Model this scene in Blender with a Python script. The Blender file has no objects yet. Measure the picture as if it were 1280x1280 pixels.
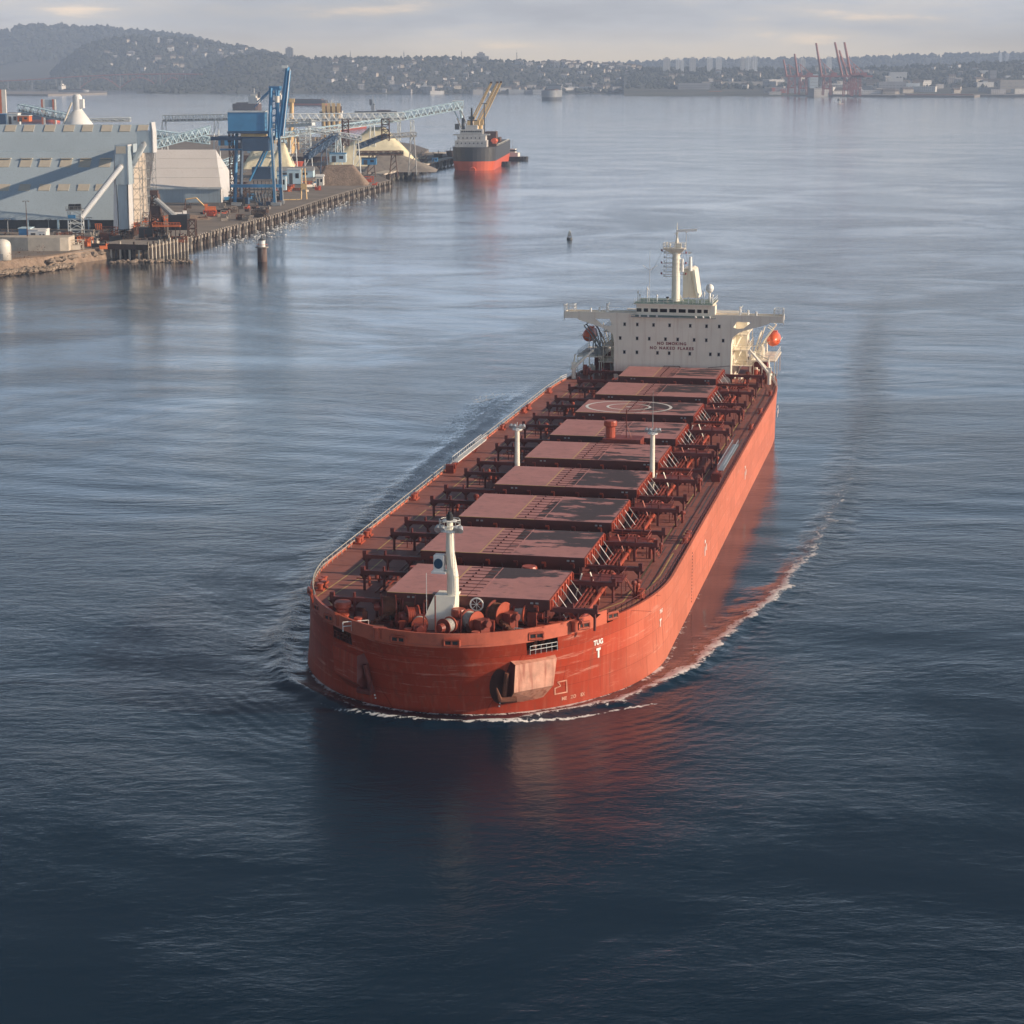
import bpy, math, random
import numpy as np
from mathutils import Vector, Matrix
random.seed(7); rng = np.random.RandomState(7)
R_ = math.radians
sc = bpy.context.scene
col = sc.collection
# ------------------------------------------------------------------ camera
F = 2650.0; YH = 82.0; H = 72.0; CX = CY = 640.0
PITCH = math.atan((CY - YH) / F)
cam = bpy.data.cameras.new('camera'); camo = bpy.data.objects.new('camera', cam); col.objects.link(camo)
camo.location = (0, 0, H); camo.rotation_euler = (math.pi / 2 - PITCH, 0, 0)
cam.sensor_width = 36; cam.lens = 36 * F / 1280; cam.clip_start = 1; cam.clip_end = 60000
sc.camera = camo
sc.render.resolution_x = 1024; sc.render.resolution_y = 1024
# ------------------------------------------------------------------ light
SUN_EL = R_(19); SUN_AZ_OFF = R_(8)          # sun stands to the right (+X), slightly on the camera's side
sdir = Vector((math.cos(SUN_AZ_OFF) * math.cos(SUN_EL), -math.sin(SUN_AZ_OFF) * math.cos(SUN_EL), math.sin(SUN_EL)))
sl_ = bpy.data.lights.new('sun', 'SUN'); sl_.energy = 5.0; sl_.angle = R_(0.6); sl_.color = (1.0, .80, .60)
so = bpy.data.objects.new('sun', sl_); col.objects.link(so)
so.rotation_euler = sdir.to_track_quat('Z', 'Y').to_euler()
w = bpy.data.worlds.new('World'); sc.world = w; w.use_nodes = True
nt = w.node_tree; nt.nodes.clear()
def N(t, **k):
    n = nt.nodes.new(t)
    for a, b in k.items(): setattr(n, a, b)
    return n
L = lambda a, b: nt.links.new(a, b)
sky = N('ShaderNodeTexSky'); sky.sky_type = 'NISHITA'; sky.sun_disc = False
sky.sun_elevation = SUN_EL; sky.sun_rotation = math.atan2(sdir.x, sdir.y)
sky.air_density = 1.0; sky.dust_density = .6; sky.ozone_density = 2.0
geo = N('ShaderNodeTexCoord')
sep = N('ShaderNodeSeparateXYZ'); L(geo.outputs['Generated'], sep.inputs[0])
mp = N('ShaderNodeMapping'); mp.inputs['Scale'].default_value = (1, 1, 6); L(geo.outputs['Generated'], mp.inputs[0])
nz = N('ShaderNodeTexNoise'); nz.inputs['Scale'].default_value = 11; nz.inputs['Detail'].default_value = 7; nz.inputs['Roughness'].default_value = .55
L(mp.outputs[0], nz.inputs['Vector'])
# cloud colour: grey sheets with warm tops
cr = N('ShaderNodeValToRGB'); e = cr.color_ramp.elements
e[0].position = .36; e[0].color = (.46, .48, .55, 1); e[1].position = .74; e[1].color = (1.5, 1.2, .85, 1)
x = e.new(.50); x.color = (.60, .64, .74, 1); x = e.new(.60); x.color = (.74, .73, .74, 1)
L(nz.outputs['Fac'], cr.inputs[0])
# near horizon milky, above that the sheets break up into blue
hz = N('ShaderNodeMapRange'); hz.interpolation_type = 'SMOOTHSTEP'
hz.inputs['From Min'].default_value = .0; hz.inputs['From Max'].default_value = .022
hz.inputs['To Min'].default_value = .85; hz.inputs['To Max'].default_value = 0
L(sep.outputs['Z'], hz.inputs['Value'])
mxh = N('ShaderNodeMix', data_type='RGBA'); mxh.inputs['B'].default_value = (.80, .70, .54, 1)
L(hz.outputs[0], mxh.inputs['Factor']); L(cr.outputs[0], mxh.inputs['A'])
cov = N('ShaderNodeMapRange'); cov.interpolation_type = 'SMOOTHSTEP'
cov.inputs['From Min'].default_value = .08; cov.inputs['From Max'].default_value = .27
cov.inputs['To Min'].default_value = 1.1; cov.inputs['To Max'].default_value = .03
L(sep.outputs['Z'], cov.inputs['Value'])
nz2 = N('ShaderNodeTexNoise'); nz2.inputs['Scale'].default_value = 3.0; nz2.inputs['Detail'].default_value = 6; L(mp.outputs[0], nz2.inputs['Vector'])
brk = N('ShaderNodeMapRange'); brk.inputs['From Min'].default_value = .35; brk.inputs['From Max'].default_value = .65
brk.inputs['To Min'].default_value = .55; brk.inputs['To Max'].default_value = 1.15
L(nz2.outputs['Fac'], brk.inputs['Value'])
ml = N('ShaderNodeMath', operation='MULTIPLY'); ml.use_clamp = True; L(cov.outputs[0], ml.inputs[0]); L(brk.outputs[0], ml.inputs[1])
sks = N('ShaderNodeVectorMath', operation='SCALE'); sks.inputs['Scale'].default_value = .022; L(sky.outputs[0], sks.inputs[0])
mx = N('ShaderNodeMix', data_type='RGBA'); L(ml.outputs[0], mx.inputs['Factor']); L(sks.outputs[0], mx.inputs['A']); L(mxh.outputs['Result'], mx.inputs['B'])
low = N('ShaderNodeMapRange'); low.interpolation_type = 'SMOOTHSTEP'      # brighter sunlit cloud deck a little above the horizon
low.inputs['From Min'].default_value = .028; low.inputs['From Max'].default_value = .075; low.inputs['To Min'].default_value = 1.0; low.inputs['To Max'].default_value = 1.75; L(sep.outputs['Z'], low.inputs['Value'])
lo2 = N('ShaderNodeVectorMath', operation='SCALE'); L(mxh.outputs['Result'], lo2.inputs[0]); L(low.outputs[0], lo2.inputs['Scale']); tint = N('ShaderNodeMix', data_type='RGBA'); tint.inputs['A'].default_value = (1.36, 1.20, .96, 1); tint.inputs['B'].default_value = (.77, .98, 1.16, 1)      # warm haze at the horizon, bluer cloud above it
tr = N('ShaderNodeMapRange'); tr.interpolation_type = 'SMOOTHSTEP'; tr.inputs['From Min'].default_value = .02; tr.inputs['From Max'].default_value = .13; L(sep.outputs['Z'], tr.inputs['Value']); L(tr.outputs[0], tint.inputs['Factor'])
tm = N('ShaderNodeVectorMath', operation='MULTIPLY'); L(lo2.outputs[0], tm.inputs[0]); L(tint.outputs['Result'], tm.inputs[1]); L(tm.outputs[0], mx.inputs['B'])
bg = N('ShaderNodeBackground'); bg.inputs['Strength'].default_value = 1.0; dirf = N('ShaderNodeMapRange'); dirf.interpolation_type = 'SMOOTHSTEP'   # unseen sky dimmed behind and to the left, added to darken the shaded bow
dirf.inputs['From Min'].default_value = -1.0; dirf.inputs['From Max'].default_value = -.45; dirf.inputs['To Min'].default_value = .35; dirf.inputs['To Max'].default_value = 1.06
dirv = N('ShaderNodeVectorMath', operation='DOT_PRODUCT'); dirv.inputs[1].default_value = (.75, .66, 0); L(geo.outputs['Generated'], dirv.inputs[0]); L(dirv.outputs['Value'], dirf.inputs['Value'])
fin = N('ShaderNodeVectorMath', operation='SCALE'); L(mx.outputs['Result'], fin.inputs[0]); L(dirf.outputs[0], fin.inputs['Scale']); bkf = N('ShaderNodeMapRange'); bkf.interpolation_type = 'SMOOTHSTEP'; bkf.inputs['From Min'].default_value = .35; bkf.inputs['From Max'].default_value = .95; bkf.inputs['To Min'].default_value = 1; bkf.inputs['To Max'].default_value = 2.7      # added boost of unseen low sky behind the viewer, lifting shaded fronts
bkv = N('ShaderNodeVectorMath', operation='DOT_PRODUCT'); bkv.inputs[1].default_value = (.30, -.94, .15); L(geo.outputs['Generated'], bkv.inputs[0]); L(bkv.outputs['Value'], bkf.inputs['Value'])
fin2 = N('ShaderNodeVectorMath', operation='SCALE'); L(fin.outputs[0], fin2.inputs[0]); L(bkf.outputs[0], fin2.inputs['Scale']); L(fin2.outputs[0], bg.inputs[0])
wo = N('ShaderNodeOutputWorld'); L(bg.outputs[0], wo.inputs[0])
sc.view_settings.view_transform = 'Standard'; sc.view_settings.look = 'None'
sc.view_settings.exposure = 0.38; sc.view_settings.gamma = 1; sc.view_settings.use_curve_mapping = False
sc.render.engine = 'CYCLES'
sc.cycles.max_bounces = 6; sc.cycles.volume_bounces = 0

# ------------------------------------------------------------------ pixel -> place helpers (measuring only)
Fv = np.array([0, math.cos(PITCH), -math.sin(PITCH)]); Uv = np.array([0, math.sin(PITCH), math.cos(PITCH)])
def ray(x, y): return Fv + (x - CX) / F * np.array([1, 0, 0]) - (y - CY) / F * Uv
def un(x, y, z=0.0):
    d = ray(x, y); t = (z - H) / d[2]; return (float(d[0] * t), float(d[1] * t), z)
def atY(x, y, Y):
    d = ray(x, y); t = Y / d[1]; return (float(d[0] * t), Y, float(H + d[2] * t))
def ppm(Y): return F / Y       # rough pixels per metre at distance Y

# ------------------------------------------------------------------ materials
MATS = {}
def mat(name, c, rough=.6, metal=0.0, var=.18, scale=.4, dirt=None, dirt_amt=0.0, streak=False, bump=0.0, coat=0.0, spec=.5, detail=6):
    if name in MATS: return MATS[name]
    m = bpy.data.materials.new(name); m.use_nodes = True; MATS[name] = m
    t = m.node_tree; b = t.nodes['Principled BSDF']
    b.inputs['Roughness'].default_value = rough; b.inputs['Metallic'].default_value = metal
    b.inputs['Coat Weight'].default_value = coat; b.inputs['Specular IOR Level'].default_value = spec
    tc = t.nodes.new('ShaderNodeTexCoord')
    n1 = t.nodes.new('ShaderNodeTexNoise'); n1.inputs['Scale'].default_value = scale; n1.inputs['Detail'].default_value = detail; n1.inputs['Roughness'].default_value = .6
    t.links.new(tc.outputs['Object'], n1.inputs['Vector'])
    r = t.nodes.new('ShaderNodeMapRange'); r.inputs['From Min'].default_value = .3; r.inputs['From Max'].default_value = .7
    r.inputs['To Min'].default_value = 1 - var; r.inputs['To Max'].default_value = 1 + var
    t.links.new(n1.outputs['Fac'], r.inputs['Value'])
    s = t.nodes.new('ShaderNodeVectorMath'); s.operation = 'SCALE'; s.inputs[0].default_value = c[:3]
    t.links.new(r.outputs[0], s.inputs['Scale']); out = s.outputs[0]
    if dirt is not None:
        mp = t.nodes.new('ShaderNodeMapping'); mp.inputs['Scale'].default_value = (1.6, 1.6, .12) if streak else (1, 1, 1)
        n2 = t.nodes.new('ShaderNodeTexNoise'); n2.inputs['Scale'].default_value = 1.1 if streak else scale * 2.3; n2.inputs['Detail'].default_value = 8
        t.links.new(tc.outputs['Object'], mp.inputs[0]); t.links.new(mp.outputs[0], n2.inputs['Vector'])
        r2 = t.nodes.new('ShaderNodeMapRange'); r2.inputs['From Min'].default_value = .52; r2.inputs['From Max'].default_value = .72
        r2.inputs['To Max'].default_value = dirt_amt; t.links.new(n2.outputs['Fac'], r2.inputs['Value'])
        mm = t.nodes.new('ShaderNodeMix'); mm.data_type = 'RGBA'; mm.inputs['B'].default_value = (*dirt[:3], 1)
        t.links.new(r2.outputs[0], mm.inputs['Factor']); t.links.new(out, mm.inputs['A']); out = mm.outputs['Result']
    t.links.new(out, b.inputs['Base Color'])
    if bump:
        bp = t.nodes.new('ShaderNodeBump'); bp.inputs['Distance'].default_value = bump; bp.inputs['Strength'].default_value = 1
        n3 = t.nodes.new('ShaderNodeTexNoise'); n3.inputs['Scale'].default_value = scale * 4; n3.inputs['Detail'].default_value = 8
        t.links.new(tc.outputs['Object'], n3.inputs['Vector']); t.links.new(n3.outputs['Fac'], bp.inputs['Height']); t.links.new(bp.outputs[0], b.inputs['Normal'])
    return m
HULL = mat('hull_paint', (.40, .05, .022), .5, var=.14, scale=.12, spec=.2, dirt=(.50, .16, .10), dirt_amt=.35, streak=True, bump=.05)
t = HULL.node_tree; b_ = t.nodes['Principled BSDF']; src = b_.inputs['Base Color'].links[0].from_socket      # shade of the bow painted in: darker red stem, lighter salmon flanks
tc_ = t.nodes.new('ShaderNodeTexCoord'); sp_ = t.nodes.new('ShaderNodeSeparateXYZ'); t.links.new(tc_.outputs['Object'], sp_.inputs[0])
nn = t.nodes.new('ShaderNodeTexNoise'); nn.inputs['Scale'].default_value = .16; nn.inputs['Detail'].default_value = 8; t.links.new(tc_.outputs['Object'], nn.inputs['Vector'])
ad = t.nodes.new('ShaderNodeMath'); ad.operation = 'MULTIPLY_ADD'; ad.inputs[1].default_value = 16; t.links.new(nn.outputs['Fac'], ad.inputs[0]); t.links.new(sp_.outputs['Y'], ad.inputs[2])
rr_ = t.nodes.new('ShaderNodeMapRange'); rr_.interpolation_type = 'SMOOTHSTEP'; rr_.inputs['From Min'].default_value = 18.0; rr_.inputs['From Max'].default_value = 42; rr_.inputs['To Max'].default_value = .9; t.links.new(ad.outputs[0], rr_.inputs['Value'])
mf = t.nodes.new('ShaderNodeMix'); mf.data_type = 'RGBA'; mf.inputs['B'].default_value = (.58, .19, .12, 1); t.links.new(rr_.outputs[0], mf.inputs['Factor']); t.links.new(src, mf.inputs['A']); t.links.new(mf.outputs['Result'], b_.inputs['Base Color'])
bk = t.nodes.new('ShaderNodeTexBrick'); bk.inputs['Scale'].default_value = 1; bk.inputs['Brick Width'].default_value = 9.5; bk.inputs['Row Height'].default_value = 2.4; bk.inputs['Mortar Size'].default_value = .035; bk.inputs['Mortar Smooth'].default_value = .6     # shell plating: weld seams, plates a little uneven in tone
bk.inputs['Color1'].default_value = (.88, .87, .86, 1); bk.inputs['Color2'].default_value = (1.08, 1.06, 1.05, 1); bk.inputs['Mortar'].default_value = (.55, .50, .48, 1)
cb = t.nodes.new('ShaderNodeCombineXYZ'); t.links.new(sp_.outputs['Y'], cb.inputs[0]); t.links.new(sp_.outputs['Z'], cb.inputs[1]); t.links.new(cb.outputs[0], bk.inputs['Vector'])
m2 = t.nodes.new('ShaderNodeVectorMath'); m2.operation = 'MULTIPLY'; t.links.new(mf.outputs['Result'], m2.inputs[0]); t.links.new(bk.outputs['Color'], m2.inputs[1])
mp3 = t.nodes.new('ShaderNodeMapping'); mp3.inputs['Scale'].default_value = (1.2, 1.2, .10); t.links.new(tc_.outputs['Object'], mp3.inputs[0])
n4 = t.nodes.new('ShaderNodeTexNoise'); n4.inputs['Scale'].default_value = 1.6; n4.inputs['Detail'].default_value = 9; n4.inputs['Roughness'].default_value = .7; t.links.new(mp3.outputs[0], n4.inputs['Vector'])
r4 = t.nodes.new('ShaderNodeMapRange'); r4.inputs['From Min'].default_value = .52; r4.inputs['From Max'].default_value = .70; r4.inputs['To Max'].default_value = .8; t.links.new(n4.outputs['Fac'], r4.inputs['Value'])
m5 = t.nodes.new('ShaderNodeMix'); m5.data_type = 'RGBA'; m5.inputs['B'].default_value = (.23, .06, .035, 1); t.links.new(r4.outputs[0], m5.inputs['Factor']); t.links.new(m2.outputs[0], m5.inputs['A'])
mp6 = t.nodes.new('ShaderNodeMapping'); mp6.inputs['Scale'].default_value = (.10, .10, 1.3); t.links.new(tc_.outputs['Object'], mp6.inputs[0])
n6 = t.nodes.new('ShaderNodeTexNoise'); n6.inputs['Scale'].default_value = 1.3; n6.inputs['Detail'].default_value = 10; n6.inputs['Roughness'].default_value = .75; t.links.new(mp6.outputs[0], n6.inputs['Vector'])
r6 = t.nodes.new('ShaderNodeMapRange'); r6.inputs['From Min'].default_value = .56; r6.inputs['From Max'].default_value = .68; r6.inputs['To Max'].default_value = .7; t.links.new(n6.outputs['Fac'], r6.inputs['Value'])
m7 = t.nodes.new('ShaderNodeMix'); m7.data_type = 'RGBA'; m7.inputs['B'].default_value = (.66, .34, .26, 1); t.links.new(r6.outputs[0], m7.inputs['Factor']); t.links.new(m5.outputs['Result'], m7.inputs['A']); t.links.new(m7.outputs['Result'], b_.inputs['Base Color'])
BULW = mat('bulwark_paint', (.52, .12, .065), .45, var=.12, scale=.5, dirt=(.30, .07, .04), dirt_amt=.4)
RED = mat('deck_fitting_red', (.20, .034, .021), .5, var=.25, scale=.8, dirt=(.10, .03, .02), dirt_amt=.5)
BRIGHT = mat('bright_red_fitting', (.38, .072, .036), .45, var=.15, scale=1)
RAILR = mat('rail_red', (.13, .025, .02), .55, var=.2, scale=.8)
ORANGE = mat('lifeboat_orange', (.72, .13, .05), .35, var=.08, scale=1)
CREAM = mat('cream_paint', (.82, .74, .61), .45, var=.05, scale=.3, dirt=(.40, .22, .12), dirt_amt=.22, streak=True)
CREAML = mat('cream_mast', (.86, .80, .66), .4, var=.06, scale=1)
WHITE = mat('white_paint', (.80, .79, .75), .4, var=.05, scale=1)
GREY = mat('grey_paint', (.30, .31, .31), .5, var=.15, scale=1)
DGREY = mat('dark_grey', (.07, .075, .08), .5, var=.2, scale=1)
BLACK = mat('near_black', (.012, .012, .014), .5, var=.2, scale=1)
GREEND = mat('green_deck', (.13, .20, .17), .6, var=.12, scale=1)
GLASS = mat('window_glass', (.015, .018, .022), .08, var=.1, scale=1)
ROPE = mat('rope', (.42, .40, .36), .8, var=.2, scale=3)
YEL = mat('yellow_line', (.55, .38, .14), .6, var=.25, scale=2)
TXR = mat('sign_red_paint', (.22, .03, .03), .6, var=.05, scale=1)
ALU = mat('aluminium', (.55, .58, .60), .35, metal=.5, var=.1, scale=2)
RUST = mat('rust', (.16, .055, .03), .8, var=.35, scale=1.2)
RUSTW = mat('rust_streaked_white', (.60, .30, .21), .5, var=.25, scale=.8, dirt=(.30, .055, .025), dirt_amt=.9, streak=True)

def deck_mat(name, c, stain=0.0, seed=0.0):
    m = mat(name, c, .6, spec=.2, var=.10, scale=.35, dirt=(c[0] * .55, c[1] * .6, c[2] * .7), dirt_amt=.5, bump=.03)
    if stain:
        t = m.node_tree; b = t.nodes['Principled BSDF']; src = b.inputs['Base Color'].links[0].from_socket
        at = t.nodes.new('ShaderNodeAttribute'); at.attribute_name = 'stain'
        tc = t.nodes.new('ShaderNodeTexCoord')
        mp = t.nodes.new('ShaderNodeMapping'); mp.inputs['Scale'].default_value = (.5, 1.3, 1)
        n = t.nodes.new('ShaderNodeTexNoise'); n.inputs['Scale'].default_value = .42; n.inputs['Detail'].default_value = 9; n.inputs['Roughness'].default_value = .62
        t.links.new(tc.outputs['Object'], mp.inputs[0]); t.links.new(mp.outputs[0], n.inputs['Vector'])
        a = t.nodes.new('ShaderNodeMath'); a.operation = 'ADD'; t.links.new(at.outputs['Fac'], a.inputs[0]); a2 = t.nodes.new('ShaderNodeMath'); a2.operation = 'MULTIPLY_ADD'; a2.inputs[1].default_value = 2.3; a2.inputs[2].default_value = -.65; t.links.new(n.outputs['Fac'], a2.inputs[0]); t.links.new(a2.outputs[0], a.inputs[1])
        r = t.nodes.new('ShaderNodeMapRange'); r.inputs['From Min'].default_value = .88; r.inputs['From Max'].default_value = 1.0; r.inputs['To Max'].default_value = .92
        t.links.new(a.outputs[0], r.inputs['Value'])
        mm = t.nodes.new('ShaderNodeMix'); mm.data_type = 'RGBA'; mm.inputs['B'].default_value = (.040, .036, .040, 1)
        t.links.new(r.outputs[0], mm.inputs['Factor']); t.links.new(src, mm.inputs['A']); t.links.new(mm.outputs['Result'], b.inputs['Base Color'])
    return m
DECK = deck_mat('deck_paint', (.30, .115, .09))
COVER = deck_mat('hatch_paint', (.45, .215, .20), stain=1)
COAM = mat('coaming_paint', (.095, .02, .015), .5, var=.2, scale=.6, dirt=(.07, .02, .015), dirt_amt=.5)

# ------------------------------------------------------------------ mesh builder
class MB:
    def __init__(s): s.v = []; s.f = []; s.M = Matrix.Identity(4)
    def add(s, vs, fs):
        o = len(s.v)
        for p in vs: s.v.append(tuple(s.M @ Vector(p)))
        for f in fs: s.f.append(tuple(i + o for i in f))
        return s
    def box(s, a, b):
        x0, y0, z0 = a; x1, y1, z1 = b
        return s.add([(x0,y0,z0),(x1,y0,z0),(x1,y1,z0),(x0,y1,z0),(x0,y0,z1),(x1,y0,z1),(x1,y1,z1),(x0,y1,z1)],
                     [(3,2,1,0),(4,5,6,7),(0,1,5,4),(1,2,6,5),(2,3,7,6),(3,0,4,7)])
    def cbox(s, c, d, rz=0):
        M0 = s.M.copy(); s.M = M0 @ Matrix.Translation(Vector(c)) @ Matrix.Rotation(rz, 4, 'Z')
        s.box((-d[0]/2, -d[1]/2, -d[2]/2), (d[0]/2, d[1]/2, d[2]/2)); s.M = M0; return s
    def cyl(s, p0, p1, r0, r1=None, n=10, cap=True):
        if r1 is None: r1 = r0
        p0 = Vector(p0); p1 = Vector(p1); d = (p1 - p0)
        if d.length < 1e-6: return s
        d.normalize(); u = d.orthogonal().normalized() if abs(d.z) < .999 else Vector((1, 0, 0)); u = (u - d * u.dot(d)).normalized(); v = d.cross(u)
        vs = []
        for k in range(n):
            a = 2 * math.pi * (k + .5) / n; q = u * math.cos(a) + v * math.sin(a)
            vs.append(p0 + q * r0); vs.append(p1 + q * r1)
        fs = [(2*k, 2*((k+1) % n), 2*((k+1) % n)+1, 2*k+1) for k in range(n)]
        if cap: fs += [tuple(2*k for k in range(n))[::-1], tuple(2*k+1 for k in range(n))]
        return s.add(vs, fs)
    def bar(s, p0, p1, w=.1): return s.cyl(p0, p1, w * .7, n=4)
    def path(s, pts, r, n=6):
        for a, b in zip(pts[:-1], pts[1:]): s.cyl(a, b, r, n=n)
        return s
    def prism(s, poly, z0, z1):
        n = len(poly)
        return s.add([(p[0], p[1], z0) for p in poly] + [(p[0], p[1], z1) for p in poly],
                     [tuple(range(n))[::-1], tuple(range(n, 2*n))] + [(i, (i+1) % n, n+(i+1) % n, n+i) for i in range(n)])
    def extr(s, poly, axis, a0, a1):   # poly in the two other axes
        def P(p, a):
            return {'x': (a, p[0], p[1]), 'y': (p[0], a, p[1])}[axis]
        n = len(poly)
        return s.add([P(p, a0) for p in poly] + [P(p, a1) for p in poly],
                     [tuple(range(n))[::-1], tuple(range(n, 2*n))] + [(i, (i+1) % n, n+(i+1) % n, n+i) for i in range(n)])
    def lathe(s, prof, c=(0,0,0), n=16):
        vs = []; fs = []; m = len(prof)
        for k in range(n):
            a = 2*math.pi*k/n
            for r, z in prof: vs.append((c[0]+r*math.cos(a), c[1]+r*math.sin(a), c[2]+z))
        for k in range(n):
            for i in range(m-1):
                fs.append((k*m+i, ((k+1)%n)*m+i, ((k+1)%n)*m+i+1, k*m+i+1))
        fs.append(tuple(k*m for k in range(n))[::-1]); fs.append(tuple(k*m+m-1 for k in range(n)))
        return s.add(vs, fs)
    def ball(s, c, r, n=12, sz=1.0, sx=1.0, sy=1.0):
        prof = [(max(.001, math.sin(math.pi*i/8)), -math.cos(math.pi*i/8)) for i in range(9)]
        M0 = s.M.copy(); s.M = M0 @ Matrix.Translation(Vector(c)) @ Matrix.Diagonal((r*sx, r*sy, r*sz, 1))
        s.lathe(prof, n=n); s.M = M0; return s
    def rail(s, pts, h=1.1, sp=1.8, w=.05, bars=(1.0, .66, .33)):
        for a, b in zip(pts[:-1], pts[1:]):
            a = Vector(a); b = Vector(b); n = max(1, int(round((b-a).length / sp)))
            for k in range(n+1):
                p = a.lerp(b, k/n); s.bar(p, p+Vector((0,0,h)), w)
            for q in bars: s.bar(a+Vector((0,0,h*q)), b+Vector((0,0,h*q)), w)
        return s
    def truss(s, p0, p1, wd, ht, n, w=.25):
        p0 = Vector(p0); p1 = Vector(p1); d = (p1-p0).normalized(); sd = d.cross(Vector((0,0,1))).normalized()*wd/2
        up = Vector((0,0,ht))
        for sgn in (-1, 1):
            for u in (Vector((0,0,0)), up): s.bar(p0+sd*sgn+u, p1+sd*sgn+u, w*1.3)
            for k in range(n+1):
                q = p0.lerp(p1, k/n)+sd*sgn; s.bar(q, q+up, w)
                if k < n:
                    q2 = p0.lerp(p1, (k+1)/n)+sd*sgn
                    if k % 2: s.bar(q, q2+up, w)
                    else: s.bar(q+up, q2, w)
        for k in range(n+1):
            q = p0.lerp(p1, k/n); s.bar(q-sd, q+sd, w); s.bar(q-sd+up, q+sd+up, w)
        return s
    def lattice(s, x0, x1, y0, y1, z0, z1, n, w=.3, taper=1.0):
        def c(i, k):
            f = 1-(1-taper)*k/n; cx = (x0+x1)/2; cy = (y0+y1)/2; hx = (x1-x0)/2*f; hy = (y1-y0)/2*f
            return Vector((cx+(-1,1,1,-1)[i]*hx, cy+(-1,-1,1,1)[i]*hy, z0+(z1-z0)*k/n))
        for i in range(4):
            s.bar(c(i,0), c(i,n), w*1.4)
            for k in range(n):
                j = (i+1) % 4; s.bar(c(i,k+1), c(j,k+1), w)
                s.bar(c(i,k), c(j,k+1), w*.8) if k % 2 else s.bar(c(j,k), c(i,k+1), w*.8)
        return s
    def build(s, name, m, parent=None, smooth=False):
        me = bpy.data.meshes.new(name); me.from_pydata(s.v, [], s.f); me.update()
        if m: me.materials.append(m)
        if smooth:
            me.shade_smooth()
        o = bpy.data.objects.new(name, me); col.objects.link(o)
        if parent: o.parent = parent
        return o
def tag(o, label=None, cat=None, group=None, kind=None):
    if label: o['label'] = label
    if cat: o['category'] = cat
    if group: o['group'] = group
    if kind: o['kind'] = kind
    return o
def empty(name, loc, rz=0, label=None, cat=None, group=None):
    o = bpy.data.objects.new(name, None); col.objects.link(o); o.location = loc; o.rotation_euler = (0, 0, rz)
    return tag(o, label, cat, group)
def kids(o): return [c for c in bpy.data.objects if c.parent == o]
def copy_tree(o, parent=None):
    c = o.copy(); col.objects.link(c); c.parent = parent
    for ch in kids(o): copy_tree(ch, c)
    return c
def text_pts(body, size, spacing=1.0):
    cu = bpy.data.curves.new('t', 'FONT'); cu.body = body; cu.size = size; cu.align_x = 'CENTER'; cu.align_y = 'CENTER'; cu.space_character = spacing; cu.resolution_u = 3
    cu.offset = size * .045
    o = bpy.data.objects.new('t', cu); col.objects.link(o)
    dg = bpy.context.evaluated_depsgraph_get(); me = o.evaluated_get(dg).to_mesh()
    v = [tuple(p.co) for p in me.vertices]; f = [tuple(p.vertices) for p in me.polygons]
    o.evaluated_get(dg).to_mesh_clear(); bpy.data.objects.remove(o); bpy.data.curves.remove(cu)
    return v, f

# ------------------------------------------------------------------ ship frame
TH = math.atan((1202 - CX) * math.cos(PITCH) / F)
SO = Vector((-9.3418, 227.1368, 0)); Dv = Vector((math.sin(TH), math.cos(TH), 0)); Rv = Vector((math.cos(TH), -math.sin(TH), 0))
B2 = 22.5; ZD = 9.0
def s0f(z): return 3.9 - 3.6 * max(0, min(1, z / ZD)) ** 1.3
def Lf(z): return 29 + 9 * max(0, min(1, z / ZD))
NB = 40
def hull_ring(z):
    """half outline (t>=0) from the stem to the stern at height z"""
    f = max(0, min(1, z / ZD)); s0 = s0f(z); Lb = Lf(z); pts = []
    for k in range(NB + 1):
        a = math.pi / 2 * k / NB; pts.append((B2 * math.sin(a), s0 + Lb * (1 - math.cos(a))))
    for s_ in (50, 70, 90, 110, 130, 150, 170, 185): pts.append((B2, s_))
    e_ = 6 + 8 * f
    for q in (.15, .3, .45, .6, .75, .9, 1.0):
        pts.append((B2 + (e_ - B2) * q ** 2.2, 185 + (243 - 185) * q))
    pts.append((0, 245))
    return pts
def wl_half(s):   # half-breadth at the waterline (numpy)
    s0 = s0f(0); Lb = Lf(0)
    q = np.clip((s - s0) / Lb, 0, 1); b = B2 * np.sqrt(np.clip(1 - (1 - q) ** 2, 0, 1))
    q2 = np.clip((s - 185) / 58, 0, 1); b = b + (6 - B2) * q2 ** 2.2
    return np.where((s < s0) | (s > 245), 0, b)

# ------------------------------------------------------------------ water
def axis(a, b, lo, hi, fine, grow=1.09, mid=None):
    xs = list(np.arange(lo, hi + 1e-6, fine)); st = fine; x = xs[-1]
    while x < b: st *= grow; x += st; xs.append(x)
    st = fine; x = xs[0]; pre = []
    while x > a: st *= grow; x -= st; pre.append(x)
    return np.array(pre[::-1] + xs)
gx = axis(-9000, 9000, -85, 105, .5, 1.05); gy = axis(-3000, 24000, 195, 330, .5, 1.012)
GX, GY = np.meshgrid(gx, gy)
Sx = (GX - SO.x) * Dv.x + (GY - SO.y) * Dv.y; Tx = (GX - SO.x) * Rv.x + (GY - SO.y) * Rv.y
def vnoise(x, y, seed=0):
    xi = np.floor(x).astype(np.int64); yi = np.floor(y).astype(np.int64); fx = x - xi; fy = y - yi
    fx = fx * fx * (3 - 2 * fx); fy = fy * fy * (3 - 2 * fy)
    def h(a, b):
        n = (a * 374761393 + b * 668265263 + seed * 1442695041) & 0x7fffffff
        n = ((n ^ (n >> 13)) * 1274126177) & 0x7fffffff
        return ((n ^ (n >> 16)) & 0xffff) / 65535.0
    return (h(xi, yi)*(1-fx)+h(xi+1, yi)*fx)*(1-fy)+(h(xi, yi+1)*(1-fx)+h(xi+1, yi+1)*fx)*fy
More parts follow.
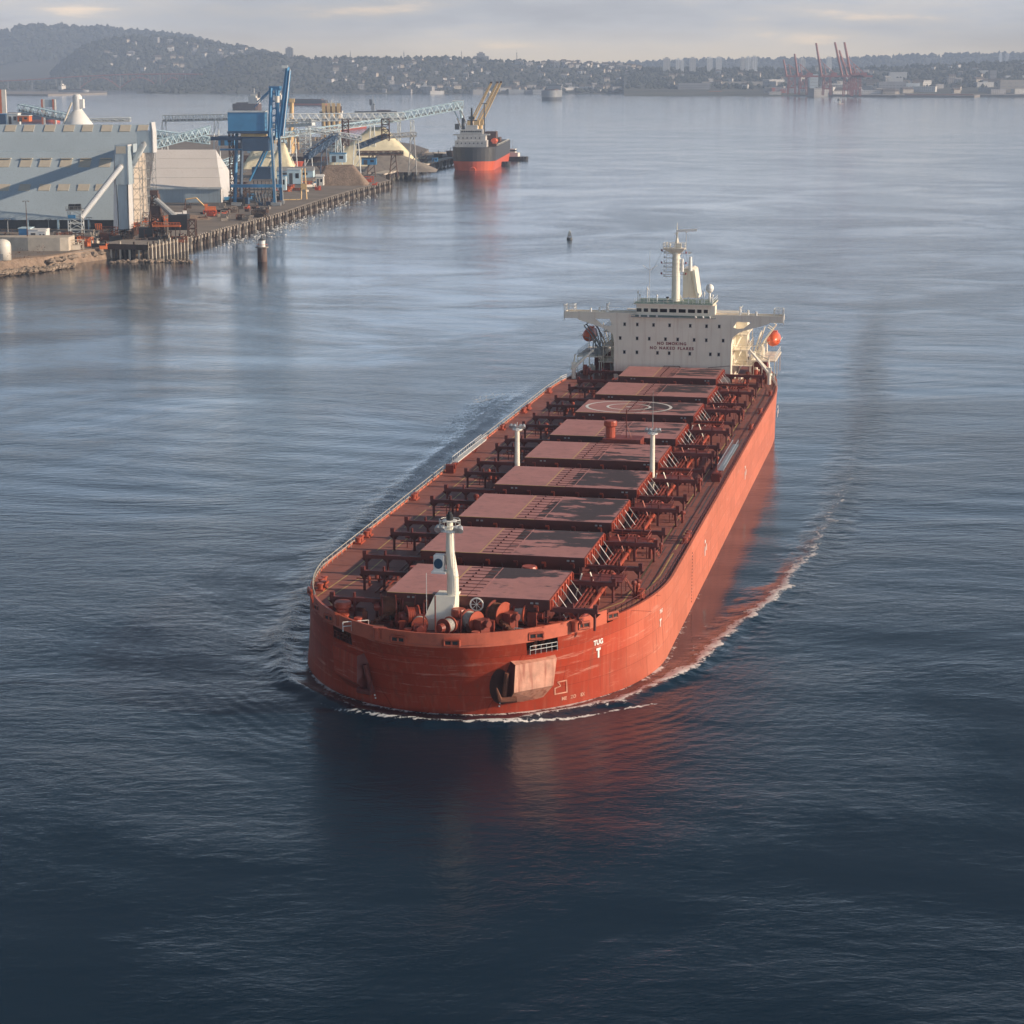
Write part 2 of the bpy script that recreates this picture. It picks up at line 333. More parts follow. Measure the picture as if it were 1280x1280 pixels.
def fbm(x, y, seed=0, o=4):
    r = 0; a = .5
    for k in range(o): r = r + a * vnoise(x * 2**k, y * 2**k, seed + k); a *= .5
    return r
# diverging bow-wave crest, in ship coordinates (distance aft -> distance from centreline), read off both sides
cs = [-.2, .3, 2, 6.6, 12, 18.4, 32, 50, 74, 112, 153, 230, 312, 548, 900, 1500]
ct = [0, 4.5, 9, 14.3, 19.8, 23.0, 27.2, 30.3, 34.5, 37.5, 39.0, 38.5, 35, 32.7, 50, 60]
def crest_t(s): return np.interp(s, cs, ct)
aT = np.abs(Tx)
# signed distance (approx.) to the crest polyline
best = np.full(GX.shape, 1e9); along = np.zeros(GX.shape)
near = (Sx > -60) & (Sx < 1500) & (aT < 160)
cp = np.array(list(zip(cs, ct))); dense = []
for k in range(len(cp) - 1):
    n = max(2, int(np.hypot(*(cp[k+1] - cp[k])) / 8) + 1)
    for j in range(n): dense.append(cp[k] + (cp[k+1] - cp[k]) * j / n)
dense.append(cp[-1]); dense = np.array(dense)
nx = Sx[near]; ny = aT[near]; bb = np.full(nx.shape, 1e9); al = np.zeros(nx.shape); acc = 0
for k in range(len(dense) - 1):
    a = dense[k]; d = dense[k+1] - a; l2 = (d ** 2).sum(); q = np.clip(((nx - a[0]) * d[0] + (ny - a[1]) * d[1]) / l2, 0, 1)
    dd = np.hypot(nx - a[0] - q * d[0], ny - a[1] - q * d[1]); m_ = dd < bb
    bb[m_] = dd[m_]; al[m_] = acc + q[m_] * math.sqrt(l2); acc += math.sqrt(l2)
best[near] = bb; along[near] = al
inside = (aT < crest_t(Sx)) & (Sx > -.2)
sd = np.where(inside, -best, best)           # >0 outside the crest
Z = np.zeros(GX.shape)
fadeA = np.exp(-along / 170.0) * np.clip(1 - (sd / 40), 0, 1) + 0
wob = (fbm(Sx * .35, Tx * .35, 3, 4) - .5)
amp = .55 * np.exp(-along / 60) + .16 * np.exp(-along / 700)
Z += np.where(near, amp * np.exp(-((sd + wob * 1.6) / 1.3) ** 2), 0)
# fans of diverging waves outside the crest
st_fan = np.clip(1 - along / 110, 0, 1) * np.clip(along / 15, 0, 1) * np.exp(-np.clip(sd, 0, 99) / 14.0) * (sd > 0)
sdw = sd * (1 + .012 * along)
fph = 4.5 * (fbm(along * .035, sd * .06, 12, 4) - .5)
Z += np.where(near, .075 * st_fan * (.35 + 1.3 * fbm(along * .09, sd * .25, 14, 3)) * np.sin(2 * math.pi * np.clip(sdw, 0, 999) ** .62 * 2.1 + 6.0 * fph), 0)
# long low swell trains on both sides
Z += .045 * np.sin((GX * .35 + GY) * .42 + 3 * fbm(GX * .02, GY * .02, 9, 3)) * (fbm(GX * .012, GY * .02, 21, 3)) * np.exp(-np.maximum(GY - 900, 0) / 900)
# stern wash
wash = np.clip((Sx - 245) / 40, 0, 1) * np.exp(-(Tx / 26) ** 2) * np.exp(-np.maximum(Sx - 245, 0) / 900)
Z += wash * .35 * (fbm(Sx * .25, Tx * .5, 33, 4) - .45)
foam = np.zeros(GX.shape)
# thin line pushed ahead of the stem; crest foam further aft on both sides
s0w = s0f(0)
thin_c = np.array([(13.7, 25.1), (9.6, 20.4), (4.9, 15.2), (1.6, 9.6), (.0, 4.5), (-.3, 0)])
thinS = np.interp(aT, thin_c[::-1, 1], thin_c[::-1, 0])
dthin = np.abs(Sx - thinS - .25 * (fbm(Tx * .4, Sx * .4, 61, 3) - .5))
lim = np.where(Tx > 0, np.clip((25.6 - aT) / 3, 0, 1), np.clip((15 - aT) / 5, 0, 1))
foam = np.maximum(foam, np.exp(-(dthin / .42) ** 2) * lim * 1.05)
wls = s0w + Lf(0) * (1 - np.sqrt(np.clip(1 - (aT / B2) ** 2, 0, 1)))
dh = aT - wl_half(Sx)
hugg = np.where(aT < 21.0, np.abs(wls - Sx), np.where(dh > -.5, dh, 9))
foam = np.maximum(foam, np.exp(-(np.clip(hugg - .3, 0, 99) / .55) ** 2) * np.where(Sx < 20, .92, .80 * np.exp(-(Sx - 20) / 30) + .18) * (Sx < 240) * (.55 + .75 * fbm(Sx * .22, Tx * .22, 88, 3)))
sideg = np.where(Tx > 0, 1.0, .55)
cf = .34 * np.exp(-along / 300) * (along > 10) + 1.25 * np.clip(along / 14, 0, 1) * np.exp(-np.clip(along - 40, 0, 1e9) / 60) + .12 * np.exp(-along / 220)
foam = np.maximum(foam, np.where(near, np.exp(-((sd + .5 + wob * 3.2) / 1.15) ** 2) * np.clip(cf * 1.05, 0, 1) * sideg, 0))
# thin secondary line between hull and crest on the lit side
d2 = np.abs(Tx - (B2 + 1.0 + .045 * Sx) - 1.2 * (fbm(Sx * .15, Tx * .1, 71, 3) - .5))
foam = np.maximum(foam, np.exp(-(d2 / .5) ** 2) * .55 * np.clip((Sx - 22) / 14, 0, 1) * np.exp(-np.maximum(Sx - 30, 0) / 50))
# foam painted in for bright sky reflection beside the shaded side; wash behind the stern
lwc = 30.5 + .045 * Sx + 1.0 * np.sin(Sx * .03); lw = np.exp(-(np.clip(np.abs(Tx + lwc) - 1.5, 0, 99) / (2.2 + .014 * Sx)) ** 2) * np.clip((Sx - 70) / 60, 0, 1) * np.clip((265 - Sx) / 40, 0, 1)
foam = np.maximum(foam, .80 * lw * (.55 + .95 * fbm(Sx * .05, Tx * .6, 91, 4)))
foam = np.maximum(foam, .34 * wash)
calm0 = 1.12 * lw * np.clip(.35 + 1.3 * fbm(Sx * .05, Tx * .45, 93, 4), 0, 1)
calm = np.where(near & inside & (aT > wl_half(Sx) - 1), np.clip(-sd / 3, 0, 1) * np.exp(-np.maximum(Sx - 60, 0) / 130), 0)
calm = np.clip(np.maximum(calm, calm0), 0, 1.1)
rip = np.where(near, np.exp(-((sd + wob * 5) / (2.2 + .008 * along)) ** 2) * np.exp(-along / 900) * np.clip((along - 20) / 20, 0, 1), 0)
rip = rip * np.where(along > 60, np.clip(.25 + 1.5 * fbm(along * .03, sd * .2, 47, 4), 0, 1.2), 1) * np.where(Tx < 0, np.clip(1.2 - Sx / 150, .08, 1), 1) * np.exp(-np.maximum(Sx - 330, 0) / 220)
rip = np.maximum(rip, .35 * wash * (.4 + 1.2 * fbm(Sx * .03, Tx * .1, 44, 3)))
ny_, nx_ = GX.shape
idx = np.arange(ny_ * nx_).reshape(ny_, nx_)
quads = np.stack([idx[:-1, :-1], idx[:-1, 1:], idx[1:, 1:], idx[1:, :-1]], -1).reshape(-1, 4)
me = bpy.data.meshes.new('water')
me.vertices.add(ny_ * nx_); me.vertices.foreach_set('co', np.stack([GX, GY, Z], -1).ravel().astype(np.float32))
me.loops.add(quads.size); me.loops.foreach_set('vertex_index', quads.ravel().astype(np.int32))
me.polygons.add(len(quads)); me.polygons.foreach_set('loop_start', np.arange(0, quads.size, 4, dtype=np.int32))
me.update(calc_edges=True); me.shade_smooth()
for nm, arr in (('foam', foam), ('calm', calm), ('rip', rip)):
    a = me.attributes.new(nm, 'FLOAT', 'POINT'); a.data.foreach_set('value', arr.ravel().astype(np.float32))
water = bpy.data.objects.new('water', me); col.objects.link(water); tag(water, 'dark blue rippled harbour water', kind='structure')
m = bpy.data.materials.new('water'); m.use_nodes = True; me.materials.append(m)
nt = m.node_tree; nt.nodes.clear()
tc = N('ShaderNodeTexCoord')
def noise(scale, detail=3, rough=.5, sxyz=(1, 1, 1), rot=0.0, dist=0.0):
    mp = N('ShaderNodeMapping'); mp.inputs['Scale'].default_value = sxyz; mp.inputs['Rotation'].default_value = (0, 0, rot); L(tc.outputs['Object'], mp.inputs[0])
    n = N('ShaderNodeTexNoise'); n.inputs['Scale'].default_value = scale; n.inputs['Detail'].default_value = detail; n.inputs['Roughness'].default_value = rough; n.inputs['Distortion'].default_value = dist
    L(mp.outputs[0], n.inputs['Vector']); return n.outputs['Fac']
def math_(op, a, b=None, clamp=False):
    n = N('ShaderNodeMath', operation=op); n.use_clamp = clamp
    for i, q in enumerate((a, b)):
        if q is None: continue
        if isinstance(q, (int, float)): n.inputs[i].default_value = q
        else: L(q, n.inputs[i])
    return n.outputs[0]
def mrange(v, a, b, c, d, smooth=True):
    n = N('ShaderNodeMapRange'); n.interpolation_type = 'SMOOTHSTEP' if smooth else 'LINEAR'
    for k, q in zip(('From Min', 'From Max', 'To Min', 'To Max'), (a, b, c, d)): n.inputs[k].default_value = q
    L(v, n.inputs['Value']); return n.outputs[0]
def attr(nm):
    n = N('ShaderNodeAttribute'); n.attribute_name = nm; return n.outputs['Fac']
fo = attr('foam'); ca = attr('calm'); ri = attr('rip')
h1 = noise(2.6, 5, .65, (.6, 1.0, 1), .15); h2 = noise(.65, 4, .55, (.5, 1, 1), -.2, .3); h3 = noise(.13, 3, .5, (.55, 1, 1), .1, .5)
hh = math_('ADD', math_('ADD', math_('MULTIPLY', h1, .040), math_('MULTIPLY', h2, .095)), math_('MULTIPLY', h3, .13))
patch = mrange(noise(.014, 6, .62, (.75, 1.0, 1), .3, 1.4), .36, .64, .45, 1.4)
patch = math_('MULTIPLY', patch, mrange(noise(.0035, 4, .6, (.9, 1.0, 1), -.4, 1.8), .4, .6, .72, 1.15))
k_ = math_('MULTIPLY', patch, math_('SUBTRACT', 1.0, math_('MULTIPLY', ca, .86)))
k_ = math_('ADD', k_, math_('MULTIPLY', ri, .5))
bp = N('ShaderNodeBump'); bp.inputs['Strength'].default_value = 1; bp.inputs['Distance'].default_value = 1
L(math_('ADD', math_('MULTIPLY', hh, k_), math_('MULTIPLY', ri, math_('MULTIPLY', noise(.38, 5, .62, (.4, 1, 1), .1, .8), .38))), bp.inputs['Height'])
wb = N('ShaderNodeBsdfPrincipled'); wb.inputs['Base Color'].default_value = (.003, .018, .036, 1); wb.inputs['Roughness'].default_value = .09; wb.inputs['IOR'].default_value = 1.333
L(bp.outputs[0], wb.inputs['Normal'])
fn = math_('ADD', math_('MULTIPLY', noise(2.2, 8, .7, (1, 1, 1), 0, .6), .55), math_('MULTIPLY', noise(.6, 4, .6, (1, 1, 1), .5, .8), .45))
fm = mrange(math_('ADD', fo, math_('MULTIPLY', math_('SUBTRACT', fn, .5), 3.6)), .60, .86, 0, 1)
fm = math_('MULTIPLY', fm, mrange(fo, .06, .3, 0, 1), True)
fb = N('ShaderNodeBsdfPrincipled'); fb.inputs['Base Color'].default_value = (.82, .82, .80, 1); fb.inputs['Roughness'].default_value = .8; L(bp.outputs[0], fb.inputs['Normal'])
ms = N('ShaderNodeMixShader'); L(math_('MULTIPLY', fm, .9), ms.inputs[0]); L(wb.outputs[0], ms.inputs[1]); L(fb.outputs[0], ms.inputs[2])
om = N('ShaderNodeOutputMaterial'); L(ms.outputs[0], om.inputs[0])
# ================================================================== the bulk carrier
ship = empty('bulk_carrier', (SO.x, SO.y, 0), -TH, 'large red bulk carrier with nine hatches and cream wheelhouse, steaming towards the viewer', 'ship')
# hull skin
NZ = [-2.0, 0.0, 1.2, 2.4, 3.8, 5.2, 7.1, 8.7]
rings = [hull_ring(z) for z in NZ]; nr = len(rings[0])
PK = [k for k in range(NB) if .44 < math.sin(math.pi/2*(k+.5)/NB) < .585]     # the anchor pockets, on both bows
hb = MB()
for sg in (1, -1):
    vs = [(sg * p[0], p[1], z) for z, r in zip(NZ, rings) for p in r]; fs = []
    for i in range(len(NZ) - 1):
        for k in range(nr - 1):
            if i == len(NZ) - 2 and k in PK: continue
            q = (i*nr+k, i*nr+k+1, (i+1)*nr+k+1, (i+1)*nr+k); fs.append(q if sg > 0 else q[::-1])
    hb.add(vs, fs)
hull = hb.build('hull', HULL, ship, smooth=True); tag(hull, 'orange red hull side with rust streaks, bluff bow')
# bulwark band at the bow + sheer strake above deck along the sides
bw = MB()
def band(z0, z1, lim0, lim1, th, out=.04):
    r0 = hull_ring(z0)
    for sg in (1, -1):
        pts = [p for p in r0 if lim0 <= p[1] <= lim1]
        if sg < 0 and lim0 < 1: pass
        o = []
        for i, p in enumerate(pts):
            a = pts[max(0, i-1)]; b = pts[min(len(pts)-1, i+1)]; d = Vector((b[0]-a[0], b[1]-a[1])).normalized(); nrm = Vector((d.y, -d.x))
            if i == 0 and lim0 < .9: nrm = Vector((0, -1))
            o.append((p[0]+nrm.x*out, p[1]+nrm.y*out, p[0]-nrm.x*th, p[1]-nrm.y*th))
        vs = []
        for q in o: vs += [(sg*q[0], q[1], z0), (sg*q[0], q[1], z1), (sg*q[2], q[3], z1), (sg*q[2], q[3], z0)]
        fs = []
        for i in range(len(o)-1):
            for j in range(4):
                f = (4*i+j, 4*i+4+j, 4*i+4+(j+1) % 4, 4*i+(j+1) % 4); fs.append(f if sg > 0 else f[::-1])
        bw.add(vs, fs + [(0,1,2,3), tuple(4*(len(o)-1)+j for j in (3,2,1,0))])
band(8.7, 10.3, -1, 15, .25)
bw.build('bulwark', BULW, ship, smooth=False)
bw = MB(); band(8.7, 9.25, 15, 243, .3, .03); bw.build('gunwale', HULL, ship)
# deck
r = hull_ring(ZD); d = MB(); pl = [(p[0]-.1 if p[0] > 1 else p[0], p[1]) for p in r]
vs = []; fs = []
for p in pl: vs += [(p[0], p[1], ZD), (-p[0], p[1], ZD)]
for i in range(len(pl)-1): fs.append((2*i, 2*i+2, 2*i+3, 2*i+1))
d.add(vs, fs); deck = d.build('deck', DECK, ship)
# anchor pockets, bolsters, anchors
for sg in (1, -1):
    k0, k1 = PK[0], PK[-1]+1; zt, zb = 8.7, 7.1; rt = rings[-1]; rb_ = rings[-2]
    a0, a1 = Vector((*rb_[k0], zb)), Vector((*rb_[k1], zb)); b0, b1 = Vector((*rt[k0], zt)), Vector((*rt[k1], zt)); dp = Vector((-1.2, 3.4, 0))
    S = lambda v: (sg*v[0], v[1], v[2])
    pm = MB(); v8 = [S(a0), S(a1), S(b1), S(b0), S(a0+dp), S(a1+dp), S(b1+dp), S(b0+dp)]
    pm.add(v8, [(4,5,6,7), (0,1,5,4), (3,2,6,7), (0,3,7,4), (1,2,6,5)]); pk = pm.build('anchor_pocket', RAILR, ship)
    rl = MB(); q0, q1 = a0.lerp(a1, .08)+Vector((.1,-.25,0)), a0.lerp(a1, .95)+Vector((.1,-.25,0))
    rl.rail([S(q0), S(q1)], 1.0, .8, .05, (1., .55)); rl.build('pocket_rail', WHITE if sg > 0 else RED, pk)
    mc = MB()
    for q in (.25, .5, .75):
        c = a0.lerp(a1, q)+Vector((-.4, 1.4, .1)); mc.cyl(S(c), S(c+Vector((0, .9, 1.0))), .28)
    mc.build('chain_stopper', RUST, pk)
    # bolster: a blunt box growing out of the flare, closed inboard by a dark panel
    c0 = Vector((7.8, s0f(5)+Lf(5)*(1-math.sqrt(1-(7.8/B2)**2)), 0)); c1 = Vector((12.7, s0f(5)+Lf(5)*(1-math.sqrt(1-(12.7/B2)**2)), 0))
    tg = (c1-c0).normalized(); nr2 = Vector((tg.y, -tg.x, 0))
    def bp_(u, o, z): v = c0 + tg*u + nr2*o; return S((v.x, v.y, z))
    Lb = (c1-c0).length; bm = MB()
    V = [bp_(.2,-1.2,7.05), bp_(Lb+.2,-1.0,7.05), bp_(Lb-.1,.95,6.3), bp_(.6,1.5,6.3), bp_(.3,1.75,3.2), bp_(Lb-.6,1.1,3.2), bp_(Lb-1.2,-.9,1.0), bp_(.6,-.4,1.4), bp_(-.4,.2,5.2), bp_(-.4,.35,3.0)]
    fsb = [(0,1,2,3), (3,2,5,4), (4,5,6,7), (1,6,5,2)]
    if sg < 0: fsb = [f[::-1] for f in fsb]
    bm.add(V, fsb); bol = bm.build('anchor_bolster', RUSTW if sg > 0 else HULL, ship)
    if sg > 0: bol['label'] = 'rust streaked pale bolster under the lit bow anchor pocket'
    om_ = MB(); om_.add([V[0], V[3], V[4], V[7], bp_(.0,-2.2,6.2), bp_(0.,-2.4,2.2)], [(0,1,3,5), (0,1,2,3)]); om_.build('hawse_shade_panel', RAILR, bol)  # flat dark panel, shade of the bolster's inboard hollow put into its colour
    an = MB(); an.cyl(bp_(-.2,.2,2.2), bp_(-.2,1.0,5.4), .32, .26, 8)
    an.cyl(bp_(-.9,.7,2.2), bp_(.9,1.2,2.2), .34, .34, 8); an.cyl(bp_(-.9,.7,2.2), bp_(-1.5,1.0,3.8), .30, .08, 6)
    an.build('anchor', RUST if sg > 0 else RAILR, bol)
# hull marks: text wrapped on the curved shell
def hull_text(body, size, t0, z0, sg, m, name, spacing=1.0, verts=None):
    v, f = verts if verts else text_pts(body, size, spacing)
    out = []
    for x, y, _ in v:
        z = z0 + y; zc = max(0, min(8.9, z)); s0 = s0f(zc); Lb = Lf(zc)
        a0 = math.asin(min(1, t0/B2)); dpd = math.hypot(B2*math.cos(a0), Lb*math.sin(a0)); a = a0 + (x*sg)/dpd
        px, py = B2*math.sin(a), s0+Lb*(1-math.cos(a)); nx_, ny2 = Lb*math.sin(a)*0+B2*0+Lb*math.sin(a), -B2*math.cos(a)
        n = Vector((nx_, ny2)).normalized()*.06; out.append((sg*(px+n.x), py+n.y, z))
    b = MB(); b.add(out, f); return b.build(name, m, ship)
hull_text('TUG', .85, 16.9, 6.7, 1, WHITE, 'tug_lettering'); 
def poly_mark(ps): 
    v = []; f = []
    for p in ps:
        o = len(v); v += [(a, b, 0) for a, b in p]; f.append(tuple(range(o, o+len(p))))
    return v, f
for sg in (1,): hull_text('', 1, 7.3, 3.4, sg, mat('hawse_shade', (.055, .012, .009), .7, var=.3), 'hawse_shade_disc', verts=poly_mark([[(1.35*math.cos(a)*(1-.12*math.sin(a)), 2.3*math.sin(a)) for a in [k*math.pi/10 for k in range(20)]]]))  # flat dark disc on the shell, a recess's shade put into its colour
hull_text('', 1, 16.9, 5.4, 1, WHITE, 'tug_arrow', verts=poly_mark([[(-.4,.6),(.4,.6),(.4,.32),(-.4,.32)], [(-.15,.32),(.15,.32),(.15,-.6),(-.15,-.6)]]))
hull_text('', 1, 13.3, 2.3, 1, RUSTW, 'bulbous_bow_mark', verts=poly_mark([[(-.9,-.8),(.9,-.8),(.9,-.65),(-.9,-.65)], [(-.9,-.65),(-.75,-.65),(-.75,.1),(-.9,.1)], [(-.75,.1),(-.75,-.05),(.0,.1),(.0,.25)], [(0,.1),(0,.25),(-.35,.8),(-.5,.7)], [(-.45,.65),(-.45,.8),(.9,.8),(.9,.65)], [(.75,.65),(.9,.65),(.9,-.65),(.75,-.65)]]))
for j in range(3): hull_text('MEZOEX'[j*2:j*2+2], .55, 13.6+j*.9, .85, 1, RUSTW, 'draught_lettering')
for sg, t_ in ((1, 7.0), (-1, 7.6)):
    dv = MB()
    for j in range(8):
        z = .9+j*.36; s0 = s0f(z); p = (sg*(t_+j*.08), s0+Lf(z)*(1-math.sqrt(1-((t_+j*.08)/B2)**2))-.07, z)
        dv.cbox(p, (.16, .06, .16))
    dv.build('draught_marks', WHITE, ship)
for s_ in (72, 130, 196):
    mk = MB(); mk.cbox((B2+.05, s_, 4.6), (.06, .5, 1.3)); mk.cbox((B2+.05, s_+1.6, 4.9), (.06, .5, .9)); mk.cbox((B2+.05, s_, 6.0), (.06, .9, .4)); mk.build('load_line_mark', WHITE, ship)
mk = MB()
hull_text('T', 1.2, 22.0, 5.2, 1, WHITE, 'tug_mark'); hull_text('TUG', .6, 22.0, 6.6, 1, WHITE, 'tug_mark')
# worn name on the shaded bow
hull_text('NUR I', 1.5, 20.6, 6.6, -1, WHITE, 'name_lettering', 1.1)
dk = MB()
for k in range(16): dk.cbox((B2+.05, 57, 1+k*.45), (.05, .16, .18))
dk.build('draught_marks', DGREY, ship)
# fairleads in the bulwark and on the sides
def chock(p, d, m=BRIGHT):
    b = MB(); d = Vector(d).normalized(); p = Vector(p); up = Vector((0, 0, 1))
    c = [p-d*.85-up*.35, p+d*.85-up*.35, p+d*.85+up*.35, p-d*.85+up*.35]
    for i in range(4): b.cyl(c[i], c[(i+1) % 4], .17, n=8)
    b.cyl(p-up*.35, p+up*.35, .13, n=6)
    o = b.build('fairlead', m, ship); h = MB(); n = d.cross(up)*.04
    h.add([c[0]+n, c[1]+n, c[2]+n, c[3]+n], [(0, 1, 2, 3)]); h.build('fairlead_opening', BLACK, o)
for t_ in (-19.6, -16.5, -13.8, -3.6, 2.6, 11.2, 15.6, 18.2):
    a = math.asin(abs(t_)/B2); p = (t_, s0f(9)+Lf(9)*(1-math.cos(a))-.12, 9.35); chock(p, (math.cos(a), math.sin(a)*(1 if t_ > 0 else -1), 0))
# railings along both sides
def ring_pts(s_a, s_b, sg, ins=.35):
    return [Vector((sg*(p[0]-ins), p[1], 9.0)) for p in r if s_a <= p[1] <= s_b]
for sg in (-1, 1):
    for a, b in ((15, 32), (32, 99) , (99, 126), (126, 200)):
        if a == 32:
            pts = ring_pts(27, 32.5, sg)[-1:] + [Vector((sg*(B2-.35), 99, 9))]
        elif a == 15: pts = ring_pts(15, 34.5, sg)
        else: pts = [Vector((sg*(B2-.35), a, 9)), Vector((sg*(B2-.35), b if b < 190 else 186, 9))] + ([Vector((sg*21.6, 200, 9))] if b > 190 else [])
        b2 = MB(); b2.rail(pts, 1.15, 2.2, .06 if sg > 0 else .085, (1., .5)); b2.build('railing', ROPE if sg < 0 else RAILR, ship)
# mooring fittings on the side rails
for sg, s_ in [(-1, 22), (-1, 24.5), (-1, 48), (-1, 52), (-1, 78), (-1, 141), (-1, 160), (-1, 164), (-1, 185), (1, 14.5), (1, 26), (1, 57), (1, 60), (1, 150), (1, 168), (1, 190)]:
    b = MB(); t_ = float(np.interp(s_, [p[1] for p in r], [p[0] for p in r]))-1.3 if s_ < 34 else B2-1.0
    b.cyl((sg*t_, s_, 9), (sg*t_, s_, 9.7), .3, n=10); b.cyl((sg*t_, s_, 9.7), (sg*t_, s_, 9.9), .42, n=10)
    b.cyl((sg*t_, s_+1.3, 9), (sg*t_, s_+1.3, 9.7), .3, n=10); b.cyl((sg*t_, s_+1.3, 9.7), (sg*t_, s_+1.3, 9.9), .42, n=10); b.box((sg*t_-.45, s_-.5, 9), (sg*t_+.45, s_+1.8, 9.2))
    b.build('mooring_bollard', BRIGHT, ship)
# walkway lines
for sg in (-1, 1):
    for off in (0, 2.1):
        pts = [(sg*(10.5+off*.5), 9.5-off*.2), (sg*(14.4+off*.6), 12.5-off*.2), (sg*(17.0+off*.75), 18.5), (sg*(15.9+off), 30), (sg*(15.9+off), 204)] if sg < 0 else [(13.5+off*.6, 13.0-off), (18.2+off*.7, 24), (18.6+off, 38), (18.6+off, 204)]
        b = MB()
        for i, (p, q) in enumerate(zip(pts[:-1], pts[1:])):
            p = Vector(p); q = Vector(q); n = Vector((-(q-p).y, (q-p).x)).normalized()*.09
            L_ = (q-p).length; k = max(1, int(L_/14)) if L_ > 30 else 1
            for j in range(k):
                if off and L_ > 30 and sg > 0 and j > 1: continue
                a_ = p.lerp(q, j/k); c_ = p.lerp(q, (j+.86)/k if k > 1 else 1)
                b.add([(a_-n).to_3d()+Vector((0,0,9.006)), (c_-n).to_3d()+Vector((0,0,9.006)), (c_+n).to_3d()+Vector((0,0,9.006)), (a_+n).to_3d()+Vector((0,0,9.006))], [(0,1,2,3)])
        b.build('walkway_line', YEL, ship)
# deck seams (weld lines and long scuffs)
b = MB()
for s_ in np.arange(20, 205, 7.7):
    for sg in (-1, 1): b.box((sg*13 if sg > 0 else -22.2, s_, 9.0), (22.2 if sg > 0 else -11, s_+.09, 9.012))
b.build('deck_seam', RAILR, ship)
b = MB()
for x_ in (19.2, 20.1, 20.9, 21.4):
    s_ = 30
    while s_ < 195:
        l_ = random.uniform(6, 22); b.box((x_, s_, 9.002), (x_+random.uniform(.05, .2), s_+l_, 9.009)); s_ += l_+random.uniform(1, 9)
b.build('scuff_marks', DGREY, ship)
